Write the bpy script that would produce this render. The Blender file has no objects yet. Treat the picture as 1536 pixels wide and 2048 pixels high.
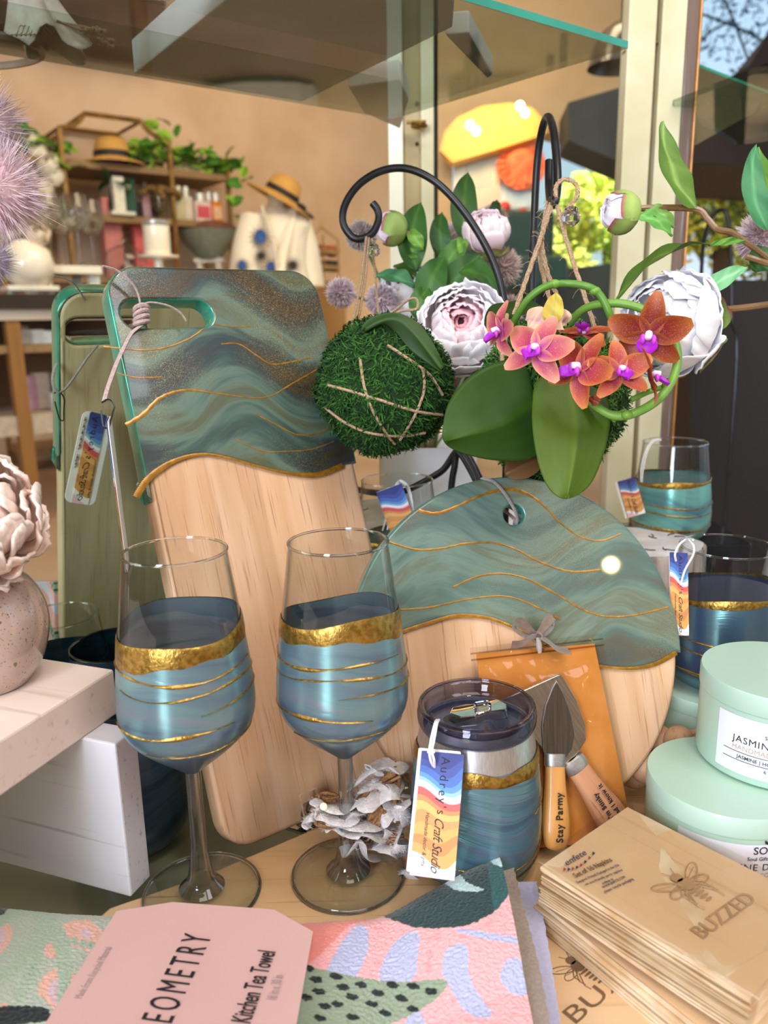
import bpy, bmesh, math, random
import numpy as np
from mathutils import Vector as V, Matrix, noise as mnoise
random.seed(7)
sc = bpy.context.scene
COL = sc.collection
R_ = math.radians
sin, cos, pi = math.sin, math.cos, math.pi

# ------------------------------------------------------------------ camera
F = 1600.0                       # focal length in pixels of the 1536 x 2048 frame
H = 0.342                        # eye height above the display deck (z = 0)
PIT, ROL = R_(13.5), R_(-1.0)
fwd = V((0, cos(PIT), -sin(PIT)))
_r0, _u0 = V((1, 0, 0)), V((0, sin(PIT), cos(PIT)))
rgt = cos(ROL) * _r0 + sin(ROL) * _u0
upv = -sin(ROL) * _r0 + cos(ROL) * _u0
EYE = V((0, 0, H))
cd = bpy.data.cameras.new('camera')
cam = bpy.data.objects.new('camera', cd)
COL.objects.link(cam)
cam.matrix_world = Matrix(((rgt.x, upv.x, -fwd.x, EYE.x), (rgt.y, upv.y, -fwd.y, EYE.y),
                           (rgt.z, upv.z, -fwd.z, EYE.z), (0, 0, 0, 1)))
cd.sensor_fit = 'HORIZONTAL'
cd.sensor_width = 36
cd.lens = F * 36 / 1536
cd.clip_start = 0.02
cd.clip_end = 200
cd.dof.use_dof = True
cd.dof.focus_distance = 0.53
cd.dof.aperture_fstop = 11
sc.camera = cam

# ------------------------------------------------------------------ world, lights, exposure
sc.view_settings.view_transform = 'Standard'
sc.view_settings.look = 'None'
sc.view_settings.gamma = 1
sc.view_settings.use_curve_mapping = False
sc.view_settings.exposure = -0.06
sc.cycles.max_bounces = 10
sc.cycles.transparent_max_bounces = 24
sc.cycles.caustics_reflective = False
sc.cycles.caustics_refractive = False
sc.cycles.sample_clamp_indirect = 6


def lin(h):
    if isinstance(h, str):
        h = h.lstrip('#')
        c = [int(h[i:i + 2], 16) / 255 for i in (0, 2, 4)]
    else:
        c = list(h)
    return tuple((x / 12.92 if x <= .04045 else ((x + .055) / 1.055) ** 2.4) for x in c) + (1.0,)


w_ = bpy.data.worlds.new('sky')
sc.world = w_
w_.use_nodes = True
nt = w_.node_tree
bg = nt.nodes['Background']
tc = nt.nodes.new('ShaderNodeTexCoord')
sp_ = nt.nodes.new('ShaderNodeSeparateXYZ')
rp = nt.nodes.new('ShaderNodeValToRGB')
rp.color_ramp.elements[0].position = 0.35
rp.color_ramp.elements[0].color = lin('#9a8f84')
rp.color_ramp.elements[1].position = 0.75
rp.color_ramp.elements[1].color = lin('#a6d4f8')
e_ = rp.color_ramp.elements.new(0.52)
e_.color = lin('#d8ecff')
ma = nt.nodes.new('ShaderNodeMath')
ma.operation = 'MULTIPLY_ADD'
ma.inputs[1].default_value = .5
ma.inputs[2].default_value = .5
nt.links.new(tc.outputs['Generated'], sp_.inputs[0])
nt.links.new(sp_.outputs['Z'], ma.inputs[0])
nt.links.new(ma.outputs[0], rp.inputs[0])
nt.links.new(rp.outputs[0], bg.inputs[0])
bg.inputs[1].default_value = 1.15


def area(name, loc, tgt, sx, sy, power, col):
    l = bpy.data.lights.new(name, 'AREA')
    l.shape = 'RECTANGLE'
    l.size, l.size_y, l.energy = sx, sy, power
    l.color = lin(col)[:3]
    o = bpy.data.objects.new(name, l)
    COL.objects.link(o)
    o.location = loc
    o.rotation_euler = (V(tgt) - V(loc)).to_track_quat('-Z', 'Y').to_euler()
    return o


area('shop_front_window_light', (-1.49, -2.9, 1.15), (.0, .45, .1), .85, 2.2, 165, '#e4edff')
area('side_fill_light', (-2.0, .0, 1.0), (.0, .6, .45), 1.0, .9, 27, '#f2f6ff')  # fill added at the left to brighten riser, bench and flower
area('front_fill_light', (.3, -.9, 2.1), (.05, .5, 0), 1.3, .9, 21, '#fff6ec')  # unseen ambient fill added overhead near the camera
area('right_fill_light', (1.5, -.7, 2.3), (.1, .5, .1), .8, 1.2, 24, '#f3f5ff')  # unseen fill added high on the right
area('shop_ceiling_lamp', (.15, 2.7, 2.05), (-.9, 4.6, .8), 1.6, 1.0, 58, '#ffe2c4')
def bulb_light(name, loc, r, power, col):
    l = bpy.data.lights.new(name, 'POINT')
    l.energy, l.color, l.shadow_soft_size = power, lin(col)[:3], r
    o = bpy.data.objects.new(name, l)
    COL.objects.link(o)
    o.location = loc
    return o


bulb_light('shop_globe_lamp', (1.705, -1.062, 1.173), .027, 6, '#ffe7a0')
bulb_light('shop_sparkle_light', (-1.2, 2.6, 2.45), .035, 9, '#ffdcae')  # unseen point lights added for sparkle on the goblets and wall glow
bulb_light('shop_sparkle_light', (-.3, 3.4, 2.5), .035, 9, '#ffdcae')
area('cabinet_downlight', (.25, .2, 1.35), (.05, .5, 0), .10, .10, 3.2, '#fff4e4')

# ------------------------------------------------------------------ where a picture point lies in the place


def ray(px, py):
    return fwd + rgt * ((px - 768) / F) + upv * ((1024 - py) / F)


def at(px, py, d):
    return EYE + ray(px, py) * d


def onz(px, py, z=0.0):
    r = ray(px, py)
    return EYE + r * ((z - H) / r.z)


def onp(px, py, o, nn):
    r = ray(px, py)
    return EYE + r * ((V(o) - EYE).dot(nn) / r.dot(nn))


AW = R_(53.42)
WD = V((sin(AW), cos(AW), 0))            # along the cabinet back
ND = V((cos(AW), -sin(AW), 0))           # out of the cabinet back, towards the viewer
ZZ = V((0, 0, 1))
UD = (cos(R_(19.72)) * ZZ - sin(R_(19.72)) * ND)
B_O, B_L, B_W = V((-.1207, .4902, -.018)), .417, .172
MIR = (B_O + B_L * UD).dot(ND) - .058    # plane of the cabinet back


def refl(p):
    return p - ND * (2 * (p.dot(ND) - MIR))


def onn(px, py, nc):
    """point seen at a pixel on the vertical plane nc (parallel to the cabinet back)"""
    return onp(px, py, ND * nc, ND)


def frame(o, x, y):
    x = V(x).normalized()
    z = x.cross(V(y)).normalized()
    y = z.cross(x)
    return Matrix(((x.x, y.x, z.x, o[0]), (x.y, y.y, z.y, o[1]), (x.z, y.z, z.z, o[2]), (0, 0, 0, 1)))


def onf(px, py, M, zoff=0.0):
    """local x, y of a picture point on a frame's plane"""
    nn = M.to_3x3().col[2]
    p = onp(px, py, M.translation + nn * zoff, nn)
    q = M.inverted() @ p
    return (q.x, q.y)


def TR(x, y=0, z=0):
    return Matrix.Translation(V((x, y, z)) if not hasattr(x, '__len__') else V(x))


def RZ(a):
    return Matrix.Rotation(a, 4, 'Z')


def RX(a):
    return Matrix.Rotation(a, 4, 'X')


def RY(a):
    return Matrix.Rotation(a, 4, 'Y')


# ------------------------------------------------------------------ mesh helpers


def spl(pts, n=8, closed=False):
    pts = [V(p) for p in pts]
    N = len(pts)
    out = []
    rng = range(N if closed else N - 1)
    for i in rng:
        g = (lambda k: pts[k % N]) if closed else (lambda k: pts[min(max(k, 0), N - 1)])
        a, b, c, d = g(i - 1), g(i), g(i + 1), g(i + 2)
        for j in range(n):
            t = j / n
            out.append(.5 * ((2 * b) + (c - a) * t + (2 * a - 5 * b + 4 * c - d) * t * t + (3 * b - a - 3 * c + d) * t ** 3))
    if not closed:
        out.append(pts[-1])
    return out


def wmat(o):
    m = o.matrix_basis.copy()
    while o.parent is not None:
        o = o.parent
        m = o.matrix_basis @ m
    return m


class MB:
    def __init__(s):
        s.v, s.f, s.mi, s.c = [], [], [], []

    def add(s, vs, fs, mi=0, col=None):
        b = len(s.v)
        s.v += [tuple(v) for v in vs]
        s.f += [tuple(i + b for i in f) for f in fs]
        s.mi += [mi] * len(fs)
        if col is not None:
            while len(s.c) < b:
                s.c.append((1, 1, 1, 1))
            if isinstance(col, list):
                s.c += col
            else:
                s.c += [col] * len(vs)
        return s

    def box(s, c, size, M=None, mi=0):
        x, y, z = (k / 2 for k in size)
        vs = [V((i * x, j * y, k * z)) + V(c) for i in (-1, 1) for j in (-1, 1) for k in (-1, 1)]
        if M is not None:
            vs = [M @ v for v in vs]
        return s.add(vs, [(0, 1, 3, 2), (4, 6, 7, 5), (0, 4, 5, 1), (2, 3, 7, 6), (0, 2, 6, 4), (1, 5, 7, 3)], mi)

    def hexa(s, lo, hi, mi=0):
        """solid between two polygons of the same count"""
        n = len(lo)
        fs = [tuple(range(n))[::-1], tuple(range(n, 2 * n))]
        fs += [(i, (i + 1) % n, n + (i + 1) % n, n + i) for i in range(n)]
        return s.add(list(lo) + list(hi), fs, mi)

    def slab(s, poly, dz, mi=0):
        return s.hexa([V(p) for p in poly], [V(p) + V(dz) for p in poly], mi)

    def tube(s, pts, r, n=8, closed=False, mi=0, flat=1.0, col=None):
        pts = [V(p) for p in pts]
        N = len(pts)
        rr = r if hasattr(r, '__len__') else [r] * N
        vs, fs = [], []
        t0 = (pts[1] - pts[0]).normalized()
        a = t0.cross(ZZ if abs(t0.z) < .9 else V((1, 0, 0))).normalized()
        for i in range(N):
            if closed:
                t = (pts[(i + 1) % N] - pts[i - 1]).normalized()
            else:
                t = (pts[min(i + 1, N - 1)] - pts[max(i - 1, 0)]).normalized()
            a = (a - t * a.dot(t))
            a = a.normalized() if a.length > 1e-9 else t.orthogonal().normalized()
            b = t.cross(a)
            for k in range(n):
                q = 2 * pi * k / n
                vs.append(pts[i] + (a * cos(q) + b * sin(q) * flat) * rr[i])
        m = N if closed else N - 1
        for i in range(m):
            for k in range(n):
                fs.append((i * n + k, i * n + (k + 1) % n, ((i + 1) % N) * n + (k + 1) % n, ((i + 1) % N) * n + k))
        if not closed:
            fs += [tuple(range(n))[::-1], tuple(range((N - 1) * n, N * n))]
        return s.add(vs, fs, mi, col)

    def lathe(s, prof, n=48, M=None, mi=0, wave=None, a0=0, a1=2 * pi):
        full = abs(a1 - a0 - 2 * pi) < 1e-6
        m = n if full else n + 1
        vs, fs = [], []
        for j, (r, z) in enumerate(prof):
            for k in range(m):
                a = a0 + (a1 - a0) * k / n
                rr, zz = (r, z) if wave is None else wave(j, a, r, z)
                vs.append(V((rr * cos(a), rr * sin(a), zz)))
        if M is not None:
            vs = [M @ v for v in vs]
        for j in range(len(prof) - 1):
            for k in range(m if full else m - 1):
                k2 = (k + 1) % m
                fs.append((j * m + k, j * m + k2, (j + 1) * m + k2, (j + 1) * m + k))
        return s.add(vs, fs, mi)

    def cap(s, r, z, n=48, M=None, mi=0, up=True):
        vs = [V((r * cos(2 * pi * k / n), r * sin(2 * pi * k / n), z)) for k in range(n)]
        if M is not None:
            vs = [M @ v for v in vs]
        return s.add(vs, [tuple(range(n)) if up else tuple(range(n))[::-1]], mi)

    def grid(s, fn, nu, nv, mi=0, cfn=None, closed=False):
        vs, cs = [], []
        for j in range(nv + 1):
            for i in range(nu + (0 if closed else 1)):
                u, v = i / nu, j / nv
                vs.append(V(fn(u, v)))
                if cfn:
                    cs.append(cfn(u, v))
        m = nu if closed else nu + 1
        fs = [(j * m + i, j * m + (i + 1) % m, (j + 1) * m + (i + 1) % m, (j + 1) * m + i) for j in range(nv) for i in range(nu)]
        return s.add(vs, fs, mi, cs if cfn else None)

    def ball(s, c, r, nu=16, nv=10, sc_=(1, 1, 1), mi=0, col=None, M=None):
        c = V(c)
        vs = [V((0, 0, -r * sc_[2]))]
        for j in range(1, nv):
            th = -pi / 2 + pi * j / nv
            for i in range(nu):
                a = 2 * pi * i / nu
                vs.append(V((r * sc_[0] * cos(th) * cos(a), r * sc_[1] * cos(th) * sin(a), r * sc_[2] * sin(th))))
        vs.append(V((0, 0, r * sc_[2])))
        if M is not None:
            vs = [M @ v for v in vs]
        vs = [v + c for v in vs]
        fs = [(0, 1 + (i + 1) % nu, 1 + i) for i in range(nu)]
        for j in range(nv - 2):
            fs += [(1 + j * nu + i, 1 + j * nu + (i + 1) % nu, 1 + (j + 1) * nu + (i + 1) % nu, 1 + (j + 1) * nu + i) for i in range(nu)]
        t = len(vs) - 1
        fs += [(t, 1 + (nv - 2) * nu + i, 1 + (nv - 2) * nu + (i + 1) % nu) for i in range(nu)]
        return s.add(vs, fs, mi, col)

    def build(s, name, mats, parent=None, smooth=True, bevel=0, sharp=38, world=False):
        """link as one mesh object; world=True: the vertices are in place coordinates"""
        me = bpy.data.meshes.new(name)
        vv = s.v
        if world and parent is not None:
            iv = wmat(parent).inverted()
            vv = [tuple(iv @ V(v)) for v in vv]
        me.from_pydata(vv, [], s.f)
        return link(name, me, mats, parent, s.mi, s.c, smooth, bevel, sharp)


def link(name, me, mats, parent=None, mi=None, cols=None, smooth=True, bevel=0, sharp=38):
    for m in (mats if isinstance(mats, (list, tuple)) else [mats]):
        me.materials.append(m)
    if mi and any(mi):
        me.polygons.foreach_set('material_index', mi)
    if smooth:
        me.polygons.foreach_set('use_smooth', [True] * len(me.polygons))
        me.set_sharp_from_angle(angle=R_(sharp))
    if cols:
        a = me.color_attributes.new('Col', 'FLOAT_COLOR', 'POINT')
        cols = cols + [(1, 1, 1, 1)] * (len(me.vertices) - len(cols))
        a.data.foreach_set('color', [x for c in cols for x in c])
    me.update()
    o = bpy.data.objects.new(name, me)
    COL.objects.link(o)
    if bevel:
        b = o.modifiers.new('b', 'BEVEL')
        b.width, b.segments, b.limit_method, b.angle_limit = bevel, 2, 'ANGLE', R_(40)
    if parent is not None:
        o.parent = parent
    return o


def solid2d(name, outs, z0, z1, bev, mats, parent=None, edge_mat=False, bres=2):
    """solid with rounded rims from 2-D outlines (the first is the rim, others are holes)"""
    cu = bpy.data.curves.new(name, 'CURVE')
    cu.dimensions = '2D'
    cu.fill_mode = 'BOTH'
    cu.extrude = (z1 - z0) / 2 - bev
    cu.bevel_depth = bev
    cu.bevel_resolution = bres
    cu.offset = -bev
    for pts in outs:
        sp = cu.splines.new('POLY')
        sp.points.add(len(pts) - 1)
        sp.points.foreach_set('co', [x for p in pts for x in (p[0], p[1], 0, 1)])
        sp.use_cyclic_u = True
    o = bpy.data.objects.new(name, cu)
    COL.objects.link(o)
    bpy.context.view_layer.update()
    me = bpy.data.meshes.new_from_object(o.evaluated_get(bpy.context.evaluated_depsgraph_get()))
    bpy.data.objects.remove(o)
    bpy.data.curves.remove(cu)
    me.transform(TR(0, 0, (z0 + z1) / 2))
    me.name = name
    me.materials.clear()
    mi = None
    if edge_mat:
        mi = [1 if abs(p.normal.z) < .75 else 0 for p in me.polygons]
    return link(name, me, mats, parent, mi, None, True, 0, 50)


def text(s, size, m, parent, M, ax='LEFT', space=1.0, shear=0.0, bold=0.0, depth=0.00004, name='lettering', fx=1.0):
    cu = bpy.data.curves.new(name, 'FONT')
    cu.body = s
    cu.size = size
    cu.align_x = ax
    cu.space_character = space
    cu.shear = shear
    cu.offset = bold
    cu.extrude = depth
    cu.resolution_u = 3
    o = bpy.data.objects.new(name, cu)
    COL.objects.link(o)
    bpy.context.view_layer.update()
    me = bpy.data.meshes.new_from_object(o.evaluated_get(bpy.context.evaluated_depsgraph_get()))
    bpy.data.objects.remove(o)
    bpy.data.curves.remove(cu)
    me.transform(M @ Matrix.Diagonal((fx, 1, 1, 1)))
    me.name = name
    me.materials.clear()
    return link(name, me, m, parent, None, None, False)


def tag(o, label, cat, group=None, kind=None):
    o['label'] = label
    o['category'] = cat
    if group:
        o['group'] = group
    if kind:
        o['kind'] = kind
    return o


def thing(name, label, cat, M=None, group=None):
    o = bpy.data.objects.new(name, None)
    COL.objects.link(o)
    o.empty_display_size = .01
    if M is not None:
        o.matrix_world = M if isinstance(M, Matrix) else TR(M)
    bpy.context.view_layer.update()
    return tag(o, label, cat, group)


def struct(o):
    o['kind'] = 'structure'
    return o


# ------------------------------------------------------------------ materials


def nd(nt, t, _p=None, **ins):
    n = nt.nodes.new('ShaderNode' + t)
    for k, v in (_p or {}).items():
        setattr(n, k, v)
    for k, v in ins.items():
        k = k.replace('_', ' ')
        s_ = n.inputs[int(k[1:])] if k[0] == 'i' and k[1:].isdigit() else n.inputs[k]
        if isinstance(v, bpy.types.NodeSocket):
            nt.links.new(v, s_)
        else:
            s_.default_value = v
    return n.outputs[0]


def mth(nt, op, a, b=0.0, c=0.0):
    return nd(nt, 'Math', {'operation': op}, i0=a, i1=b, i2=c)


def ramp(nt, f, stops, const=False):
    n = nt.nodes.new('ShaderNodeValToRGB')
    cr = n.color_ramp
    cr.interpolation = 'CONSTANT' if const else 'LINEAR'
    while len(cr.elements) > 1:
        cr.elements.remove(cr.elements[-1])
    cr.elements[0].position, cr.elements[0].color = stops[0][0], lin(stops[0][1])
    for p, c in stops[1:]:
        cr.elements.new(p).color = lin(c)
    nt.links.new(f, n.inputs[0])
    return n.outputs[0]


def newmat(name):
    m = bpy.data.materials.new(name)
    m.use_nodes = True
    return m, m.node_tree, m.node_tree.nodes['Principled BSDF']


def coords(nt, sx=1, sy=1, sz=1, loc=(0, 0, 0), rot=(0, 0, 0)):
    tc = nt.nodes.new('ShaderNodeTexCoord').outputs['Object']
    return nd(nt, 'Mapping', Vector=tc, Scale=(sx, sy, sz), Location=loc, Rotation=rot)


def bump(nt, b, h, strength, dist=.001):
    nt.links.new(nd(nt, 'Bump', Height=h, Strength=strength, Distance=dist), b.inputs['Normal'])


def simple(name, col, rough=.5, metal=0, col2=None, vs=40, bmp=0, bs=400, coat=0, spec=.5, sheen=0, emit=0, sss=0, stretch=(1, 1, 1), bd=.0005):
    m, nt, b = newmat(name)
    co = coords(nt, *stretch)
    f = nd(nt, 'TexNoise', Vector=co, Scale=float(vs), Detail=3.0)
    c2 = col2 or tuple(min(1, max(0, x * .9)) for x in [int(col[i:i + 2], 16) / 255 for i in (1, 3, 5)])
    c = ramp(nt, f, [(.35, col), (.65, c2)])
    nt.links.new(c, b.inputs['Base Color'])
    b.inputs['Roughness'].default_value = rough
    b.inputs['Metallic'].default_value = metal
    b.inputs['Coat Weight'].default_value = coat
    b.inputs['Coat Roughness'].default_value = .05
    b.inputs['Specular IOR Level'].default_value = spec
    b.inputs['Sheen Weight'].default_value = sheen
    if sss:
        b.inputs['Subsurface Weight'].default_value = sss
        b.inputs['Subsurface Radius'].default_value = (.004, .002, .002)
    if emit:
        nt.links.new(c, b.inputs['Emission Color'])
        b.inputs['Emission Strength'].default_value = emit
    if bmp:
        bump(nt, b, nd(nt, 'TexNoise', Vector=co, Scale=float(bs), Detail=4.0), bmp, bd)
    return m


def vcol(name, rough=.5, speck=None, bmp=0, bs=600, sheen=0, sss=0, spec=.4, bd=.0005, var=.12, vs=90):
    """colour laid down by hand on the surface (petal and print colours)"""
    m, nt, b = newmat(name)
    co = coords(nt)
    a = nd(nt, 'Attribute', {'attribute_name': 'Col'})
    f = nd(nt, 'TexNoise', Vector=co, Scale=float(vs), Detail=3.0)
    g = mth(nt, 'MULTIPLY_ADD', f, var * 2, 1 - var)
    c = nd(nt, 'MixRGB', {'blend_type': 'MULTIPLY'}, Fac=1.0, Color1=a, Color2=g)
    if speck:
        vo = nd(nt, 'TexVoronoi', Vector=co, Scale=float(speck[1]))
        k = ramp(nt, vo, [(.14, '#ffffff'), (.26, '#000000')])
        k = mth(nt, 'MULTIPLY', k, speck[2])
        c = nd(nt, 'MixRGB', Fac=k, Color1=c, Color2=lin(speck[0]))
    nt.links.new(c, b.inputs['Base Color'])
    b.inputs['Roughness'].default_value = rough
    b.inputs['Sheen Weight'].default_value = sheen
    b.inputs['Specular IOR Level'].default_value = spec
    if sss:
        b.inputs['Subsurface Weight'].default_value = sss
        b.inputs['Subsurface Radius'].default_value = (.006, .003, .003)
    if bmp:
        bump(nt, b, nd(nt, 'TexNoise', Vector=co, Scale=float(bs), Detail=3.0), bmp, bd)
    return m


def wood(name, c1, c2, c3, axis='y', fine=260, rough=.5, plank=0.0, coat=0.0, bm=.15):
    m, nt, b = newmat(name)
    st = {'x': (.06, 1, 1), 'y': (1, .06, 1), 'z': (1, 1, .06)}[axis]
    co = coords(nt, *st)
    a = nd(nt, 'TexNoise', Vector=co, Scale=fine * .12, Detail=4.0, Distortion=.6)
    f = nd(nt, 'TexNoise', Vector=coords(nt, *[k if k == 1 else k * .5 for k in st]), Scale=float(fine * 2.2), Detail=2.0)
    base = ramp(nt, a, [(.3, c1), (.55, c2), (.75, c1)])
    k = ramp(nt, f, [(.60, '#000000'), (.72, '#ffffff')])
    c = nd(nt, 'MixRGB', Fac=mth(nt, 'MULTIPLY', k, .6), Color1=base, Color2=lin(c3))
    if plank:
        cx = nd(nt, 'SeparateXYZ', Vector=coords(nt, 1, 1, 1))
        q = mth(nt, 'FLOOR', mth(nt, 'DIVIDE', cx, plank))
        wn = nd(nt, 'TexWhiteNoise', {'noise_dimensions': '1D'}, W=q)
        c = nd(nt, 'MixRGB', {'blend_type': 'MULTIPLY'}, Fac=1.0, Color1=c, Color2=mth(nt, 'MULTIPLY_ADD', wn, .16, .88))
    nt.links.new(c, b.inputs['Base Color'])
    b.inputs['Roughness'].default_value = rough
    b.inputs['Coat Weight'].default_value = coat
    bump(nt, b, f, bm, .0004)
    return m


def thin_glass(name, tint='#f6f9f8', edge='#4f5a57', rough=.02, ior=1.45, gl=1.0, e0=.55, refr=0):
    m, nt, b = newmat(name)
    nt.nodes.remove(b)
    lw = nt.nodes.new('ShaderNodeLayerWeight')
    lw.inputs[0].default_value = .5
    fz = nd(nt, 'TexNoise', Vector=coords(nt), Scale=30.0)
    col = ramp(nt, lw.outputs['Facing'], [(e0, tint), (1, edge)])
    col = nd(nt, 'MixRGB', {'blend_type': 'MULTIPLY'}, Fac=.05, Color1=col, Color2=fz)
    tr = nd(nt, 'BsdfTransparent', Color=col)
    g = nd(nt, 'BsdfGlossy', Roughness=rough)
    f0 = ((ior - 1) / (ior + 1)) ** 2 * gl
    fr = mth(nt, 'MULTIPLY_ADD', mth(nt, 'POWER', lw.outputs['Facing'], 4.5), .75 * gl, f0)
    mx = nd(nt, 'MixShader', Fac=fr, i1=tr, i2=g)
    if refr:
        mx = nd(nt, 'MixShader', Fac=refr, i1=mx, i2=nd(nt, 'BsdfGlass', Roughness=.0, IOR=1.4))
    nt.links.new(mx, nt.nodes['Material Output'].inputs[0])
    return m


def clear_glass(name, col='#ffffff', rough=0.0, ior=1.45):
    m, nt, b = newmat(name)
    f = nd(nt, 'TexNoise', Vector=coords(nt), Scale=20.0)
    nt.links.new(nd(nt, 'MixRGB', Fac=mth(nt, 'MULTIPLY', f, .04), Color1=lin(col), Color2=lin('#d5e0dc')), b.inputs['Base Color'])
    b.inputs['Transmission Weight'].default_value = 1
    b.inputs['Roughness'].default_value = rough
    b.inputs['IOR'].default_value = ior
    return m


def resin(name, stops, ax='y', ang=45., rough=.07, stretch=42., metal=.25, gold=.5, wob=.012, bmp=0.03, coat=.6, sheen=None, band=None, low=None):
    """pearly poured resin: flowing bands across the piece"""
    m, nt, b = newmat(name)
    co = coords(nt)
    s3 = nt.nodes.new('ShaderNodeSeparateXYZ')
    nt.links.new(co, s3.inputs[0])
    x = s3.outputs['X']
    y = s3.outputs['Y'] if ax == 'y' else s3.outputs['Z']
    z = s3.outputs['Z'] if ax == 'y' else s3.outputs['Y']
    wv = mth(nt, 'MULTIPLY', mth(nt, 'SINE', mth(nt, 'MULTIPLY_ADD', x, ang, 1.1)), wob)
    wp = nd(nt, 'TexNoise', Vector=coords(nt, 9, 9, 9), Scale=1.0, Detail=2.0)
    yy = mth(nt, 'ADD', mth(nt, 'ADD', y, wv), mth(nt, 'MULTIPLY', wp, .05))
    cv = nd(nt, 'CombineXYZ', X=mth(nt, 'MULTIPLY', x, 5.5), Y=mth(nt, 'MULTIPLY', yy, stretch), Z=mth(nt, 'MULTIPLY', z, 5.5))
    n1 = nd(nt, 'TexNoise', Vector=cv, Scale=1.0, Detail=5.0, Roughness=.62, Distortion=.35)
    if band:
        n1 = mth(nt, 'MULTIPLY_ADD', mth(nt, 'COSINE', mth(nt, 'MULTIPLY_ADD', yy, 2 * pi / band[1], -2 * pi * (band[0] + .03) / band[1])), -band[2], n1)
    c = ramp(nt, n1, stops)
    if low:                                   # deeper paint towards the foot
        kk = nd(nt, 'MapRange', Value=y, From_Min=low[0], From_Max=low[1], To_Min=1.0, To_Max=0.0)
        c = nd(nt, 'MixRGB', Fac=kk, Color1=c, Color2=lin(low[2]))
    sp = nd(nt, 'TexNoise', Vector=co, Scale=1900.0, Detail=1.0)
    big = nd(nt, 'TexNoise', Vector=coords(nt, 10, 10, 10, loc=(3, 1, 2)), Scale=1.0)
    k = mth(nt, 'MULTIPLY', ramp(nt, sp, [(.56, '#000000'), (.68, '#ffffff')]), ramp(nt, big, [(.45, '#000000'), (.62, '#ffffff')]))
    c = nd(nt, 'MixRGB', Fac=mth(nt, 'MULTIPLY', k, gold), Color1=c, Color2=lin('#b99a4c'))
    nt.links.new(c, b.inputs['Base Color'])
    b.inputs['Roughness'].default_value = .32
    b.inputs['Metallic'].default_value = metal
    b.inputs['Coat Weight'].default_value = coat
    b.inputs['Coat Roughness'].default_value = rough
    bump(nt, b, n1, bmp, .002)
    if sheen:                                 # pearl flake layer
        g = nd(nt, 'BsdfGlossy', Color=lin(sheen), Roughness=.24)
        nt.links.new(b.inputs['Normal'].links[0].from_socket, nt.nodes[-1].inputs['Normal'])
        tl = nd(nt, 'BsdfTranslucent', Color=lin('#c3bccb'))
        body = nd(nt, 'MixShader', Fac=.30, i1=b.outputs[0], i2=tl)
        nt.links.new(nd(nt, 'MixShader', Fac=.21, i1=body, i2=g), nt.nodes['Material Output'].inputs[0])
    return m


BW = wood('rubberwood', '#e3bb95', '#d2a57b', '#8f5f3c', 'y', 300, .42, .042)
BW2 = wood('rubberwood_back', '#dccaa6', '#cbb78f', '#94805a', 'y', 300, .5, .043)
BW3 = wood('rubberwood_disc', '#e6bf99', '#d6a97f', '#935f3e', 'y', 300, .42, .05)
WHITEWASH = wood('whitewashed_wood', '#e6e3e2', '#d6d2d0', '#8f8a86', 'x', 150, .6)
PLANKW = wood('display_plank_wood', '#d8b78a', '#c49c6b', '#8f6b43', 'x', 120, .22, 0, .5)
R_LONG = resin('poured_resin_slate', [(.22, '#1b2326'), (.33, '#3f3829'), (.41, '#2d3c3e'), (.50, '#40574f'), (.58, '#5f7768'), (.66, '#575c43'), (.74, '#4d645a'), (.84, '#34484d')], stretch=26, metal=.15, gold=.8, coat=.5, rough=.03, band=(.40, .062, .14))
R_ROUND = resin('poured_resin_teal', [(.24, '#3b5053'), (.35, '#5b5a4e'), (.43, '#516d67'), (.51, '#6c877a'), (.58, '#66705f'), (.66, '#768f81'), (.76, '#5c625a'), (.85, '#456a6c')], stretch=26, metal=.15, gold=.6, coat=.5, rough=.03, band=(.03, .06, .07))
R_EDGE = simple('resin_rim_green', '#35b393', .12, .35, '#2a9a86', 60, coat=.8)
R_EDGE2 = simple('resin_rim_teal', '#3f9c93', .12, .35, '#3a8f80', 60, coat=.8)
PEARL = resin('pearl_paint_blue', [(.28, '#35506e'), (.40, '#667690'), (.5, '#6f8c98'), (.6, '#86859a'), (.7, '#6c9496'), (.82, '#48607e')], ax='z', ang=60, stretch=80, metal=.1, gold=.1, rough=.1, wob=.004, bmp=.25, sheen='#9be6d4', low=(.090, .130, '#27406a'))
PEARL_D = resin('pearl_paint_dark', [(.28, '#20384e'), (.45, '#2f4d66'), (.6, '#41637c'), (.8, '#2a4460')], ax='z', ang=60, stretch=95, metal=.4, gold=.05, rough=.12, wob=.004, bmp=.15)
PEARL_T = resin('pearl_paint_teal', [(.28, '#3f6a86'), (.42, '#62a0a6'), (.55, '#79bfb6'), (.68, '#5f8aa0'), (.82, '#4d7896')], ax='z', ang=60, stretch=80, metal=.1, gold=.1, rough=.1, wob=.004, bmp=.2, sheen='#8ff0d6')
GOLD = simple('gold_leaf_paint', '#b9964a', .3, .85, '#8a6a2a', 300, .5, 500, bd=.001)
GOLDV = simple('gold_vein_resin', '#b8842a', .25, .4, '#94661a', 200, coat=.4)
GLASS = thin_glass('drinking_glass', gl=1.6)
GLASSV = thin_glass('glass_pane', '#f2f6f1', '#dfe8e2', .01, 1.32, .25)
GLASSW = thin_glass('window_shelf_sheet', '#dfe6e2', '#b9c9c0', .01, 1.4, .3)
GLASSS = thin_glass('glass_shelf_sheet', '#dfe3df', '#b9c9c0', .01, 1.45, .9)
STEMG = thin_glass('stem_glass', '#eef4f2', '#39423f', .02, 1.5, 1.6, .35, .35)
SGLASS = clear_glass('stem_glass')
ACRYL = thin_glass('clear_acrylic', '#eef6f4', '#9fb3ae', .03, 1.49)
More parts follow.
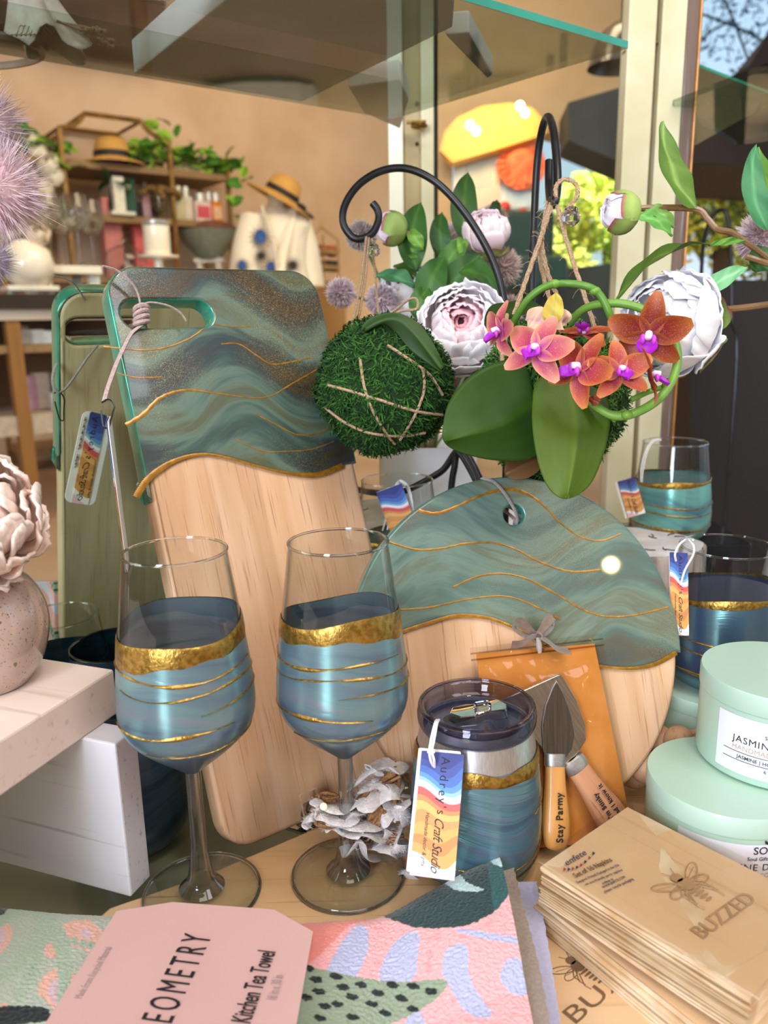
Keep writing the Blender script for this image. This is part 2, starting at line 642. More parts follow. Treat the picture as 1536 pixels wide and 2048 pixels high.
FILM = thin_glass('cellophane', '#f4f2ee', '#cfc8bd', .08, 1.45, .85)
GREDGE = simple('green_glass_edge', '#1f8468', .08, 0, '#2a9a7c', 12, coat=1)
BLACKM = simple('black_wire', '#191919', .35, .3, '#26262a', 60, .1, 500)
CORDM = simple('suede_cord', '#bfa59e', .9, 0, '#a58c86', 500, .6, 2500, sheen=.4)
CORDG = simple('grey_suede_cord', '#a19a95', .9, 0, '#8a837e', 500, .6, 2500, sheen=.4)
STRING = simple('white_elastic', '#f1f1ee', .7, 0, '#dcdcd8', 800)
TWINE = simple('jute_twine', '#c2a787', .95, 0, '#94785a', 900, .9, 1800)
INK = simple('black_ink', '#17171a', .6, 0, '#222226', 80)
INKB = simple('blue_ink', '#2a2f52', .6, 0, '#363c60', 80)
INKG = simple('grey_ink', '#a08f8c', .7, 0, '#b09f9a', 80)
INKT = simple('tan_ink', '#c9a98e', .7, 0, '#bb9a80', 80)
INKBR = simple('brown_ink', '#6b5238', .7, 0, '#7b6044', 80)
PAPER = simple('white_card', '#f4f2ee', .6, 0, '#e9e6e0', 60)
STEEL = simple('brushed_steel', '#d3d3d2', .36, .9, '#c3c4c4', 900, .1, 900, stretch=(1, 1, .05))
CREAM = simple('cream_paint', '#d9d6b6', .5, 0, '#c9c49c', 14, .15, 200)
BRASS = simple('brass_clip', '#a98a4a', .3, .9, '#7d6330', 200)


def art_mat(w=.034, h=.076):
    m, nt, b = newmat('tag_wave_print')
    s3 = nt.nodes.new('ShaderNodeSeparateXYZ')
    nt.links.new(coords(nt), s3.inputs[0])
    x, y = mth(nt, 'MULTIPLY', s3.outputs['X'], .034 / w), mth(nt, 'MULTIPLY', s3.outputs['Y'], .076 / h)
    a = mth(nt, 'MULTIPLY', mth(nt, 'SINE', mth(nt, 'MULTIPLY_ADD', x, 150., .6)), .045)
    c = mth(nt, 'MULTIPLY', mth(nt, 'SINE', mth(nt, 'ADD', mth(nt, 'MULTIPLY', x, 95.), mth(nt, 'MULTIPLY', y, 130.))), .035)
    v = mth(nt, 'ADD', mth(nt, 'ADD', mth(nt, 'DIVIDE', y, .076), a), c)
    col = ramp(nt, v, [(0, '#e6c3cb'), (.07, '#f6f2ee'), (.15, '#e0a25a'), (.24, '#c98a4e'), (.31, '#e3a75c'), (.38, '#d8975a'), (.45, '#e9b468'),
                       (.51, '#e08a58'), (.555, '#d1605a'), (.63, '#e9c3cc'), (.66, '#f4f1ee'), (.70, '#8fbcd6'), (.74, '#5f93cc'), (.79, '#4c6fb8'), (.86, '#46549c'), (.92, '#3a4487')], True)
    nt.links.new(col, b.inputs['Base Color'])
    b.inputs['Roughness'].default_value = .5
    return m

# ================================================================== THE PLACE
FLZ = -.43
wallm = simple('peach_plaster', '#e3c2a6', .8, 0, '#d9b596', 3, .1, 300)
NW = -5.0                                    # plane of the shop wall


def wp(s, n, z):
    """place point from distance along the cabinet back, distance out of it, height"""
    return WD * s + ND * n + ZZ * z


def sz(px, py, n):
    p = onn(px, py, n)
    return p.dot(WD), p.z


SWE = sz(866, 400, NW)[0]
mb = MB()
mb.slab([wp(-5, NW, FLZ), wp(SWE, NW, FLZ), wp(SWE, NW, 3.6), wp(-5, NW, 3.6)], -ND * .12)
struct(mb.build('wall_back', wallm, smooth=False))
mb = MB()
mb.slab([V((-6, -4.5, FLZ)), V((9, -4.5, FLZ)), V((9, 12, FLZ)), V((-6, 12, FLZ))], (0, 0, -.1))
struct(mb.build('floor', simple('shop_floor_tile', '#c9ab92', .45, 0, '#b8967c', 2.5, .05, 40), smooth=False))
mb = MB()
mb.slab([wp(4.6, NW, 2.75), wp(4.6, 2.62, 2.75), wp(-5, 2.62, 2.75), wp(-5, NW, 2.75)], (0, 0, .1))
struct(mb.build('ceiling', simple('ceiling_paint', '#b9a794', .8, 0, '#ad9a86', 4), smooth=False))
# the room on our own side: front wall with its window opening, side wall
mb = MB()
for (s0, s1, z0, z1) in [(-5, -3.5, FLZ, 2.75), (-2.4, 2.6, FLZ, 2.75), (-3.5, -2.4, FLZ, .1), (-3.5, -2.4, 2.3, 2.75)]:
    mb.slab([wp(s0, 2.5, z0), wp(s1, 2.5, z0), wp(s1, 2.5, z1), wp(s0, 2.5, z1)], ND * .12)
struct(mb.build('wall_front', simple('front_wall_plaster', '#b9b0a4', .8, 0, '#ada498', 3), smooth=False))
mb = MB()
mb.slab([wp(-4.4, NW, FLZ), wp(-4.4, 2.62, FLZ), wp(-4.4, 2.62, 2.75), wp(-4.4, NW, 2.75)], -WD * .1)
struct(mb.build('wall_left', wallm, smooth=False))
mb = MB()
a, b = sz(110, 12, NW + .3), sz(330, 45, NW + .3)
mb.box((0, 0, 0), (3.2, .25, .28), frame(wp(b[0] - 1.6, NW + .2, a[1] + .0), WD, ND) @ RX(-pi / 2) @ RX(pi / 2))
struct(mb.build('trim_1', simple('dark_beam', '#4a3a30', .7, 0, '#3a2d26', 12), smooth=False))

# ---- the display cabinet: deck, back pane, posts, clips
cab = thing('display_cabinet', 'cream painted display cabinet with glass back and tall slotted posts around the whole display', 'cabinet', (0, .5, -.08))
mb = MB()
dk = [wp(-.9, MIR - .5, -.05), wp(.42, MIR - .5, -.05), wp(.95, MIR + .75, -.05), wp(-.6, MIR + .9, -.05)]
mb.slab(dk, (0, 0, -.03))
mb.build('deck', simple('deck_paint', '#8f9277', .3, 0, '#7c7f66', 8, coat=.4), cab, world=True)
mb = MB()
SPN = sz(778, 300, MIR)[0]
mb.slab([wp(-.75, MIR, -.05), wp(SPN, MIR, -.05), wp(SPN, MIR, .565), wp(-.75, MIR, .565)], -ND * .004)
mb.build('glass_panel', GLASSV, cab, world=True)
mb = MB()                                    # mirror image of the painted front apron, built behind the boards
mb.slab([wp(-.75, MIR - .30, -.05), wp(.36, MIR - .30, -.05), wp(.36, MIR - .30, .03), wp(-.75, MIR - .30, .03)], -ND * .02)
mb.build('base_rail', CREAM, cab, world=True)
ZS = .5755


def post(x0, x1, y, d, depth, m, nm='post', zb=-.05, zt=1.3):
    a, b = at(x0, y, d), at(x1, y, d)
    b.z = a.z = 0
    t = (b - a).normalized()
    q = V((-t.y, t.x, 0))
    mb = MB()
    mb.hexa([p + ZZ * zb for p in (a, b, b + q * depth, a + q * depth)], [p + ZZ * zt for p in (a, b, b + q * depth, a + q * depth)])
    return mb.build(nm, m, cab, smooth=False, bevel=.0015, world=True)


PD = .95
post(1245, 1300, 300, PD, .03, CREAM)
post(1300, 1310, 300, PD + .03, .03, simple('dark_gap_strip', '#2a2620', .8, 0, '#1c1915', 50), 'gap_strip')  # dark strip stands in for the shaded gap between the posts
post(1310, 1358, 300, PD + .0, .03, CREAM)
post(1358, 1383, 300, PD + .005, .03, wood('weathered_trim', '#8f7a6c', '#6f5d52', '#a9b4c0', 'z', 200, .7), 'trim_strip')
post(1383, 1388, 300, PD, .03, simple('gold_trim', '#c08a4a', .4, .3, '#a9743a', 60), 'gold_strip')
PD2 = 1.17  # mirror image of the front post, built as separate posts
post(776, 806, 250, PD2, .03, simple('cream_paint_lit', '#eef0dd', .45, 0, '#e4e4cc', 14), 'post')  # lit face of the post as a lighter copy of the cream
post(806, 842, 250, PD2 + .01, .03, simple('cream_paint_shaded', '#b5a578', .5, 0, '#a39468', 14), 'post')  # shaded face of the post as a darker copy of the cream
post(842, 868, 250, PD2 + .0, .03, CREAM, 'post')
post(868, 876, 250, PD2 + .02, .02, simple('dark_edge_strip', '#4a4030', .7, 0, '#3d3427', 50), 'edge_strip')
# slot holes with pins in the posts
for (px, py, dd) in [(1278, 158, PD), (1341, 30, PD), (1283, 50, PD), (1335, 139, PD), (834, 207, PD2), (834, 288, PD2), (1266, 688, PD)]:
    c = at(px, py, dd)
    MB().ball(c, .0032, 10, 8, (1, .6, 1)).build('peg_hole', simple('peg_dark', '#3b3222', .8, 0, '#2c2518', 50), cab, world=True)
# glass pane of the end panel (between the posts) and the window to the right
pL, pR = at(876, 300, PD2 + .01), at(1246, 300, PD + .015)
mb = MB()
mb.slab([V((pL.x, pL.y, -.05)), V((pR.x, pR.y, -.05)), V((pR.x, pR.y, 1.3)), V((pL.x, pL.y, 1.3))], (0, .004, 0))
mb.build('end_panel', GLASSV, cab, world=True)
# brass clips
for (px, py, dd) in [(1278, 113, PD - .012), (1336, 96, PD - .012), (838, 252, PD2 - .012)]:
    c = at(px, py, dd)
    mb = MB()
    mb.ball((0, 0, 0), .011, 16, 8, (1.15, .8, .45), M=None)
    mb.box((-.004, 0, .005), (.028, .012, .003))
    mb.v = [tuple(V(v) + c) for v in mb.v]
    mb.build('shelf_clip', BRASS, cab, world=True)
mb = MB()
c = at(1281, 98, PD - .014)
mb.box(c, (.016, .004, .026), None)
mb.build('clear_shelf_stop', ACRYL, cab, world=True)

# ---- the glass shelf overhead
EP = .16
fr = [onz(1256, 97, ZS), onz(700, -62, ZS)]
s1 = fr[0].dot(WD)
NS0, NS1 = fr[0].dot(ND), 2 * MIR - fr[0].dot(ND)
mb = MB()
mb.slab([wp(-.75, NS0 - .0012, ZS), wp(s1, NS0 - .0012, ZS), wp(s1 - .02, NS1, ZS), wp(-.75, NS1, ZS)], (0, 0, .006))
sh = mb.build('glass_shelf', GLASSS, smooth=False)
tag(sh, 'clear glass shelf overhead with green front edge carried by the brass clips', 'shelf', 'glass shelves')
mb = MB()
mb.slab([wp(-.75, NS0, ZS), wp(s1, NS0, ZS), wp(s1, NS0 - .0012, ZS), wp(-.75, NS0 - .0012, ZS)], (0, 0, .006))
mb.build('polished_edge', GREDGE, sh, smooth=False)['label'] = 'green polished front edge of the glass shelf'
# a second shelf in the window bay on the right
q0, q1, q2, q3 = at(1352, 94, .92), at(1560, 26, .78), at(1600, 140, .66), at(1380, 118, .9)
mb = MB()
for q in (q0, q1, q2, q3):
    q.z = ZS + .004
mb.slab([q0, q1, V((1.0, .9, ZS + .004)), V((.52, 1.25, ZS + .004))], (0, 0, .006))
s2 = mb.build('glass_shelf', GLASSW, smooth=False)
tag(s2, 'clear glass shelf in the window bay right of the brown wood trim', 'shelf', 'glass shelves')
a, b = at(1388, 130, 1.0), at(1560, 196, 1.0)
MB().slab([a, b, b + V((0, .002, .004)), a + V((0, .002, .004))], (0, .3, 0)).build('polished_edge', GREDGE, s2, smooth=False)


def riser(name, poly, h, label):
    mb = MB()
    mb.slab(poly, (0, 0, h))
    o = mb.build(name, simple('riser_white_paint', '#e9ebec', .6, 0, '#dadcde', 8), None, smooth=False, bevel=.0015)
    return tag(o, label, 'riser', 'risers on the glass shelf')


zr = ZS + .0065
riser('wooden_riser', [onz(268, 147, zr), onz(605, 204, zr), onz(905, 55, zr), onz(930, -260, zr), onz(600, -120, zr)], .03,
      'large flat white wooden riser seen from below on the overhead glass shelf')
riser('wooden_riser', [onz(697, 175, zr), onz(728, 226, zr), onz(800, 258, zr), onz(818, 200, zr), onz(800, 160, zr)], .02, 'small dark undersided riser on glass shelf beside the left cream post')
riser('wooden_riser', [onz(890, 70, zr), onz(975, 158, zr), onz(985, 150, zr), onz(938, 66, zr)], .018, 'small white block seen between the posts through the glass shelf')

# ---- plank the wine glasses stand on
mb = MB()
pk = [onz(425, 1742, 0), onz(760, 1600, 0), V((.19, .60, 0)), V((.40, .42, 0)), V((.30, .16, 0)), V((-.30, .16, 0)), V((-.17, .415, 0))]
mb.slab(pk, (0, 0, -.05), 0)
pl = mb.build('display_plank', PLANKW, None, smooth=False, bevel=.002)
tag(pl, 'glossy light wooden plank base under the wine glasses and the towel', 'plank')

# ================================================================== outdoors and the far side, right of the corner
def far_poly(name, pts, d, thick, m, label, cat, group=None, st=False):
    P = [at(x, y, d) for x, y in pts]
    mb = MB()
    mb.slab(P, fwd * thick)
    o = mb.build(name, m, None, smooth=False)
    if st:
        return struct(o)
    return tag(o, label, cat, group)


MBW = MB()
for P_ in ([(820, -400), (1290, -400), (1290, 160), (1136, 205), (1100, 200), (905, 230), (820, 230)], [(820, 230), (905, 230), (905, 700), (820, 700)], [(905, 230), (1100, 200), (1136, 205), (1136, 275), (1085, 262), (905, 300)]):
    MBW.slab([at(x, y, 4.3) for x, y in P_], fwd * .1)
struct(MBW.build('wall_right', simple('tan_plaster', '#c2a988', .8, 0, '#b89e7c', 3), None, smooth=False))
far_poly('porch_awning', [(1136, 205), (1290, 160), (1290, 345), (1136, 280)], 4.0, .2, simple('awning_slate', '#3b4148', .7, 0, '#333940', 6), 'dark slate awning outside seen past the right hanging hook', 'awning')
far_poly('porch_roof', [(1380, 200), (1420, 175), (1500, 130), (1540, 60), (1800, 0), (1800, 345), (1380, 325)], 3.6, .4, simple('porch_roof_black', '#1d1716', .8, 0, '#261d1b', 3), 'black porch roof seen through the window at far right', 'roof')
far_poly('dark_reflection_sheet', [(1380, 560), (1800, 560), (1800, 1300), (1380, 1300)], 1.5, .1, simple('dark_reflection_black', '#151112', .7, 0, '#1d1716', 3), 'black sheet standing in for dark reflections behind the right side glasses', 'wall')  # upright sheet stands in for dark reflections in the right window
far_poly('road', [(905, 560), (1290, 520), (1290, 900), (905, 900)], 4.6, .3, simple('street_shade', '#2f3a44', .7, 0, '#28323a', 3), '', '', st=True)

# trees outside: leafy crowns on trunks
LEAFY = vcol('sunlit_tree_leaves', .6, var=.3, vs=3)


def tree_light(loc, tgt, size, power):
    area('tree_sun_stand_in', loc, tgt, size, size, power, '#fff2c8').data.spread = R_(75)  # area light added over each tree, stands in for the sun


def tree(c, r, seed, cols, label, sq=1.0):
    rnd = random.Random(seed)
    t = thing('tree', label, 'tree', TR(c.x, c.y, FLZ), 'trees outside')
    mb = MB()
    for k in range(1500):
        d = V((rnd.gauss(0, 1), rnd.gauss(0, 1), rnd.gauss(0, 1))).normalized()
        p = c + V((d.x, d.y, d.z * sq)) * r * (.55 + .5 * rnd.random()) + V((rnd.gauss(0, .05), 0, rnd.gauss(0, .05)))
        s = r * .11
        a = V((rnd.gauss(0, 1), rnd.gauss(0, 1), rnd.gauss(0, 1))).normalized() * s
        b = a.orthogonal().normalized() * s * .6
        mb.add([p - a, p + b, p + a, p - b], [(0, 1, 2, 3)], 0, lin(rnd.choice(cols)))
    mb.build('crown', LEAFY, t, world=True, smooth=False)
    tree_light(c + V((.3, -.25, 2.0)), c, 1.2, 60)
    MB().tube([V((c.x, c.y, FLZ)), V((c.x + .05, c.y, c.z * .5)), c], [.09, .07, .03]).build('trunk', simple('bark', '#5b4a38', .9, 0, '#46382a', 20), t, world=True)


tree(at(1215, 420, 6.2), .42, 1, ['#c9d45a', '#aec24e', '#8cae46', '#d8db78'], 'bright yellow-green tree outside behind the right hanging hook', .75)
tree(at(1085, 520, 7.6), .45, 2, ['#ccd46a', '#dee084', '#a4bc58'], 'pale yellow-green tree outside low behind the jute hanger', .7)
tree(at(1275, 480, 5.3), .22, 3, ['#8fb53a', '#6f9a34', '#b5cf4a'], 'darker green tree outside beside the right cream post', 1)
tree(at(1440, 430, 4.4), .32, 4, ['#c8cf3f', '#94a03a', '#5e6e2e', '#e6e05a'], 'sunlit yellow-green tree outside under the black porch roof', .6)
tree(at(1545, 470, 5.6), .34, 5, ['#5e6e2e', '#7c8a36', '#b5b54a'], 'olive green tree outside at the right behind the upright leaf', .8)
rn = random.Random(5)
t = thing('tree', 'dark leafed overhanging branches against blue sky at the top right', 'tree', at(1470, 40, 7), 'trees outside')
mb = MB()
for k in range(420):
    q = at(1395 + rn.random() * 190, -50 + 230 * rn.random() ** 1.8, 7 + rn.random())
    a = V((rn.gauss(0, 1), rn.gauss(0, 1), rn.gauss(0, 1))).normalized() * .045
    b = a.orthogonal().normalized() * .02
    mb.add([q - a, q + b, q + a, q - b], [(0, 1, 2, 3)], 0, lin(rn.choice(['#3e5a66', '#54707a', '#2e4a50'])))
mb.build('crown', LEAFY, t, world=True, smooth=False)
mb = MB()
for (a, b) in [((1380, 20), (1560, 100)), ((1440, -20), (1500, 130)), ((1390, 90), (1470, 40))]:
    mb.tube([at(*a, 7.4), at((a[0] + b[0]) / 2, (a[1] + b[1]) / 2 - 8, 7.4), at(*b, 7.4)], .012, 5)
mb.build('branch', simple('bark_dark', '#3b4444', .9, 0, '#2c3434', 20), t, world=True)

# lit arched niche with lamps, and the framed wall art under it
lit = thing('arched_light_niche', 'warm lit arched niche with four small bulbs above the pale poster', 'niche', at(985, 280, 4.2))
mb = MB()
pts = [(880, 300), (890, 262), (915, 235), (965, 212), (1020, 205), (1065, 215), (1092, 245)]
P = [at(x, y, 4.12) for x, y in pts] + [at(1092, 268, 4.12), at(905, 325, 4.12)]
mb.slab(P, fwd * .06)
mb.build('niche_back', simple('niche_gold_plaster', '#f4c878', .6, 0, '#eeb95e', 3), lit, world=True)
for (px, py) in [(940, 250), (952, 262), (1040, 212), (1050, 226)]:
    MB().ball(at(px, py, 4.05), .022, 12, 8).build('bulb', simple('lamp_bulb', '#ffe9b0', .4, 0, '#ffdf95', 10, emit=14), lit, world=True)
l = bpy.data.lights.new('niche_lamp', 'POINT')
l.energy, l.color, l.shadow_soft_size = 5, lin('#ffc46a')[:3], .05
o = bpy.data.objects.new('niche_lamp', l)
COL.objects.link(o)
o.location = at(995, 240, 3.95)
art = thing('poster', 'pale collage poster with a frilly orange red rosette on the far wall', 'poster', at(985, 400, 4.3))
P = [at(x, y, 4.25) for x, y in [(908, 308), (1078, 265), (1078, 545), (908, 560)]]
MB().slab(P, fwd * .03).build('board', simple('poster_paper', '#f3f3ee', .6, 0, '#dfe6e6', 2.2), art, world=True)
for (x0, y0, x1, y1, c) in [(1012, 285, 1075, 420, '#cfe6f5'), (930, 330, 985, 380, '#cfd3cf'), (990, 330, 1012, 372, '#ecc9b4'), (950, 378, 1000, 420, '#efe0d2'), (968, 430, 985, 470, '#f0e6e0'), (1022, 430, 1060, 470, '#e08a62')]:
    MB().slab([at(x, y, 4.24) for x, y in [(x0, y0), (x1, y0 - 8), (x1, y1 - 8), (x0, y1)]], -fwd * .008).build('collage_piece', simple('collage_paper', c, .7, 0, None, 5), art, world=True, smooth=False)
mb = MB()
c = at(1042, 330, 4.2)
rn = random.Random(3)
for k in range(130):
    a = rn.random() * 2 * pi
    r = .10 + .035 * rn.random()
    d = rgt * cos(a) + upv * sin(a)
    e = (rgt * -sin(a) + upv * cos(a)) * .02
    mb.add([c, c + d * r + e - fwd * .03 * rn.random(), c + d * r - e], [(0, 1, 2)])
mb.ball(c, .085, 16, 10, (1, .4, 1))
mb.build('rosette', simple('rosette_paper', '#f08a5e', .7, 0, '#e8684a', 30), art, world=True, smooth=False)['label'] = 'frilly orange red paper rosette'
for (px, py, r) in [(1010, 415, .03), (1046, 430, .035)]:
    MB().ball(at(px, py, 4.18), r, 12, 8).build('berry', simple('red_paper', '#d8473f', .6, 0, '#c23a34', 30), art, world=True)
# teal seat and dark bowl-like lamp below the poster
t = thing('armchair', 'dark teal armchair far behind the pale allium heads', 'chair', TR(*at(1020, 620, 4.1).xy, FLZ))
c = at(1020, 560, 4.0)
tm = simple('teal_velvet', '#12403f', .6, 0, '#0d3433', 6, sheen=.3)
MB().box((c.x, c.y, c.z + .02), (.5, .4, .16)).build('seat', tm, t, world=True, bevel=.03)
MB().box((c.x, c.y + .2, c.z + .16), (.5, .1, .38)).build('backrest', tm, t, world=True, bevel=.03)
for s in (-1, 1):
    for q in (-1, 1):
        MB().tube([V((c.x + s * .2, c.y + q * .15, FLZ)), V((c.x + s * .2, c.y + q * .15, c.z))], .02).build('leg', BLACKM, t, world=True)
# hanging lamp seen through the shelf glass next to the right post
lt = thing('pendant_lamp', 'grey dome pendant lamp behind the right cream post', 'lamp', at(1232, 110, 2.6))
MB().lathe([(.005, .14), (.03, .13), (.07, .10), (.095, .05), (.105, 0)], 32, TR(at(1240, 135, 2.6))).build('shade', simple('smoked_glass_shade', '#6f6a62', .2, .3, '#5a564f', 8, coat=.6), lt, world=True)
MB().tube([at(1240, 135, 2.6) + V((0, 0, .14)), at(1240, 135, 2.6) + V((0, 0, 1.3))], .004).build('cord', BLACKM, lt, world=True)
# ================================================================== CUTTING BOARDS
def rrect(w, h, r, n=8, x0=0, y0=0):
    out = []
    for cx, cy, a0 in [(w - r, r, -90), (w - r, h - r, 0), (r, h - r, 90), (r, r, 180)]:
        for k in range(n + 1):
            a = R_(a0 + 90 * k / n)
            out.append((x0 + cx + r * cos(a), y0 + cy + r * sin(a)))
    return out


BTH = .018
MF = frame(B_O, WD, UD)
MFs = MF @ TR(0, 0, BTH)                      # its front face


def bpx(pts, M=None, zo=0.0):
    return [onf(x, y, M or MFs, zo) for x, y in pts]


def ribbon(mb, pts, w, z, M=None):
    """flat raised vein; w per point"""
    P = spl([V((x, y, 0)) for x, y in pts], 8)
    ww = w if hasattr(w, '__len__') else [w] * len(pts)
    n = len(P)
    vs = []
    for i in range(n):
        t = (P[min(i + 1, n - 1)] - P[max(i - 1, 0)]).normalized()
        q = V((-t.y, t.x, 0))
        f = i / (n - 1) * (len(ww) - 1)
        k = min(int(f), len(ww) - 2)
        r = ww[k] + (ww[k + 1] - ww[k]) * (f - k)
        r *= .68 * (1 + .18 * sin(i * 1.7))
        for s, zz in ((-1, z), (0, z + min(r * .2, .00022)), (1, z)):
            p = P[i] + q * r * s
            vs.append((p.x, p.y, zz))
    fs = [(i * 3 + k, i * 3 + k + 1, i * 3 + 4 + k, i * 3 + 3 + k) for i in range(n - 1) for k in (0, 1)]
    mb.add(vs, fs)


def slot_outline(grow=0.0):
    r = .0108
    x0, x1 = SA + r, SB - r
    r += grow
    out = []
    for cx, a0 in ((x1, -90), (x0, 90)):
        for k in range(13):
            a = R_(a0 + 180 * k / 12)
            out.append((cx + r * cos(a), SY + r * sin(a)))
    return out


SA, SB = onf(240, 633, MFs)[0], onf(425, 630, MFs)[0]
SY = onf(330, 629, MFs)[1]
wave_px = [(268, 1000), (292, 962), (330, 932), (370, 915), (410, 910), (450, 916), (500, 930), (550, 943), (600, 951), (640, 949), (688, 930)]
WAVE = spl([V((x, y, 0)) for x, y in bpx(wave_px)], 6)
WAVE = [(p.x, p.y) for p in WAVE]
WAVE[0] = (-.003, WAVE[0][1] - .003)
WAVE[-1] = (B_W + .003, WAVE[-1][1])


def long_board(name, M, label, flip, wmat):
    t = thing(name, label, 'cutting board', M, 'resin cutting boards')
    s = (lambda z: BTH - z) if flip else (lambda z: z)
    z0, z1 = sorted((s(.0), s(BTH)))
    solid2d('wood_panel', [rrect(B_W, B_L, .022), slot_outline(.001)], 0.0, BTH, .003, wmat, t)
    g = .0016
    top = [p for p in rrect(B_W + 2 * g, B_L + 2 * g, .0235, 8, -g, -g) if p[1] > WAVE[0][1] + .02]
    out = [(min(max(x, -g), B_W + g), y) for x, y in WAVE]
    za, zb = sorted((s(.0012), s(BTH + .0022)))
    solid2d('resin_top', [order_top(top) + out, slot_outline(-.0005)], za, zb, .0022, [R_LONG, R_EDGE], t, True, 3)
    return t


def order_top(top):
    c = V((B_W / 2, B_L - .12, 0))
    ang = lambda p: (math.atan2(p[1] - c.y, p[0] - c.x) + pi / 2) % (2 * pi)
    # start at the lower right (angle just past +90 deg in this measure) and run anticlockwise to the lower left
    return sorted(top, key=ang)


b1 = long_board('cutting_board', MF, 'tall cutting board with slate and gold resin top facing the viewer', False, BW)
mb = MB()
veins = [([(205, 695), (280, 702), (330, 697), (375, 680), (405, 660)], .0008), ([(425, 650), (460, 655), (500, 655)], .0006),
         ([(440, 690), (475, 690), (510, 712), (540, 730), (580, 726), (622, 716)], .0008),
         ([(250, 852), (285, 830), (315, 800), (350, 785), (385, 782), (430, 788), (500, 797), (540, 793), (580, 770), (632, 740)], [.0022, .0022, .0018, .0014, .0012, .0008, .0005, .0007, .0008, .0008]),
         ([(510, 830), (545, 848), (590, 870), (630, 869), (662, 856)], .0008), ([(470, 880), (520, 903), (570, 904), (620, 900), (665, 884)], .0006),
         ([(225, 745), (270, 757), (320, 756)], .0006), ([(440, 592), (500, 600), (560, 640), (610, 660)], .0003)]
for p, w in veins:
    ribbon(mb, bpx(p), w, BTH + .0024)
ribbon(mb, WAVE[1:-1], [.0036, .0034, .003, .0022, .0018, .0015, .0013, .0013, .0014, .0018, .0026, .0032, .0034], BTH + .0024)
o = mb.build('gold_vein', GOLDV, b1)
o['label'] = 'gold veins flowing across the resin'
# first board's mirror image built as a second board, its pale back to us
up2 = cos(R_(19.72)) * ZZ + sin(R_(19.72)) * ND
MBk = frame(refl(B_O + UD * 0), WD, up2)
MBk = MBk @ TR(0, 0, 0)
b2 = long_board('cutting_board', MBk @ TR(0, 0, -BTH * 0), 'mirror image of the tall cutting board built behind it, wood back with green resin rim', True, BW2)


# ---- suede cords with pins and hang tags
def flat_cord(name, pts, w, m, parent=None, label=None, th=.0009):
    mb = MB()
    mb.tube(spl(pts, 8), w, 8, flat=.45)
    return mb.build(name, m, parent, world=parent is not None)


def lp(px, py, z):
    """picture point on the front board's plane lifted by z"""
    p = onf(px, py, MFs, z)
    return MF @ V((p[0], p[1], BTH + z))


def safety_pin(top, bot, side, parent):
    mb = MB()
    u = (top - bot)
    L = u.length
    u = u / L
    P = lambda a, b: bot + u * a * L + side * b
    mb.tube(spl([P(.6, -.0035), P(.28, -.0028), P(0, -.002), P(-.06, 0), P(0, .002), P(.25, .003), P(.5, .0042), P(.75, .0055), P(.95, .004), P(1.02, .001), P(.9, -.003)], 6), .0006, 6)
    return mb.build('safety_pin', BLACKM, parent, world=True)


cord = thing('suede_cord', 'pinkish suede cord knotted through the slot of the front tall board', 'cord', lp(287, 640, .01))
knot = lp(283, 632, .006)
flat_cord('tail', [lp(205, 532, .012), lp(232, 540, .012), lp(258, 560, .012), lp(275, 585, .010), lp(283, 622, .008)], .0017, CORDM, cord)
flat_cord('tail', [lp(284, 612, .008), lp(300, 605, .010), lp(335, 611, .012), lp(360, 625, .012), lp(373, 643, .012)], .0017, CORDM, cord)
mb = MB()
for k in range(4):
    a = k * .8
    c = lp(283, 618 + k * 9, .005)
    mb.tube([c + MF.to_3x3() @ V((.0048 * cos(q), .0012 * sin(q + a), .0048 * sin(q))) for q in [2 * pi * i / 14 for i in range(14)]], .0017, 6, closed=True)
mb.build('knot', CORDM, cord, world=True)
flat_cord('strap', [lp(284, 650, .006), lp(262, 668, .006), lp(243, 705, .005), lp(228, 740, .005), lp(214, 780, .008), lp(208, 803, .010)], .0022, CORDM, cord)
flat_cord('strap', [lp(284, 645, .0), lp(270, 655, -.012), lp(262, 650, -.02)], .002, CORDM, cord)


def tag_thing(label, M, w, h, corner=.004, mirror=False, back_off=(.003, .004), lines=True, white_edge=0.0, small=False):
    t = thing('hang_tag', label, 'tag', M, 'printed hang tags')
    out = rrect(w, h, corner, 4, -w / 2, 0)
    solid2d('card', [rrect(w - 2 * white_edge, h, corner * (.3 if white_edge else 1), 4, -w / 2 + white_edge, 0)], 0, .0005, .0001, art_mat(w, h), t)
    solid2d('backing_card', [rrect(w, h, max(corner, .001), 4, -w / 2 - back_off[0], back_off[1])], -.0011, -.0004, .0001, PAPER, t)['label'] = 'white card behind the printed card'
    if lines:
        fx = -1 if mirror else 1
        for s_, x0, y0, L, sz_, kw in (("Audrey's", -.0005, .965, .47, .0100, dict(space=1.3)), ('Craft Studio', -.0015, .475, .44, .0105, dict(shear=.5, space=.9)), ('Handmade decor & gifts', -.0088, .50, .42, .0044, dict(shear=.25))):
            o = text(s_, sz_ * w / .034, INK, t, Matrix.Identity(4), **kw)
            ln = max(v.co.x for v in o.data.vertices)
            o.data.transform(TR(fx * x0 * w / .034, y0 * h, .0006) @ RZ(-pi / 2) @ Matrix.Diagonal((L * h / ln, fx, 1, 1)))
    return t


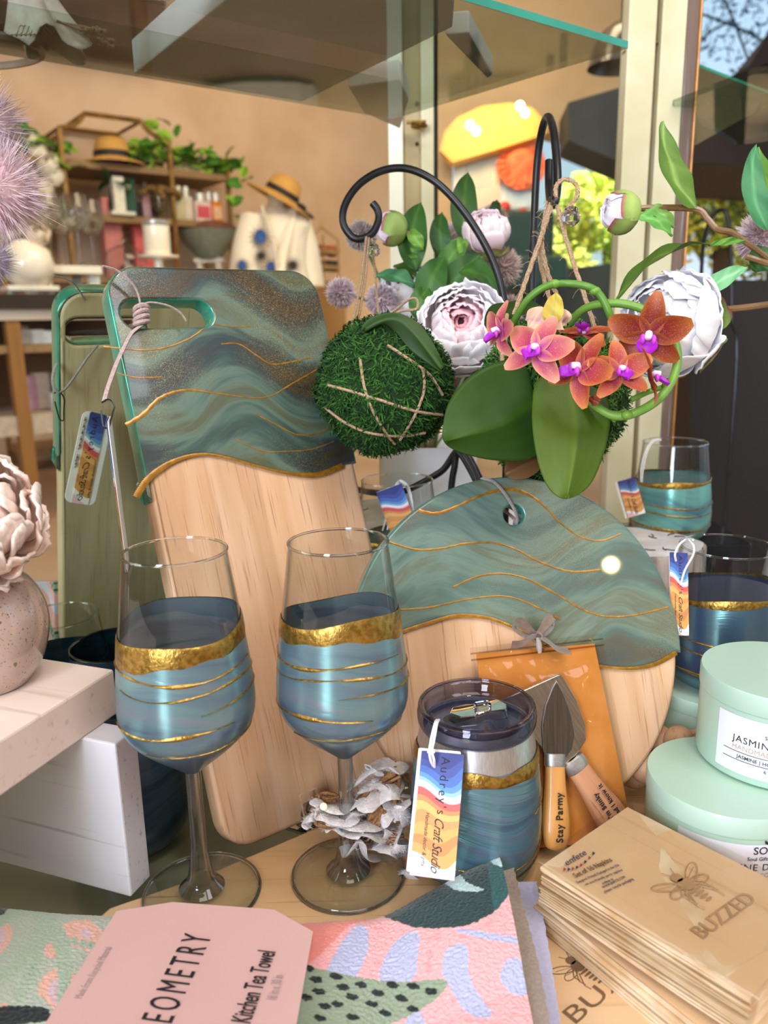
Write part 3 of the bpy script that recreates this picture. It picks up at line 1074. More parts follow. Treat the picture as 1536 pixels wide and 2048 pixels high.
# edge-on tag of the front board and its pin
tp, bt = lp(212, 800, .012), lp(214, 850, .012)
vdir = (EYE - lp(214, 850, .012)).normalized()
sd = V((vdir.y, -vdir.x, 0)).normalized() * -1
tx = V((vdir.x, vdir.y, 0)).normalized()
htop = lp(213, 838, .012)
dz = .104
MT = frame(htop - ZZ * dz + tx * 0 + rgt * .004, (tx * 1 + sd * -.06), ZZ + rgt * -.03)
t1 = tag_thing('hang tag seen edge on beside the green rim of the front tall board', MT, .04, dz, .005, lines=False, white_edge=.006, back_off=(0.004, 0))
safety_pin(lp(212, 800, .012), lp(213, 853, .012), rgt * 1.0, t1)
# the front tag's mirror image, facing us on the second board
MP = MBk @ TR(0, 0, BTH + .012)
pm = MP.to_3x3().col[2]


def l2(px, py, zo=0.0):
    return onp(px, py, MP.translation + pm * zo, pm)


c2 = thing('suede_cord', 'mirror image of the suede cord, hanging across the back of the mirrored tall board', 'cord', l2(160, 720))
flat_cord('strap', [l2(196, 690, -.006), l2(175, 715, -.004), l2(150, 752, 0), l2(130, 778, .003), l2(116, 786, .004)], .0021, CORDG, c2)
flat_cord('strap', [l2(116, 786, .004), l2(108, 775, .003), l2(105, 758, 0), l2(108, 740, -.004), l2(113, 728, -.01)], .0021, CORDG, c2)
flat_cord('tail', [l2(107, 552, 0), l2(124, 555, 0), l2(140, 562, 0), l2(152, 572, -.004), l2(170, 600, -.012)], .0013, CORDG, c2)
TLt, TRt = l2(107, 815, .004), l2(170, 830, .004)
xx = (TRt - TLt)


def drop(p, py):
    """length of a plumb line from p that ends at picture row py"""
    lo, hi = 0.0, 1.0
    for _ in range(40):
        m_ = (lo + hi) / 2
        d = p - ZZ * m_ - EYE
        if 1024 - F * d.dot(upv) / d.dot(fwd) < py:
            lo = m_
        else:
            hi = m_
    return lo


BLt = TLt - ZZ * drop(TLt, 1003)
MT2 = frame((BLt + xx * .5), xx, ZZ + xx.normalized() * -.03)
wt, ht = xx.length, (TLt - BLt).length
t2 = tag_thing('mirror image of the colourful hang tag with mirrored lettering, on the mirrored tall board', MT2, wt, ht, .006, mirror=True, back_off=(0, 0), white_edge=wt * .22)
mb = MB()
rn = random.Random(8)
for k in range(7):                            # pen strokes down the white margin
    y = ht * (.86 - .07 * k - (.06 if k > 4 else 0))
    mb.tube(spl([(-wt * .40 + .0015 * sin(k), y, .0007), (-wt * .36, y + .0018, .0007), (-wt * .375, y + .004, .0007), (-wt * .415, y + .002, .0007), (-wt * .40, y + .006, .0007)], 5), .00035, 5)
mb.build('handwriting', INKBR, t2)
safety_pin(l2(114, 783, .003), l2(123, 838, .003), xx.normalized() * 1.0, t2)

# ---- round board
RC = V((.0927, .5272, .005 + .12 * cos(R_(23.44))))
ra = 1.3478
WR = V((sin(ra), cos(ra), 0))
NR = V((cos(ra), -sin(ra), 0))
UR = cos(R_(23.44)) * ZZ - sin(R_(23.44)) * NR
MR = frame(RC, WR, UR) @ TR(0, 0, -.008)
RT = .016
MRs = MR @ TR(0, 0, RT)
rb = thing('cutting_board', 'round cutting board with teal resin upper half and pale wood lower half', 'cutting board', MR, 'resin cutting boards')
RR = .1205
hole = onf(1026, 1030, MRs)
circ = lambda r, cx=0, cy=0, n=96, a0=0, a1=2 * pi: [(cx + r * cos(a0 + (a1 - a0) * k / n), cy + r * sin(a0 + (a1 - a0) * k / n)) for k in range(n)]
solid2d('wood_panel', [circ(RR - .0015), circ(.0085, *hole, 32)], 0, RT, .003, BW3, rb)
wv = [(p.x, p.y) for p in spl([V((x, y, 0)) for x, y in [onf(a, b, MRs) for a, b in [(722, 1290), (760, 1272), (800, 1264), (850, 1248), (905, 1233), (950, 1233), (990, 1241), (1040, 1262), (1100, 1296), (1160, 1323), (1220, 1335), (1270, 1336), (1310, 1327), (1350, 1305)]]], 6)]
aL = math.atan2(wv[0][1], wv[0][0])
aR = math.atan2(wv[-1][1], wv[-1][0])
arc = [((RR + .0012) * cos(a), (RR + .0012) * sin(a)) for a in [aR + (aL % (2 * pi) - aR) * k / 90 for k in range(91)]]
inner = [p for p in wv if math.hypot(*p) < RR]
solid2d('resin_top', [arc + inner, circ(.0075, *hole, 32)], .001, RT + .002, .0022, [R_ROUND, R_EDGE2], rb, True, 3)
mb = MB()
rv = [([(836, 1022), (870, 1028), (910, 1015), (960, 992), (1010, 980), (1050, 988), (1085, 1012), (1120, 1048), (1160, 1075), (1200, 1082), (1240, 1068)], [.0016, .0016, .0013, .0013, .0018, .0018, .0013, .0009, .0008, .0008, .0007]),
      ([(776, 1085), (830, 1100), (880, 1098), (930, 1088), (985, 1087), (1030, 1100), (1080, 1126), (1140, 1144), (1200, 1140)], .001),
      ([(905, 1175), (950, 1155), (1000, 1148), (1050, 1158), (1110, 1188), (1160, 1218), (1210, 1233), (1270, 1230), (1335, 1214)], .0009),
      ([(800, 1220), (860, 1215), (930, 1200), (1000, 1193), (1050, 1205), (1120, 1240)], .0008)]
for p, w in rv:
    ribbon(mb, [onf(x, y, MRs) for x, y in p], w, RT + .0022)
ribbon(mb, [p for p in inner], [.0016, .0016, .0016, .002, .0016, .0012, .0012, .0014, .002, .0026], RT + .0022)
mb.build('gold_vein', GOLDV, rb)['label'] = 'gold veins flowing across the teal resin'


def lr(px, py, z):
    p = onf(px, py, MRs, z)
    return MR @ V((p[0], p[1], RT + z))


c3 = thing('suede_cord', 'grey suede cord looped through the hole of the round board', 'cord', lr(1020, 1010, .004))
flat_cord('strap', [lr(966, 957, -.012), lr(972, 958, .002), lr(990, 965, .0045), (lr(1012, 990, .0055)), lr(1030, 1022, .0045), lr(1035, 1044, -.004), lr(1028, 1046, -.014)], .0022, CORDG, c3)
flat_cord('strap', [lr(1035, 1044, -.012), lr(1020, 1030, -.018), lr(1000, 1015, -.025)], .0018, CORDM, c3)

# ---- clear acrylic easel
ez = thing('acrylic_easel', 'clear acrylic easel lip under the lower edge of the tall front board', 'easel', V((-.075, .49, -.05)))
eb = MF @ V((.066, 0, 0))
for k, x in (('lip', .062), ('lip', .132)):
    c = MF @ V((x, 0, 0))
    xd, yd, zd = [MF.to_3x3().col[i] for i in range(3)]
    P = [c - yd * .004 - zd * .01, c - yd * .004 + zd * .030, c + yd * .024 + zd * .030]
    mb = MB()
    q = xd * .007
    th = .003
    mb.slab([P[0] - q, P[1] - q, P[1] + q, P[0] + q], -yd * th)
    mb.slab([P[1] - q - yd * th, P[2] - q, P[2] + q, P[1] + q - yd * th], zd * th)
    mb.build('lip', SGLASS, ez, smooth=False, bevel=.0006, world=True)
    mb = MB()
    a = P[1] - yd * .004
    b_ = V((a.x + ND.x * .012, a.y + ND.y * .012, -.049 if k == 'x' else .0015))
    mb.tube(spl([P[0] - yd * .004 + zd * .012, (P[0] + b_) / 2 + ZZ * .01, b_ + ZZ * .012, b_], 5), .0045, 8, flat=.5)
    mb.build('leg', SGLASS, ez, world=True)

# ================================================================== WINE GLASSES
def wine_glass(x, y, rot, label, seed):
    t = thing('wine_glass', label, 'wine glass', TR(x, y, 0) @ RZ(rot), 'painted wine glasses')
    prof_all = [(.0047, .0845), (.0072, .0868), (.0125, .0915), (.0200, .0980), (.0280, .1055), (.0345, .1130), (.0380, .1210), (.0389, .1300), (.0383, .1420), (.0368, .1560), (.0348, .1720), (.0327, .1880), (.0304, .2050), (.0285, .2195)]
    cv = spl([V((r, 0, z)) for r, z in prof_all], 5)
    pr = [(p.x, p.z) for p in cv]
    ztop = .178
    wv_ = lambda a: .004 * sin(a + seed) + .0015 * sin(3 * a + seed * 2)
    mb = MB()
    mb.lathe(pr, 64)
    mb.build('bowl', GLASS, t, sharp=80)
    MB().tube([(.0285 * cos(2 * pi * k / 64), .0285 * sin(2 * pi * k / 64), .2195) for k in range(64)], .0008, 8, closed=True).build('rim', SGLASS, t)
    # painted skin up to a wavy line
    def f(r, z):
        return r
    low = [p for p in pr if p[1] < ztop - .004] + [(np.interp(ztop, [p[1] for p in pr], [p[0] for p in pr]), ztop)]
    n = len(low)
    zs_, rs_ = [p[1] for p in pr], [p[0] for p in pr]

    def wave(j, a, r, z):
        z2 = z + wv_(a) * max(0, (z - .12) / (ztop - .12))
        return float(np.interp(z2, zs_, rs_)) + .0004, z2
    mb = MB()
    mb.lathe(low, 64, None, 0, wave)
    mb.build('painted_skin', PEARL, t, sharp=80)

    def band(z0, amp, ph, w, a0, a1, lift=.0008, nm='gold_line'):
        mb = MB()
        N = 40
        def bw(j, a, r, z):
            k = (a - a0) / (a1 - a0)
            if nm == 'gold_band':
                zz = ztop + wv_(a) + [-.0115, -.0095, -.004, -.0005, .0005][j] * (1 + .25 * sin(2 * a + seed)) + (.0008 * sin(9 * a + j) if j == 0 else 0)
            else:
                e = w * sin(pi * min(max(k, 0.02), .98)) * (1 + .4 * sin(7 * a + seed))
                zz = z0 + amp * sin(2.2 * a + ph) + e * [-1, -.3, 0, .3, 1][j]
            return float(np.interp(zz, zs_, rs_)) + .0004 + lift * [0.1, .8, 1, .8, .1][j], zz
        mb.lathe([(0, 0)] * 5, N, None, 0, bw, a0, a1)
        mb.build(nm, GOLD, t, sharp=80)
    band(0, 0, 0, 0, 0, 2 * pi, .0006, 'gold_band')
    for (z0, amp, ph, w, a0, a1) in [(.157, .0018, seed, .0009, 2.9, 6.0), (.149, .0022, seed + 1, .0007, 3.6, 7.2), (.126, .0016, seed + 2, .0012, 3.3, 5.4), (.139, .002, seed + .4, .0007, 4.9, 7.4), (.1135, .0012, seed, .0006, 4.0, 6.6), (.152, .0015, seed, .0008, 1, 2.6)]:
        band(z0, amp, ph, w, a0, a1)
    # stem
    sp_r = [(.0047, .0850), (.0046, .070), (.0047, .052), (.0050, .036), (.0060, .024), (.0074, .0155), (.0090, .0105), (.0118, .0070), (.0140, .0046)]
    cs = spl([V((r, 0, z)) for r, z in sp_r], 4)
    mb = MB()
    mb.lathe([(p.x, p.z) for p in cs], 32)
    mb.cap(.0047, .0850, 32).cap(.0140, .0046, 32, up=False)
    mb.build('stem', STEMG, t, sharp=80)
    mb = MB()
    mb.lathe([(.0005, .0042), (.014, .0040), (.024, .0028), (.0345, .0022), (.0356, .0014), (.0345, .0004), (.014, .0010), (.0005, .0014)], 64)
    bs_ = mb.build('base', GLASS, t, sharp=80)
    MB().tube([(.0352 * cos(2 * pi * k / 64), .0352 * sin(2 * pi * k / 64), .0014) for k in range(64)], .0011, 8, closed=True).build('base_rim', SGLASS, bs_)
    return t


wine_glass(-.1162, .4262, .25, 'painted blue and gold wine glass nearest the white bench, in front of the tall board', .6)
wine_glass(-.0265, .4399, -.2, 'painted blue and gold wine glass between the tall board and the tumbler', 2.2)


# ---- stemless glasses
def stemless(loc, label, skin, rot=0, k=1.0, ztop=.060, seed=1.0, full=True):
    t = thing('stemless_glass', label, 'glass', TR(loc) @ RZ(rot), 'painted stemless glasses')
    pa = [(.0001, .0012), (.022, .0008), (.030, .003), (.0365, .010), (.0402, .021), (.0405, .032), (.0392, .050), (.0368, .070), (.0345, .088), (.0327, .1045)]
    pr = [(p.x * k, p.z * k) for p in spl([V((max(r, .0001), 0, z)) for r, z in pa], 5)]
    mb = MB()
    mb.lathe(pr, 56)
    R2, Z2 = pr[-1]
    mb.build('bowl', GLASS, t, sharp=80)
    MB().tube([(R2 * cos(2 * pi * q / 56), R2 * sin(2 * pi * q / 56), Z2) for q in range(56)], .0008, 8, closed=True).build('rim', SGLASS, t)
    zs_, rs_ = [p[1] for p in pr][4:], [p[0] for p in pr][4:]
    ztop *= k
    wv_ = lambda a: .0028 * sin(a + seed) + .001 * sin(3 * a + seed)
    low = [p for p in pr if p[1] < ztop - .003] + [(0, ztop)]

    def wave(j, a, r, z):
        z2 = z + wv_(a) * max(0, (z - .02) / (ztop - .02))
        return (float(np.interp(z2, zs_, rs_)) if z2 > .003 else r) + .0004, z2
    mb = MB()
    mb.lathe(low, 56, None, 0, wave)
    mb.build('painted_skin', skin, t, sharp=80)
    if full:
        for nm, z0, w, a0, a1 in [('gold_band', None, .0028, 0, 2 * pi), ('gold_line', .042, .0007, 2.8, 6.2), ('gold_line', .034, .0008, 3.2, 5.6), ('gold_line', .018, .0016, 3.0, 6.4)]:
            mb = MB()

            def bw(j, a, r, z):
                zz = (ztop + wv_(a) if z0 is None else z0 * k + .0015 * sin(2 * a + seed)) + w * [-1, -.4, 0, .4, .8][j] * (1 + .4 * sin(3 * a + seed))
                return float(np.interp(zz, zs_, rs_)) + .0006 + .0006 * [.1, .8, 1, .8, .1][j], zz
            mb.lathe([(0, 0)] * 5, 44, None, 0, bw, a0, a1)
            mb.build(nm, GOLD, t, sharp=80)
    return t


g4c = at(1457, 1082, .622)
stemless((g4c.x, g4c.y, g4c.z - .1045 * 1.12), 'dark blue painted stemless glass on the green tin at the right edge', PEARL, .4, 1.08, .072, 2.0)
g3c = at(1351, 884, .843)
g3b = V((g3c.x, g3c.y, g3c.z - .1045))
stemless(g3b, 'teal painted stemless glass at the back right against the dark window', PEARL_T, .1, 1.0, .066, 1.2)
g5c = at(794, 960, .735)
g5b = V((g5c.x, g5c.y, g5c.z - .1045))
stemless(g5b, 'clear topped stemless glass with a string tag between tall board and round board', PEARL_T, 0, 1.0, .050, 2.0)
# black block under the far right glass, small wood block under the middle one
mb = MB()
mb.box((g3b.x + .012, g3b.y + .02, g3b.z / 2 - .025), (.13, .10, g3b.z + .05))
tag(mb.build('display_block', simple('black_gloss', '#0c0d0e', .08, 0, '#131415', 10, coat=.8), None, smooth=False, bevel=.002), 'glossy black display block under the teal stemless glass at the back', 'block')


def wood_slice(c, r, h, label, seed=1, m2=None):
    rn = random.Random(seed)
    ph = [rn.random() * 6 for _ in range(5)]
    rad = lambda a: r * (1 + .05 * sin(2 * a + ph[0]) + .04 * sin(3 * a + ph[1]) + .025 * sin(7 * a + ph[2]) + .012 * sin(15 * a + ph[3]))
    t = thing('wood_slice', label, 'wood slice', TR(c), 'painted wood slices')
    mb = MB()
    mb.lathe([(1, -h), (1.01, -h * .9), (1.03, -h * .5), (1.0, -.004), (.97, -.0005)], 96, None, 0, lambda j, a, q, z: (rad(a) * q * (1 + .02 * sin(23 * a + z * 300)), z))
    mb.build('bark', simple('pale_bark', '#cfc0b6', .9, 0, '#8f7f76', 60, .8, 220, stretch=(1, 1, .3), bd=.003), t)
    mb = MB()
    mb.lathe([(.97, -.0005), (.8, .0006), (.45, .0008), (.001, .0006)], 96, None, 0, lambda j, a, q, z: (rad(a) * q, z))
    mb.build('painted_top', m2 or simple('white_painted_top', '#eeecec', .6, 0, '#d5d0cd', 35, .3, 150), t)
    mb = MB()
    for k in range(9):
        a, q = rn.random() * 6, .35 + .5 * rn.random()
        p = V((cos(a) * r * q, sin(a) * r * q, .0014))
        d = V((rn.gauss(0, 1), rn.gauss(0, 1), 0)).normalized() * .005
        mb.tube([p - d, p + V((d.y, -d.x, 0)) * .3, p + d], .0005, 5)
    mb.build('crack', simple('dark_crack', '#3d3431', .9, 0, '#2d2624', 60), t)
    return t


sc1 = at(1270, 1082, .80)
wood_slice(sc1, .062, sc1.z + .05, 'white topped wood slice beside the right edge of the round board', 3)
g5 = at(770, 985, .74)
wood_slice(V((g5b.x + .035, g5b.y + .12, .135)), .105, .185, 'wood slice with pale edge under the black hook foot behind the moss ball', 9)
mb = MB()
mb.box((g5b.x, g5b.y, (g5b.z - .05) / 2 - .0), (.09, .07, g5b.z + .05))
tag(mb.build('display_block', WHITEWASH, None, smooth=False, bevel=.002), 'whitewashed block hidden under the middle stemless glass behind the round board', 'block')


def string_tag(name_label, M, w, h, loop, lines=True, bo=(.003, .002), knot_at=None):
    t = tag_thing(name_label, M, w, h, .0006, back_off=bo, lines=lines)
    for L in loop:
        mb = MB()
        mb.tube(spl(L, 8), .00085, 6)
        mb.build('string', STRING, t, world=True)
    return t


# tag on the tumbler
TA, TB, TC = at(797, 1502, .468), at(881, 1510, .462), at(819, 1750, .438)
xx = TB - TA
hh = (TC - TA).length
MT3 = frame(TC + xx * .5, xx, TA - TC)
string_tag('hang tag with wavy blue to orange print leaning on the tumbler', MT3, xx.length, hh,
           [[at(867, 1532, .459), at(862, 1522, .456), at(859, 1505, .455), at(862, 1480, .457), at(870, 1447, .462), at(874, 1440, .472)],
            [at(869, 1534, .459), at(868, 1520, .455), at(864, 1502, .454), at(868, 1480, .456), at(874, 1447, .462), at(878, 1440, .472)],
            [at(856, 1503, .455), at(862, 1499, .4535), at(868, 1503, .455), at(862, 1507, .4535), at(856, 1503, .455)]], bo=(.0022, .0016))
# tag on the right glass
p0, p1, p2 = at(1326, 1104, .60), at(1362, 1106, .602), at(1341, 1270, .592)
string_tag('hang tag turned aside left of the dark blue stemless glass', frame(p2 + (p1 - p0) * .5, p1 - p0, p0 - p2), (p1 - p0).length, (p0 - p2).length,
           [[at(1352, 1122, .598), at(1350, 1108, .596), at(1358, 1090, .596), at(1372, 1079, .60), at(1386, 1080, .585)],
            [at(1361, 1170, .592), at(1370, 1140, .588), at(1386, 1110, .584), at(1387, 1092, .584), at(1378, 1080, .59)]], bo=(.0, .0))
# tag on the far glass
p0, p1, p2 = at(1253, 962, .80), at(1288, 952, .80), at(1256, 1036, .80)
string_tag('hang tag left of the teal stemless glass by the cream post', frame(p2 + (p1 - p0) * .5, p1 - p0, p0 - p2), (p1 - p0).length, (p0 - p2).length * 1.02,
           [[at(1282, 964, .795), at(1282, 940, .79), at(1290, 905, .79), at(1304, 882, .80), at(1320, 878, .81)],
            [at(1284, 964, .795), at(1286, 940, .79), at(1294, 905, .79), at(1306, 884, .80), at(1322, 880, .81)]], bo=(.003, 0))
# tag on the middle glass
p0, p1, p2 = at(782, 1034, .70), at(832, 1016, .70), at(790, 1090, .70)
string_tag('navy corner of a hang tag on the stemless glass behind the round board', frame(p2 + (p1 - p0) * .5, p1 - p0, ZZ), (p1 - p0).length, .05,
           [[at(824, 1022, .70), at(820, 995, .70), at(812, 972, .705), at(800, 963, .715), at(792, 970, .71), at(780, 1010, .70), at(765, 1062, .70)],
            [at(826, 1022, .70), at(823, 995, .70), at(815, 970, .705), at(800, 961, .715), at(795, 972, .71), at(784, 1010, .70), at(775, 1060, .70)]], lines=False, bo=(0, 0))
# ================================================================== TUMBLER
tb = V((.055, .452, 0))
tu = thing('wine_tumbler', 'painted blue stainless tumbler with clear lid in front of the round board', 'tumbler', TR(tb) @ RZ(.3))
pr = [(p.x, p.z) for p in spl([V((r, 0, z)) for r, z in [(.0300, .0008), (.0358, .004), (.0398, .016), (.0412, .034), (.0405, .052), (.0390, .070), (.0368, .086), (.0345, .0985)]], 5)]
TUMB = resin('tumbler_brushed_paint', [(.26, '#33506c'), (.40, '#587690'), (.5, '#6690a0'), (.6, '#73809a'), (.72, '#5a8a94'), (.84, '#44607e')], ax='z', ang=50, stretch=150, metal=.15, gold=.05, rough=.12, wob=.003, bmp=.5, sheen='#8fe4d6')
mb = MB()
i0 = [i for i, p in enumerate(pr) if p[1] <= .082]
mb.lathe([(r + .0004, z) for r, z in pr if z <= .0835], 72)
mb.cap(.0304, .0008, 72, up=False)
mb.build('painted_body', TUMB, tu, sharp=80)
mb = MB()
mb.lathe([(r, z) for r, z in pr if z >= .079] + [(.0332, .0988), (.0328, .09), (.0325, .076), (.0005, .074)], 72)
mb.build('steel_rim', STEEL, tu, sharp=60)
zs_, rs_ = [p[1] for p in pr], [p[0] for p in pr]


def tband(nm, zf, w, a0, a1, lift=.0009):
    mb = MB()

    def bw(j, a, r, z):
        zz = zf(a) + w(a) * [-1, -.5, 0, .5, 1][j]
        return float(np.interp(zz, zs_, rs_)) + .0005 + lift * [.1, .8, 1, .8, .1][j] * (1 + .3 * sin(40 * a + 3 * j)), zz
    mb.lathe([(0, 0)] * 5, 90, None, 0, bw, a0, a1)
    mb.build(nm, GOLD, tu, sharp=80)


tband('gold_band', lambda a: .0805 + .0012 * sin(a * 2 + 1) + .0006 * sin(9 * a), lambda a: .0042 + .0008 * sin(5 * a), 0, 2 * pi)
for z0, s0, a0, a1, w in [(.010, .006, 3.4, 6.4, .0009), (.017, .006, 4.2, 6.3, .0006), (.044, .01, 5.3, 6.4, .0006), (.024, .004, 3.0, 4.4, .0006)]:
    tband('gold_line', lambda a, z0=z0, s0=s0, a1=a1: z0 + s0 * (a - 4.6) * .8, lambda a, w=w, a0=a0, a1=a1: w * sin(pi * min(.98, max(.02, (a - a0) / (a1 - a0)))) + .0001, a0, a1, .0006)
LIDG = thin_glass('smoky_clear_lid', '#c9cbdc', '#6d6f88', .02, 1.49)
lid = MB()
lid.lathe([(.0318, .092), (.0330, .0965), (.0352, .0982), (.0366, .1015), (.0368, .1060), (.0358, .1098), (.0340, .1112), (.0322, .1105), (.0312, .1070), (.0300, .1022), (.0250, .1008), (.0005, .1006)], 72)
lo = lid.build('lid', LIDG, tu, sharp=70)
mb = MB()
mb.tube([(.0349 * cos(2 * pi * k / 72), .0349 * sin(2 * pi * k / 72), .1105) for k in range(72)], .0013, 8, closed=True)
mb.build('lid_rim', clear_glass('lid_acrylic', '#dfe0ee', 0, 1.45), lo)
mb = MB()
prs = [(-.019, .0), (-.014, .008), (-.004, .0095), (.006, .007), (.019, .009), (.0215, 0), (.018, -.008), (.006, -.007), (-.004, -.0095), (-.014, -.008)]
mb.hexa([V((x, y, .1012)) for x, y in prs], [V((x * .95, y * .9, .1075)) for x, y in prs])
mb.box((.004, 0, .1085), (.010, .006, .005))
sl = mb.build('lid_slider', clear_glass('slider_acrylic', '#e6e4ee', .02, 1.45), lo, smooth=False, bevel=.001)
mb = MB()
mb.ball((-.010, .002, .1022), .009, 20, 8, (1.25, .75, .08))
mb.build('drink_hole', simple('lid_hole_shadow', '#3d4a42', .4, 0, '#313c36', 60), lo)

# ================================================================== CHEESE KNIFE PACK
bo_ = onz(1108, 1702, 0.001)
MK = frame(bo_, WR, UR)


def kp(px, py, z=0.0):
    p = onf(px, py, MK, z)
    return V((p[0], p[1], z))


pk_ = thing('knife_pack', 'clear gift bag with copper card and taupe bow leaning on the round board', 'gift bag', MK)
TLc, TRc, BRc, BLc = kp(952, 1308), kp(1188, 1287), kp(1262, 1640), kp(1000, 1690)
COPPER = simple('copper_card', '#eda052', .32, .35, '#e39340', 60, .15, 700)
q = [BLc - V((0, .004, 0)), BRc - V((0, .012, 0)), TRc, TLc]
MB().slab(q, (0, 0, .0006)).build('copper_card', COPPER, pk_, smooth=False)
TLb, TRb, BRb = kp(938, 1296), kp(1201, 1267), kp(1272, 1645)
BLb = kp(985, 1700)
q = [BLb, BRb - V((0, .008, 0)), TRb, TLb]


def bagfn(u, v):
    p = (q[0] * (1 - u) + q[1] * u) * (1 - v) + (q[3] * (1 - u) + q[2] * u) * v
    e = min(1, 6 * min(u, 1 - u)) * min(1, 5 * (1 - v))
    p.z += .0015 + e * (.0075 * (1 - v) ** .5 + .0006 * mnoise.noise(V((u * 7, v * 16, 1)))) + .0012 * mnoise.noise(V((u * 14 + v * 6, v * 9, 4)))
    return p


MB().grid(bagfn, 40, 60).build('clear_bag', FILM, pk_, sharp=180)
mb = MB()
for k, (d, w) in enumerate(((.0, .0011), (.0042, .0011))):
    a, b = TLb.lerp(BLb, .03), TRb.lerp(BRb, .03)
    mb.box((0, 0, 0), ((b - a).length, w, .0012), TR((a + b) / 2 - V((0, d, -.0022))) @ RZ(math.atan2(b.y - a.y, b.x - a.x)))
mb.build('zip_seal', thin_glass('zip_strip', '#e8dccb', '#b9a98f', .05), pk_, smooth=False)
# bow
RIB = simple('taupe_satin', '#a88f7c', .28, .35, '#8d7767', 160, .1, 2500, sheen=.5)
bc = kp(1073, 1272, .006)


def rib(pts, w, tilt=(0, 1, .4)):
    P = spl([bc + V(p) for p in pts], 8)
    mb = MB()
    vs, n = [], len(P)
    for i in range(n):
        t_ = (P[min(i + 1, n - 1)] - P[max(i - 1, 0)]).normalized()
        s_ = t_.cross(V((0, 0, 1))) * .55 + V((0, 0, .8))
        s_ = (s_ - t_ * s_.dot(t_)).normalized()
        f = min(1, .35 + 2.2 * min(i, n - 1 - i) / n) if w < 0 else min(1, .35 + 2.2 * i / n)
        vs += [P[i] - s_ * abs(w) * f, P[i] + s_ * abs(w) * f]
    mb.add(vs, [(2 * i, 2 * i + 1, 2 * i + 3, 2 * i + 2) for i in range(n - 1)])
    return mb


bw_ = thing('ribbon_bow', 'taupe satin ribbon bow tied through the top of the clear gift bag', 'bow', MK @ TR(bc))
bc = V((0, 0, 0))
for nm, pts, w in [('loop', [(0, 0, 0), (-.006, .004, .004), (-.012, .0105, .003), (-.0145, .007, -.001), (-.008, .001, -.001), (0, -.001, 0)], -.0044),
                   ('loop', [(0, 0, 0), (.005, .006, .004), (.0115, .0115, .003), (.0135, .006, -.001), (.007, .001, 0), (0, -.001, 0)], -.0044),
                   ('tail', [(0, 0, .001), (-.006, -.001, .003), (-.013, -.004, .002), (-.019, -.004, .001)], .0044),
                   ('tail', [(0, 0, .001), (.006, -.004, .003), (.013, -.010, .002), (.022, -.0125, .001)], .0044),
                   ('knot', [(-.0022, .0018, .002), (0, .0024, .004), (.0022, 0, .0045), (.0012, -.0028, .0035)], .0022)]:
    rib(pts, w).build(nm, RIB, bw_, sharp=180)
mb = MB()
mb.tube([(0, -.001, .003), (0, -.006, .0025), (.0003, -.0115, .001)], [.0016, .0022, .0014], 8, flat=.5)
mb.build('tie', simple('silver_tie', '#dcd8d4', .25, .6, '#c9c4bf', 200), bw_)

HW1 = wood('knife_handle_wood', '#dca45c', '#cf9048', '#a86f33', 'y', 260, .4, 0, .3)
HW2 = wood('knife_handle_oak', '#cf9a72', '#b67d56', '#7e5236', 'y', 260, .45, 0, .2)


def knife(label, base, tip, zoff, blade, lines, hw, hl, bm, scale=1.0):
    """origin at the handle's butt; y runs to the blade"""
    a, b = kp(*base, zoff), kp(*tip, zoff)
    d = (b - a).normalized()
    M = MK @ TR(a) @ RZ(math.atan2(d.y, d.x) - pi / 2)
    bi = (TR(a) @ RZ(math.atan2(d.y, d.x) - pi / 2)).inverted()
    t = thing('cheese_knife', label, 'knife', M, 'cheese knives in the gift bag')
    pf = [(.0002, 0), (.0062, .002), (.0088, .007), (.0098, .014), (.0094, .022), (.0082, .032), (.0072, .042), (.0068, hl)]
    cs = spl([V((r, 0, z)) for r, z in pf], 4)
    mb = MB()
    mb.lathe([(p.x * scale, p.z) for p in cs], 24, RX(-pi / 2) @ Matrix.Diagonal((1, .62, 1, 1)))
    mb.cap(.0068 * scale, hl, 24, RX(-pi / 2) @ Matrix.Diagonal((1, .62, 1, 1)))
    mb.build('handle', hw, t, sharp=70)
    mb = MB()
    mb.lathe([(.0070 * scale, hl - .001), (.0074 * scale, hl), (.0072 * scale, hl + .0068), (.004, hl + .0072)], 24, RX(-pi / 2) @ Matrix.Diagonal((1, .62, 1, 1)))
    mb.build('ferrule', STEEL, t, sharp=50)
    solid2d('blade', [[tuple((bi @ kp(x, y, zoff)).xy) for x, y in blade]], -.0009, .0009, .0008, [bm, STEEL], t, True)
    for s_, sz_, x, y in lines:
        text(s_, sz_, INK, t, TR(x, y, .0063 * scale) @ RZ(pi / 2), bold=.00007, space=1.12, depth=.0003, fx=.92)
    return t


BLADE = simple('blade_steel', '#a9a198', .22, 1, '#938b82', 700, .1, 900, stretch=(1, .05, 1))
BLADE2 = simple('dark_blade_steel', '#6e665f', .3, .9, '#5c554f', 700, .1, 900, stretch=(1, .05, 1))
heart = [(1095, 1524), (1086, 1500), (1083, 1450), (1090, 1410), (1104, 1374), (1112, 1360), (1127, 1388), (1142, 1430), (1149, 1470), (1143, 1500), (1127, 1523)]
cleav = [(1112, 1528), (1070, 1480), (1030, 1430), (1003, 1399), (1060, 1374), (1112, 1350), (1122, 1348), (1152, 1400), (1170, 1450), (1171, 1480), (1140, 1530)]
knife("wide blade cheese knife with pale oak handle lettered 'I'm Stinky and I know it'", (1248, 1672), (1150, 1528), .008, cleav,
      [("I'm Stinky", .0047, -.0010, .017), ("and I know it", .0044, .0050, .0145)], HW2, .0535, BLADE, 1.18)
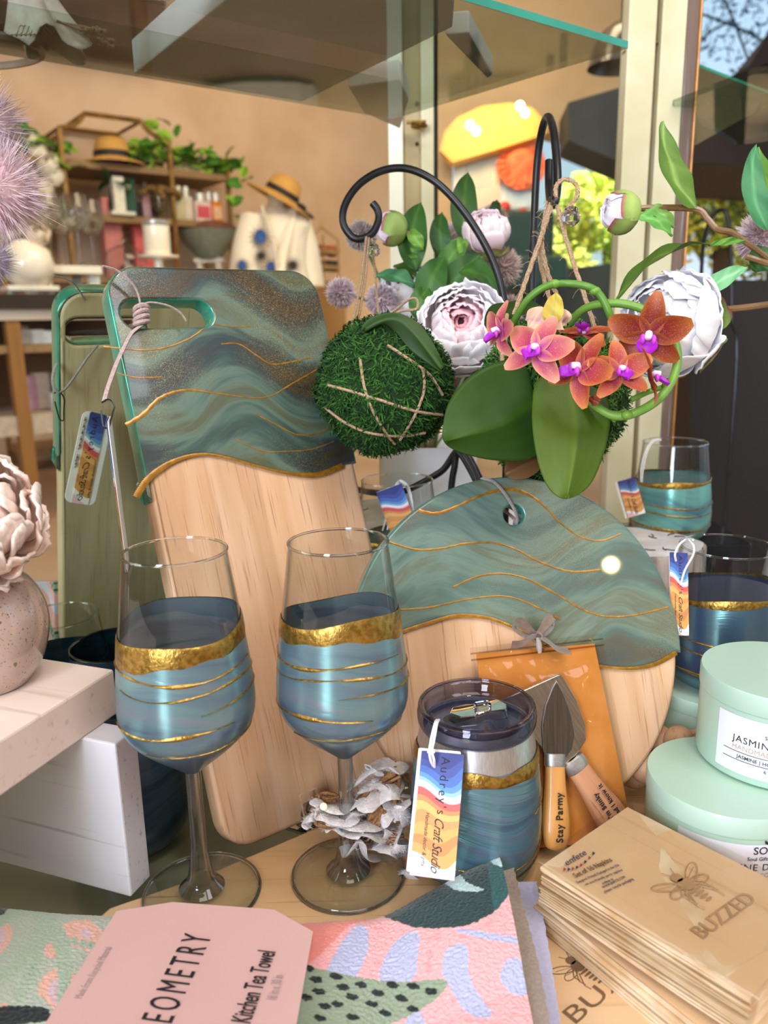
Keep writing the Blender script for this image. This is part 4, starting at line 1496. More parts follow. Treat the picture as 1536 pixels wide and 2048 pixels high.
knife("heart blade cheese knife with honey wood handle lettered 'Stay Parmy'", (1112, 1702), (1110, 1535), .0095, heart,
      [('Stay Parmy', .0066, .0022, .0062)], HW1, .0535, BLADE2)

# ================================================================== NAPKINS
KRAFT = wood('kraft_napkin', '#e2c299', '#dbb78c', '#c49d74', 'x', 60, .8, bm=.05)
EDGE = simple('napkin_layer_edge', '#ecd9b8', .9, 0, '#cda87a', 30, .5, 900)
zt = .046
nL, nT, nB = onz(1083, 1733, zt), onz(1291, 1646, zt), onz(1502, 1996, zt)
ax, ay = (nB - nL), (nT - nL)
ayn = ay.normalized()
MN = frame(nL, ax, ay)
lx, ly = ax.length, ay.length + .004


def napkin_pack(name, M, lx, ly, nl, th, label, group, fan=0.0, film=True):
    t = thing(name, label, 'napkins', M, group)
    rn = random.Random(4)
    mb = MB()
    for k in range(nl):                      # folded edges of the single napkins, slightly out of line
        z0 = -th + th * k / nl
        o1, o2 = rn.uniform(-.0012, .0012), rn.uniform(-.0012, .0012)
        u0 = fan * (1 - k / nl)
        P = [V((o1 - u0, o2 - u0 * .3, z0)), V((lx + o1 + u0 * .5, o2 - u0 * .8, z0 - fan * .6)), V((lx + o1, ly, z0)), V((o1, ly, z0))]
        zz = V((0, 0, th / nl * .8))
        nA = []
        # slightly bellied edges
        P2 = []
        for i in range(4):
            a, b = P[i], P[(i + 1) % 4]
            for j in range(8):
                P2.append(a.lerp(b, j / 8) + V((0, 0, .0006 * sin(j * .8 + k))))
        mb.hexa(P2, [p + zz for p in P2])
    mb.build('napkin_layers', EDGE, t, smooth=False)['kind'] = 'stuff'
    mb = MB()
    mb.grid(lambda u, v: (u * lx, v * ly, .0002 + .0004 * mnoise.noise(V((u * 3, v * 3, 2)))), 20, 14)
    mb.build('top_napkin', KRAFT, t)
    if film:
        mb = MB()

        def ff(u, v):
            x, y = -.003 + u * (lx + .006), -.004 + v * (ly + .007)
            z = .0030 + .0009 * mnoise.noise(V((x * 45 + y * 30, y * 60 - x * 18, 3))) + .0006 * abs(mnoise.noise(V((x * 110, y * 40, 7))))
            e = min(x + .003, lx + .003 - x, y + .004)
            if v < .06:
                z -= th * (1 - v / .06) * .9
            return (x, y, z)
        mb.grid(ff, 46, 40)
        mb.build('film', FILM, t, sharp=180)
    return t


np1 = napkin_pack('napkin_pack', MN, lx, ly, 16, .022, 'top pack of kraft napkins in clear film with small printed header', 'napkin packs')
def npx(px, py):
    p = onf(px, py, MN, .001)
    return V((p[0], p[1], .0013))
def line_text(s_, a, b, size, m, par, **k):
    """lettering running from one point to another on the pack"""
    d = b - a
    o = text(s_, size, m, par, Matrix.Identity(4), **k)
    w = max(v.co.x for v in o.data.vertices)
    o.data.transform(TR(a) @ RZ(math.atan2(d.y, d.x)) @ Matrix.Diagonal((d.length / w, 1, 1, 1)))
    return o
line_text('Set of 16 Napkins', npx(1152, 1756), npx(1226, 1722), .0048, INKBR, np1, bold=.0001)
for s_, a, b in [('Designed, Printed, Packaged in the USA', (1155, 1768), (1240, 1732)), ('on eco-friendly party napkins', (1172, 1772), (1246, 1742)), ('online at', (1206, 1770), (1228, 1760)), ('WWW.ENFETE.COM', (1207, 1778), (1252, 1756)), ('please recycle packaging', (1210, 1787), (1268, 1760))]:
    line_text(s_, npx(*a), npx(*b), .0026, INKB, np1)
line_text('enfete', npx(1133, 1733), npx(1176, 1708), .006, INKB, np1, shear=.4)
mb = MB()
for k in range(8):
    f = k / 7
    p = npx(1128 + 58 * f, 1738 - 32 * f + 10 * sin(pi * f))
    mb.add([p + V((-.0007, .0006, 0)), p + V((.0012, .0006, 0)), p + V((.0012, -.0022, 0))], [(0, 1, 2)], k % 2)
mb.build('bunting_print', [simple('red_ink', '#b8434a', .6), INKB], np1, smooth=False)
GHOST = simple('faded_brown_print', '#b08d66', .8, 0, '#bb976f', 80)
# bee and BUZZED printed on the napkin inside
line_text('BUZZED', npx(1405, 1880), npx(1515, 1800), .0115, GHOST, np1)


def bee(par, M, s, m):
    mb = MB()
    E = lambda cx, cy, rx, ry, a=0, n=24: [M @ (V((cx, cy, 0)) * s + V((rx * cos(q) * cos(a) - ry * sin(q) * sin(a), rx * cos(q) * sin(a) + ry * sin(q) * cos(a), 0)) * s) for q in [2 * pi * k / n for k in range(n)]]
    for cx, cy, rx, ry, a in [(0, .9, .42, .38, 0), (0, .2, .6, .52, 0)]:
        mb.add(E(cx, cy, rx, ry, a), [tuple(range(24))])
    for k in range(4):
        y = -.45 - .32 * k
        mb.add(E(0, y, .55 - .1 * k, .11), [tuple(range(24))])
    for sx in (-1, 1):
        for a, rx, cx, cy in [(.5, 1.0, 1.25, .7), (-.15, .75, 1.05, 0)]:
            P = E(sx * cx, cy, rx, .34, sx * a)
            mb.tube(P, .035 * s, 5, closed=True)
            mb.tube([M @ (V((sx * .4, cy * .6, 0)) * s), M @ (V((sx * (cx + .5), cy + sx * 0 + .2, 0)) * s)], .02 * s, 4)
        mb.tube([M @ (V((sx * .15, 1.2, 0)) * s), M @ (V((sx * .45, 1.7, 0)) * s)], .03 * s, 4)
        for k in range(3):
            mb.tube([M @ (V((sx * .5, .3 - .3 * k, 0)) * s), M @ (V((sx * 1.1, -.3 - .5 * k, 0)) * s), M @ (V((sx * 1.0, -.8 - .5 * k, 0)) * s)], .04 * s, 4)
    mb.build('bee_print', m, par, smooth=False)


bee(np1, TR(npx(1378, 1772)) @ RZ(math.atan2((npx(1515, 1800) - npx(1405, 1880)).y, (npx(1515, 1800) - npx(1405, 1880)).x)), .0085, GHOST)
# second pack lower down
MN2 = frame(onz(1074, 1800, .020), onz(1470, 2110, .020) - onz(1074, 1800, .020), onz(1330, 1700, .02) - onz(1074, 1800, .02))
np2 = napkin_pack('napkin_pack', MN2, .135, .10, 9, .016, 'second pack of kraft napkins lying directly under the film-wrapped top pack', 'napkin packs', .002, False)
# lowest napkin with BUZZED print
za = .0015
P = [onz(1062, 1838, za), onz(1090, 2060, za), onz(1420, 2200, za), onz(1480, 2060, za), onz(1200, 1850, za)]
np3 = MB().slab(P, (0, 0, .002)).build('paper_napkin', KRAFT, None, smooth=False)
tag(np3, "lowest kraft napkin printed with a brown bee and 'BUZZED' at the bottom edge", 'napkin')
def deck_px(px, py):
    return onz(px, py, .0037)
a, b = deck_px(1148, 2052), deck_px(1350, 1880)
o = line_text('BUZZED', a, b, .0135, INKBR, np3)
bee(np3, TR(deck_px(1160, 1935)) @ RZ(math.atan2((b - a).y, (b - a).x)), .007, INKBR)

# ================================================================== TEA TOWEL AND ITS CARD
def inside(p, poly):
    c = False
    n = len(poly)
    j = n - 1
    for i in range(n):
        if (poly[i][1] > p[1]) != (poly[j][1] > p[1]) and p[0] < (poly[j][0] - poly[i][0]) * (p[1] - poly[i][1]) / (poly[j][1] - poly[i][1]) + poly[i][0]:
            c = not c
        j = i
    return c


def sm(pts, n=6):
    return [(p.x, p.y) for p in spl([V((x, y, 0)) for x, y in pts], n, True)]


tw = thing('tea_towel', 'folded pink and green printed tea towel across the front of the display', 'towel', V((-.03, .32, 0)))
# corner lattice in picture points with heights: rows far -> near
zrow = .016
farL = [(-120, 1775), (0, 1784), (110, 1794), (220, 1800), (330, 1812), (450, 1828), (560, 1820), (680, 1812), (760, 1806), (850, 1758), (930, 1712), (990, 1678)]
farP = [onz(x, y, .014 + (.016 * max(0, (x - 700) / 290))) for x, y in farL]
nearL = [(-420, 2500), (-200, 2500), (0, 2500), (180, 2500), (340, 2500), (500, 2500), (640, 2500), (760, 2500), (860, 2500), (960, 2500), (1060, 2500), (1160, 2500)]
nearP = [onz(x, y, .020) for x, y in nearL]
fs_, ns_ = spl(farP, 16), spl(nearP, 16)
NU, NV = 420, 300


def towel_pt(u, v):
    k = u * (len(fs_) - 1)
    i = min(int(k), len(fs_) - 2)
    f = k - i
    a, b = fs_[i].lerp(fs_[i + 1], f), ns_[i].lerp(ns_[i + 1], f)
    p = a.lerp(b, v)
    e = min(1, v * 8)
    p.z += (.006 * sin(pi * min(1, v * 2)) * (.4 + .6 * u) + .004 * mnoise.noise(V((p.x * 14, p.y * 14, 0))) * e
            + .0007 * mnoise.noise(V((p.x * 700, p.y * 700, 3))) - .012 * (1 - e) ** 2)
    return p


PINK, CORAL, LAV, GREEN, SAGE, BLK, TEALD = [lin(c) for c in ('#f3b3b5', '#ee9288', '#b9bede', '#17393a', '#93a58c', '#16201f', '#1d5656')]
MINT, PEACH, MAUVE = lin('#a9bda6'), lin('#e6b6a2'), lin('#d8bcc4')
dark1 = sm([(745, 1812), (800, 1770), (900, 1700), (985, 1650), (1040, 1700), (1010, 1800), (940, 1848), (850, 1856), (780, 1838)])
moon1 = sm([(868, 1742), (900, 1724), (912, 1728), (918, 1748), (940, 1768), (968, 1778), (950, 1783), (915, 1780), (885, 1764)])
moon2 = sm([(945, 1690), (990, 1660), (1005, 1730), (980, 1722)])
lv = [sm(q) for q in ([(655, 1935), (690, 1875), (720, 1850), (738, 1870), (730, 1920), (700, 1960), (650, 1968)],
                      [(760, 1965), (775, 1905), (810, 1868), (838, 1868), (835, 1920), (822, 1962)],
                      [(885, 1940), (890, 1905), (912, 1888), (935, 1895), (938, 1940), (952, 1980), (985, 2030), (940, 2030), (905, 1985)],
                      [(1000, 1955), (1010, 1925), (1030, 1915), (1052, 1930), (1058, 1965), (1050, 1990), (1020, 1985)],
                      [(905, 1858), (960, 1862), (1040, 1878), (1040, 1888), (960, 1876)],
                      [(560, 1830), (590, 1818), (610, 1822), (600, 1850), (570, 1855)], [(810, 2048), (835, 2020), (860, 2060), (900, 2100), (820, 2100)])]
dotp = sm([(560, 1920), (640, 1938), (720, 1955), (800, 1964), (892, 1960), (870, 2000), (800, 2040), (740, 2060), (640, 2100), (540, 2100)])
crl = sm([(590, 1820), (640, 1812), (700, 1818), (735, 1840), (700, 1850), (650, 1900), (605, 1935), (600, 1900)])
crl2 = sm([(595, 2010), (660, 2018), (760, 2030), (780, 2048), (700, 2040), (600, 2025)])
dots = [(616, 1936), (632, 1959), (672, 1953), (686, 1974), (722, 1969), (638, 1983), (705, 1994), (744, 2008), (756, 1986), (675, 2008), (612, 1995), (649, 2012), (785, 1970), (826, 1972), (862, 1983), (803, 1996), (826, 2018), (640, 2036), (705, 2034), (770, 2026), (850, 2060)]
leafs = [([(70, 1795), (85, 1850), (60, 1900), (20, 1945), (-40, 1990)], 16), ([(70, 1800), (120, 1880), (130, 1940), (125, 2010)], 18), ([(90, 1850), (60, 1950), (35, 2000)], 14), ([(60, 1800), (150, 1815), (210, 1822)], 14), ([(85, 1870), (180, 1890), (230, 1900)], 9), ([(60, 1810), (0, 1840), (-60, 1880)], 15)]
leafl = []
for p, w in leafs:
    L = spl([V((x, y, 0)) for x, y in p], 6)
    leafl.append((L, w))
blob = sm([(-40, 2020), (40, 2012), (90, 2015), (98, 2040), (40, 2048), (-20, 2060)])


def towel_col(p):
    d = p - EYE
    zc = d.dot(fwd)
    x, y = 768 + F * d.dot(rgt) / zc, 1024 - F * d.dot(upv) / zc
    jx, jy = x + 3 * mnoise.noise(V((x * .12, y * .12, 0))), y + 3 * mnoise.noise(V((x * .12, y * .12, 5)))
    q = (jx, jy)
    if x < 480:
        if inside(q, blob) or (x < 20 and 1795 < y < 1830 and x + (y - 1795) < 40):
            return BLK
        for L, w in leafl:
            for i in range(0, len(L) - 1):
                dd = math.hypot(L[i].x - jx, L[i].y - jy)
                if dd < 2.0:
                    return lin('#7f9a82')
                if dd < w * (1.15 - .5 * i / len(L)):
                    return MINT
        n = mnoise.noise(V((x * .012, y * .012, 9)))
        return lin('#b3bfae') if n > -.08 else (PEACH if n > -.3 else MAUVE)
    if inside(q, moon1) or inside(q, moon2):
        return lin('#bcdada')
    if inside(q, dark1):
        return GREEN if x < 985 - (1800 - y) * .15 else TEALD
    if inside(q, dotp):
        for cx, cy in dots:
            if ((jx - cx) / 13) ** 2 + ((jy - cy - (jx - cx) * .15) / 6.5) ** 2 < 1:
                return BLK
        return SAGE
    for l in lv:
        if inside(q, l):
            return LAV
    if inside(q, crl) or inside(q, crl2):
        return CORAL
    return PINK if mnoise.noise(V((x * .06, y * .06, 2))) > -.35 else lin('#eda6aa')


TOWM = vcol('terry_print', .95, bmp=.5, bs=1500, sheen=.35, bd=.001, var=.14, vs=1300)
vs_, cs_ = [], []
for j in range(NV + 1):
    v = (j / NV) ** 1.0 * .62
    for i in range(NU + 1):
        p = towel_pt(i / NU, v)
        vs_.append(p)
        cs_.append(towel_col(p))
fsx = [(j * (NU + 1) + i, (j + 1) * (NU + 1) + i, (j + 1) * (NU + 1) + i + 1, j * (NU + 1) + i + 1) for j in range(NV) for i in range(NU)]
mb = MB()
mb.add(vs_, fsx, 0, cs_)
mb.build('printed_face', TOWM, tw, world=True, sharp=180)
# folded layers under the face, showing along the right edge
LAVM = simple('towel_lavender_back', '#c3c4e4', .95, 0, '#b6b8da', 500, .4, 1500, sheen=.4)
TAUPE = simple('towel_hem_taupe', '#a89a8e', .95, 0, '#988a7e', 600, .4, 1500)


def edge_strip(nm, m, px, zz, th, inn):
    mb = MB()
    P = spl([onz(x, y, zz) for x, y in px], 14)
    vs = []
    n = len(P)
    for i, p in enumerate(P):
        sc_l = .00022 * (1 if i % 4 < 2 else -1)
        vs += [p + V((sc_l, 0, 0)), p + V((sc_l, 0, th)), p + V((-inn, 0, th)), p + V((-inn, 0, 0))]
    fs = [(i * 4 + k, i * 4 + (k + 1) % 4, (i + 1) * 4 + (k + 1) % 4, (i + 1) * 4 + k) for i in range(n - 1) for k in range(4)] + [(0, 1, 2, 3), tuple((n - 1) * 4 + k for k in (3, 2, 1, 0))]
    mb.add(vs, fs)
    return mb.build(nm, m, tw, world=True, smooth=False)


edge_strip('hem', TAUPE, [(1000, 1684), (1020, 1730), (1034, 1780), (1052, 1850), (1075, 1940), (1098, 2060), (1120, 2200)], .016, .006, .02)
edge_strip('folded_layer', LAVM, [(1072, 1786), (1083, 1840), (1098, 1930), (1112, 2020), (1124, 2100), (1140, 2200)], .006, .008, .02)
edge_strip('folded_layer', LAVM, [(1040, 1786), (1060, 1850), (1080, 1930), (1096, 2020), (1110, 2100), (1128, 2200)], .0005, .006, .03)

# paper band
CARD = simple('blush_card', '#d6b0aa', .65, 0, '#d2aba5', 5, .03, 400)
zc_ = .031
cp = [(233, 1822), (345, 1804), (548, 1819), (626, 1863), (580, 2120), (560, 2400), (-150, 2400), (60, 2095)]
cpt = [onz(x, y, zc_ - .004 * (x - 230) / 400) for x, y in cp]
band = thing('towel_sleeve', 'blush pink paper sleeve with clipped corners around the folded tea towel', 'label card', TR(onz(430, 1900, zc_)))
MB().slab(cpt, (0, 0, -.0006)).build('card', CARD, band, smooth=False, world=True)
MC = frame(cpt[0], cpt[3] - cpt[0], cpt[4] - cpt[0])
nz = MC.to_3x3().col[2]
if nz.z < 0:
    MC = frame(cpt[0], cpt[3] - cpt[0], cpt[0] - cpt[4])
iv = band.matrix_world.inverted()


def card_text(s_, a, b, size, m, **k):
    """lettering lying on the card from picture point a to b"""
    A, B = (onp(x, y, cpt[0] + ZZ * .0008, MC.to_3x3().col[2]) for x, y in (a, b))
    o = text(s_, size, m, band, Matrix.Identity(4), **k)
    w = max(v.co.x for v in o.data.vertices)
    Mx = frame(A, B - A, MC.to_3x3().col[2].cross(B - A))
    o.data.transform(iv @ Mx @ Matrix.Diagonal(((B - A).length / w, 1, 1, 1)))


card_text('GEOMETRY', (326, 2084), (424, 1872), .0215, INK, space=1.4)
card_text('Kitchen Tea Towel', (500, 2048), (551, 1904), .0135, INK, bold=.0001)
card_text('18 in x 30 in', (553, 2002), (567, 1951), .0075, INKG)
card_text('Made From Recycled Material', (163, 1998), (224, 1895), .0058, INKG)

# ================================================================== CANDLES
MINTM = simple('mint_tin', '#b6d5c2', .42, .05, '#b0cfbc', 10, coat=.1)
LABM = simple('white_label', '#eef0fa', .45, 0, '#e6e8f4', 10)


def candle(c, r, h, label, lab=None, zl=.0, ang=0):
    t = thing('candle_tin', label, 'candle', TR(c), 'mint candle tins')
    hl = h * .22
    mb = MB()
    mb.lathe([(r * .93, 0), (r * .975, .0015), (r * .985, .004), (r * .985, h - hl - .0005), (r * .97, h - hl)], 72)
    mb.cap(r * .93, 0, 72, up=False)
    mb.build('tin', MINTM, t, sharp=40)
    mb = MB()
    mb.lathe([(r * .97, h - hl), (r * .997, h - hl + .0004), (r, h - hl + .0012), (r, h - .0015), (r * .985, h), (r * .2, h + .0002), (.0002, h + .0002)], 72)
    mb.build('lid', MINTM, t, sharp=40)
    if lab:
        a0, a1, lines, hb = lab
        R2 = r * .985 + .0003
        z0, z1 = h * .10, (h - hl) * .93
        mb = MB()
        mb.lathe([(R2, z0 + (z1 - z0) * k / 6) for k in range(7)], 40, None, 0, None, a0, a1)
        lo = mb.build('label', LABM, t, sharp=80)

        def wrap(o):
            for v in o.data.vertices:
                s_ = v.co.x / R2
                z, lift = v.co.y, max(v.co.z, 0) + .0002
                v.co = V(((R2 + lift) * cos(ang + s_), (R2 + lift) * sin(ang + s_), z))
        for s_, size, x, z, m, kw in lines:
            if s_ == '-':
                mbb = MB()
                n = 30
                mbb.add([V((x + size * k / n, z + dz, .00005)) for k in range(n + 1) for dz in (0, .0004)], [(2 * k, 2 * k + 2, 2 * k + 3, 2 * k + 1) for k in range(n)])
                o = mbb.build('rule_line', m, lo, smooth=False)
            elif s_ == 'leaf':
                mbb = MB()
                for sx in (-1, 1):
                    mbb.add([V((x + sx * a_, z + b_, .0001)) for a_, b_ in [(0, 0), (.0008, .0022), (.0024, .0034), (.003, .0034), (.0026, .0014)]], [(0, 1, 2, 3, 4)])
                o = mbb.build('leaf_logo', m, lo, smooth=False)
            else:
                o = text(s_, size, m, lo, TR(x, z, 0), **kw)
            wrap(o)
    return t


def jl(k, x0):
    return [('leaf', 0, x0 + .009 * k, .0335 * k, INK, {}), ('SOUL', .0068 * k, x0 + 0 * k, .0280 * k, INK, dict(bold=.00006)), ('Soul Gifts USA', .0033 * k, x0 - .003 * k, .0238 * k, INK, dict(bold=.00003)),
            ('JASMINE DREAM', .0062 * k, x0 - .0215 * k, .0172 * k, INK, dict(space=1.12)), ('HANDMADE SOY CANDLE', .0044 * k, x0 - .0215 * k, .0124 * k, INKT, dict(space=1.05)),
            ('-', .062 * k, x0 - .027 * k, .0106 * k, INK, {}), ('JASMINE | HONEYSUCKLE | VIOLET', .0033 * k, x0 - .018 * k, .0068 * k, INK, dict(bold=.00003)), ('-', .062 * k, x0 - .027 * k, .0052 * k, INK, {}), ('6 oz | 170 g', .0033 * k, x0 - .002 * k, .0016 * k, INK, dict())]


cl = onz(1452, 1546, .062)
cu_ = onz(1560, 1338, .122)
def face_ang(c):
    return math.atan2(EYE.y - c.y, EYE.x - c.x)
c1 = V((cl.x, cl.y, .001))
fa = face_ang(c1)
candle(c1, .0475, .060, 'lower front mint candle tin half hidden by the napkin packs', (fa - .52, fa + 1.5, [(s_, z1, x, z2 + .0095, m, k) for s_, z1, x, z2, m, k in jl(1.0, .0185)], 1), ang=fa)
c2_ = V((cu_.x, cu_.y, .0615))
fb = face_ang(c2_)
candle(c2_, .0470, .060, "upper mint candle tin lettered 'JASMINE', stacked on the lower one at the right edge", (fb - .72, fb + 1.3, [(s_, z1, x, z2 + .0095, m, k) for s_, z1, x, z2, m, k in jl(1.0, -.001)], 1), ang=fb)
c3_ = V((g4c.x - .004, g4c.y, max(.0, g4c.z - .1045 * 1.12 - .0635)))
fc = face_ang(c3_)
candle(c3_, .0475, g4c.z - .1045 * 1.12 - c3_.z - .0006, 'mint candle tin behind the stack carrying the dark blue stemless glass', (fc + .1, fc + 1.6, [], 1), ang=fc)

# ================================================================== BEADS
BEAD = wood('bead_wood', '#e0b791', '#cf9f78', '#b0805a', 'z', 120, .5)
bd = thing('bead_garland', 'string of round natural wood beads behind the mint candle tins', 'bead garland', onz(1340, 1500, 0))
for k, (px, py, d) in enumerate([(1318, 1478, .60), (1358, 1482, .585), (1395, 1490, .60), (1412, 1488, .575), (1290, 1536, .575), (1268, 1545, .59), (1300, 1530, .60), (1425, 1480, .59)]):
    c = at(px, py, d)
    c.z = max(c.z, .0115) if k not in (4, 5, 6) else c.z
    MB().ball(c, .0105 + .0006 * (k % 3), 20, 14).build('bead', BEAD, bd, world=True)
MB().tube([at(1268, 1545, .59), at(1300, 1530, .6), at(1318, 1478, .6), at(1358, 1482, .585), at(1395, 1490, .6), at(1425, 1480, .59)], .0012, 6).build('thread', TWINE, bd, world=True)

# ================================================================== RAG GARLAND
rg = thing('rag_garland', 'heap of frayed white fabric strips and jute ends behind the middle wine glass', 'garland', onz(700, 1660, .0))
RAGM = simple('frayed_white_fabric', '#dfd9d5', .95, 0, '#c9c2be', 300, .7, 1200, sheen=.2, bd=.001)
JUTEM = simple('jute_strands', '#a4764c', .95, 0, '#7d5632', 900, .9, 2000)
rn = random.Random(21)
strips = [((625, 1600), (690, 1612), (720, 1600), 7), ((640, 1632), (690, 1640), (705, 1620), 9), ((700, 1575), (735, 1540), (775, 1526), 12), ((715, 1590), (760, 1560), (800, 1545), 10), ((620, 1645), (640, 1625), (675, 1640), 8),
          ((620, 1655), (615, 1640), (640, 1625), 7), ((650, 1658), (700, 1662), (730, 1650), 9), ((735, 1610), (770, 1590), (790, 1560), 11), ((700, 1640), (725, 1625), (735, 1600), 12), ((755, 1655), (775, 1640), (785, 1615), 9),
          ((750, 1688), (770, 1670), (778, 1650), 8), ((780, 1640), (800, 1630), (815, 1640), 8), ((790, 1700), (800, 1685), (800, 1660), 8), ((720, 1565), (770, 1545), (800, 1530), 8), ((700, 1660), (735, 1672), (760, 1660), 11), ((800, 1745), (820, 1755), (835, 1750), 6)]
strips += [((640, 1600), (680, 1620), (730, 1640), 10), ((690, 1625), (740, 1600), (775, 1570), 10), ((660, 1640), (710, 1655), (770, 1650), 10), ((725, 1580), (765, 1572), (815, 1590), 10),
           ((740, 1690), (775, 1700), (810, 1690), 9), ((690, 1690), (720, 1700), (750, 1712), 8), ((770, 1600), (800, 1605), (830, 1625), 10), ((635, 1615), (665, 1632), (700, 1632), 9)]
for k, (a, b, c, w) in enumerate(strips):
    d = .50 + .012 * rn.random()
    jj = lambda: V((rn.gauss(0, 1), rn.gauss(0, 1), rn.gauss(0, 1))) * .0022
    A_, B_, C_ = at(*a, d), at(*b, d - .008), at(*c, d + .01)
    P = spl([A_, A_.lerp(B_, .5) + jj(), B_ + jj(), B_.lerp(C_, .5) + jj(), C_ + (C_ - B_) * .25], 6)
    mb = MB()
    n = len(P)
    ww = [w * 1.7 * d / 1600 * (1 + .12 * sin(i * .9 + k)) * min(1, .8 + .2 * min(i, n - 1 - i)) for i in range(n)]
    mb.tube(P, ww, 10, flat=.2)
    for q in range(260):                    # frayed threads
        i = rn.randrange(n)
        o = P[i]
        dr = V((rn.gauss(0, 1), rn.gauss(0, 1), rn.gauss(0, 1))).normalized()
        dr.z *= .6
        e = o + dr * (ww[i] * .9 + .0012 * rn.random())
        s_ = dr.orthogonal().normalized() * .00012
        mb.add([o - s_, o + s_, e], [(0, 1, 2)])
    mb.build('fabric_strip', RAGM, rg, world=True)
for k, (a, b) in enumerate([((630, 1592), (680, 1600)), ((632, 1645), (690, 1650)), ((705, 1615), (790, 1545)), ((735, 1650), (760, 1610)), ((750, 1655), (765, 1615)), ((785, 1560), (790, 1635)), ((792, 1545), (800, 1640)), ((700, 1680), (745, 1676)), ((770, 1680), (800, 1672))]):
    d = .50 + .008 * rn.random()
    A, B = at(*a, d), at(*b, d)
    mb = MB()
    for q in range(9):
        j = lambda: V((rn.gauss(0, 1), rn.gauss(0, 1), rn.gauss(0, 1))) * .0014
        mb.tube(spl([A + j(), A.lerp(B, .5) + j(), B + j()], 5), .0011, 5)
    mb.build('jute_strand', JUTEM, rg, world=True)
MB().ball(at(647, 1613, .49), .0022, 10, 8).build('bulb', simple('fairy_bulb', '#ffe9a8', .2, 0, '#ffd66e', 50, emit=1.5), rg, world=True)['label'] = 'tiny warm fairy bulb'

# ================================================================== WHITE BENCH, SPECKLED VASE, PORCELAIN FLOWER
B1, B2 = onz(262, 1795, 0), onz(302, 1780, 0)
da = (B2 - B1).normalized()
da = V((sin(R_(20)), cos(R_(20)), 0))
db = V((-da.y, da.x, 0))
MBn = Matrix(((db.x, -da.x, 0, B1.x), (db.y, -da.y, 0, B1.y), (0, 0, 1, 0), (0, 0, 0, 1)))   # x left, y towards us
bn = thing('wooden_bench', 'small whitewashed wooden bench at the left holding the speckled vase', 'riser', MBn)
zt_ = .134
QB = MBn.inverted() @ onz(228, 1338, zt_)
mb = MB()
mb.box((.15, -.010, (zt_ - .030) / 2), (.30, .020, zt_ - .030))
mb.build('leg_panel', wood('cool_lit_leg_panel', '#e9e9ec', '#d9d9de', '#a3a2a6', 'x', 110, .6), bn, smooth=False, bevel=.0012)  # cool light on the leg put into its bluish white
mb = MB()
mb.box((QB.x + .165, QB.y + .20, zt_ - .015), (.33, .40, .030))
mb.build('seat_board', wood('warm_lit_seat_board', '#f0e1d6', '#e6d3c6', '#c2b0a4', 'x', 70, .55), bn, smooth=False, bevel=.0015)  # warm light on the top put into its peach white
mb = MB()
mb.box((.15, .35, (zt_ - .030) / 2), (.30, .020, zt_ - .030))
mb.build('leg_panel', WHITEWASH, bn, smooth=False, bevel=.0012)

m, nt, b = newmat('speckled_glaze')
vo = nd(nt, 'TexNoise', Vector=coords(nt), Scale=700.0, Detail=2.0)
v2 = nd(nt, 'TexNoise', Vector=coords(nt), Scale=260.0, Detail=1.0)
k1 = ramp(nt, vo, [(.63, '#000000'), (.68, '#ffffff')])
k2 = ramp(nt, v2, [(.72, '#000000'), (.74, '#ffffff')])
c_ = nd(nt, 'MixRGB', Fac=mth(nt, 'MULTIPLY', mth(nt, 'MAXIMUM', k1, k2), .75), Color1=ramp(nt, nd(nt, 'TexNoise', Vector=coords(nt), Scale=18.0), [(.3, '#ad9486'), (.7, '#bda395')]), Color2=lin('#3f322c'))
nt.links.new(c_, b.inputs['Base Color'])
b.inputs['Roughness'].default_value = .12
b.inputs['Coat Weight'].default_value = .8
SPECK = m
zv = zt_ + .0008
vb = onz(-42, 1395, zv)
vc_ = V((vb.x - .004, vb.y + .020, zv))
vz = thing('ceramic_diffuser', 'speckled beige round vase with a glossy white porcelain flower on the white bench', 'vase', TR(vc_))
k_ = .86
mb = MB()
mb.lathe([(r * k_, z * k_) for r, z in [(p.x, p.z) for p in spl([V((r, 0, z)) for r, z in [(.0005, .0006), (.024, .0004), (.028, .002), (.038, .016), (.0435, .036), (.0425, .054), (.034, .072), (.020, .083), (.013, .087), (.012, .094)]], 5)]], 64)
mb.build('vase', SPECK, vz, sharp=80)
PORC = simple('porcelain_glaze', '#fbe6da', .12, 0, '#f8ddd0', 30, coat=.8, sss=.3)
PORC_C = V((.012, -.020, .106))


def petal_fn(R0, th0, th1, phi, halfw, cup, ruff, seed, tipw=.75):
    """surface of one petal: from the base angle th0 to the tip angle th1 (from the flower's axis)"""
    def fn(u, v):
        s_ = (u - .5) * 2
        w = halfw * (.35 + .65 * sin(pi * min(1, v * tipw + .12)) ** .7)
        th = th0 + (th1 - th0) * v
        th -= (1 - abs(s_) ** 2) * 0.0 + .10 * abs(s_) ** 2 * v * (1 if th1 > th0 else -1)
        r = R0 * (1 - cup * (1 - v) ** 2 * .6) * (1 + .05 * s_ * s_ * v)
        r += R0 * ruff * v * v * mnoise.noise(V((s_ * 3.2 + seed, v * 2, seed * 1.7)))
        ph = phi + w * s_ / max(.35, sin(th) if th < pi / 2 else 1)
        return V((r * sin(th) * cos(ph), r * sin(th) * sin(ph), r * cos(th)))
    return fn


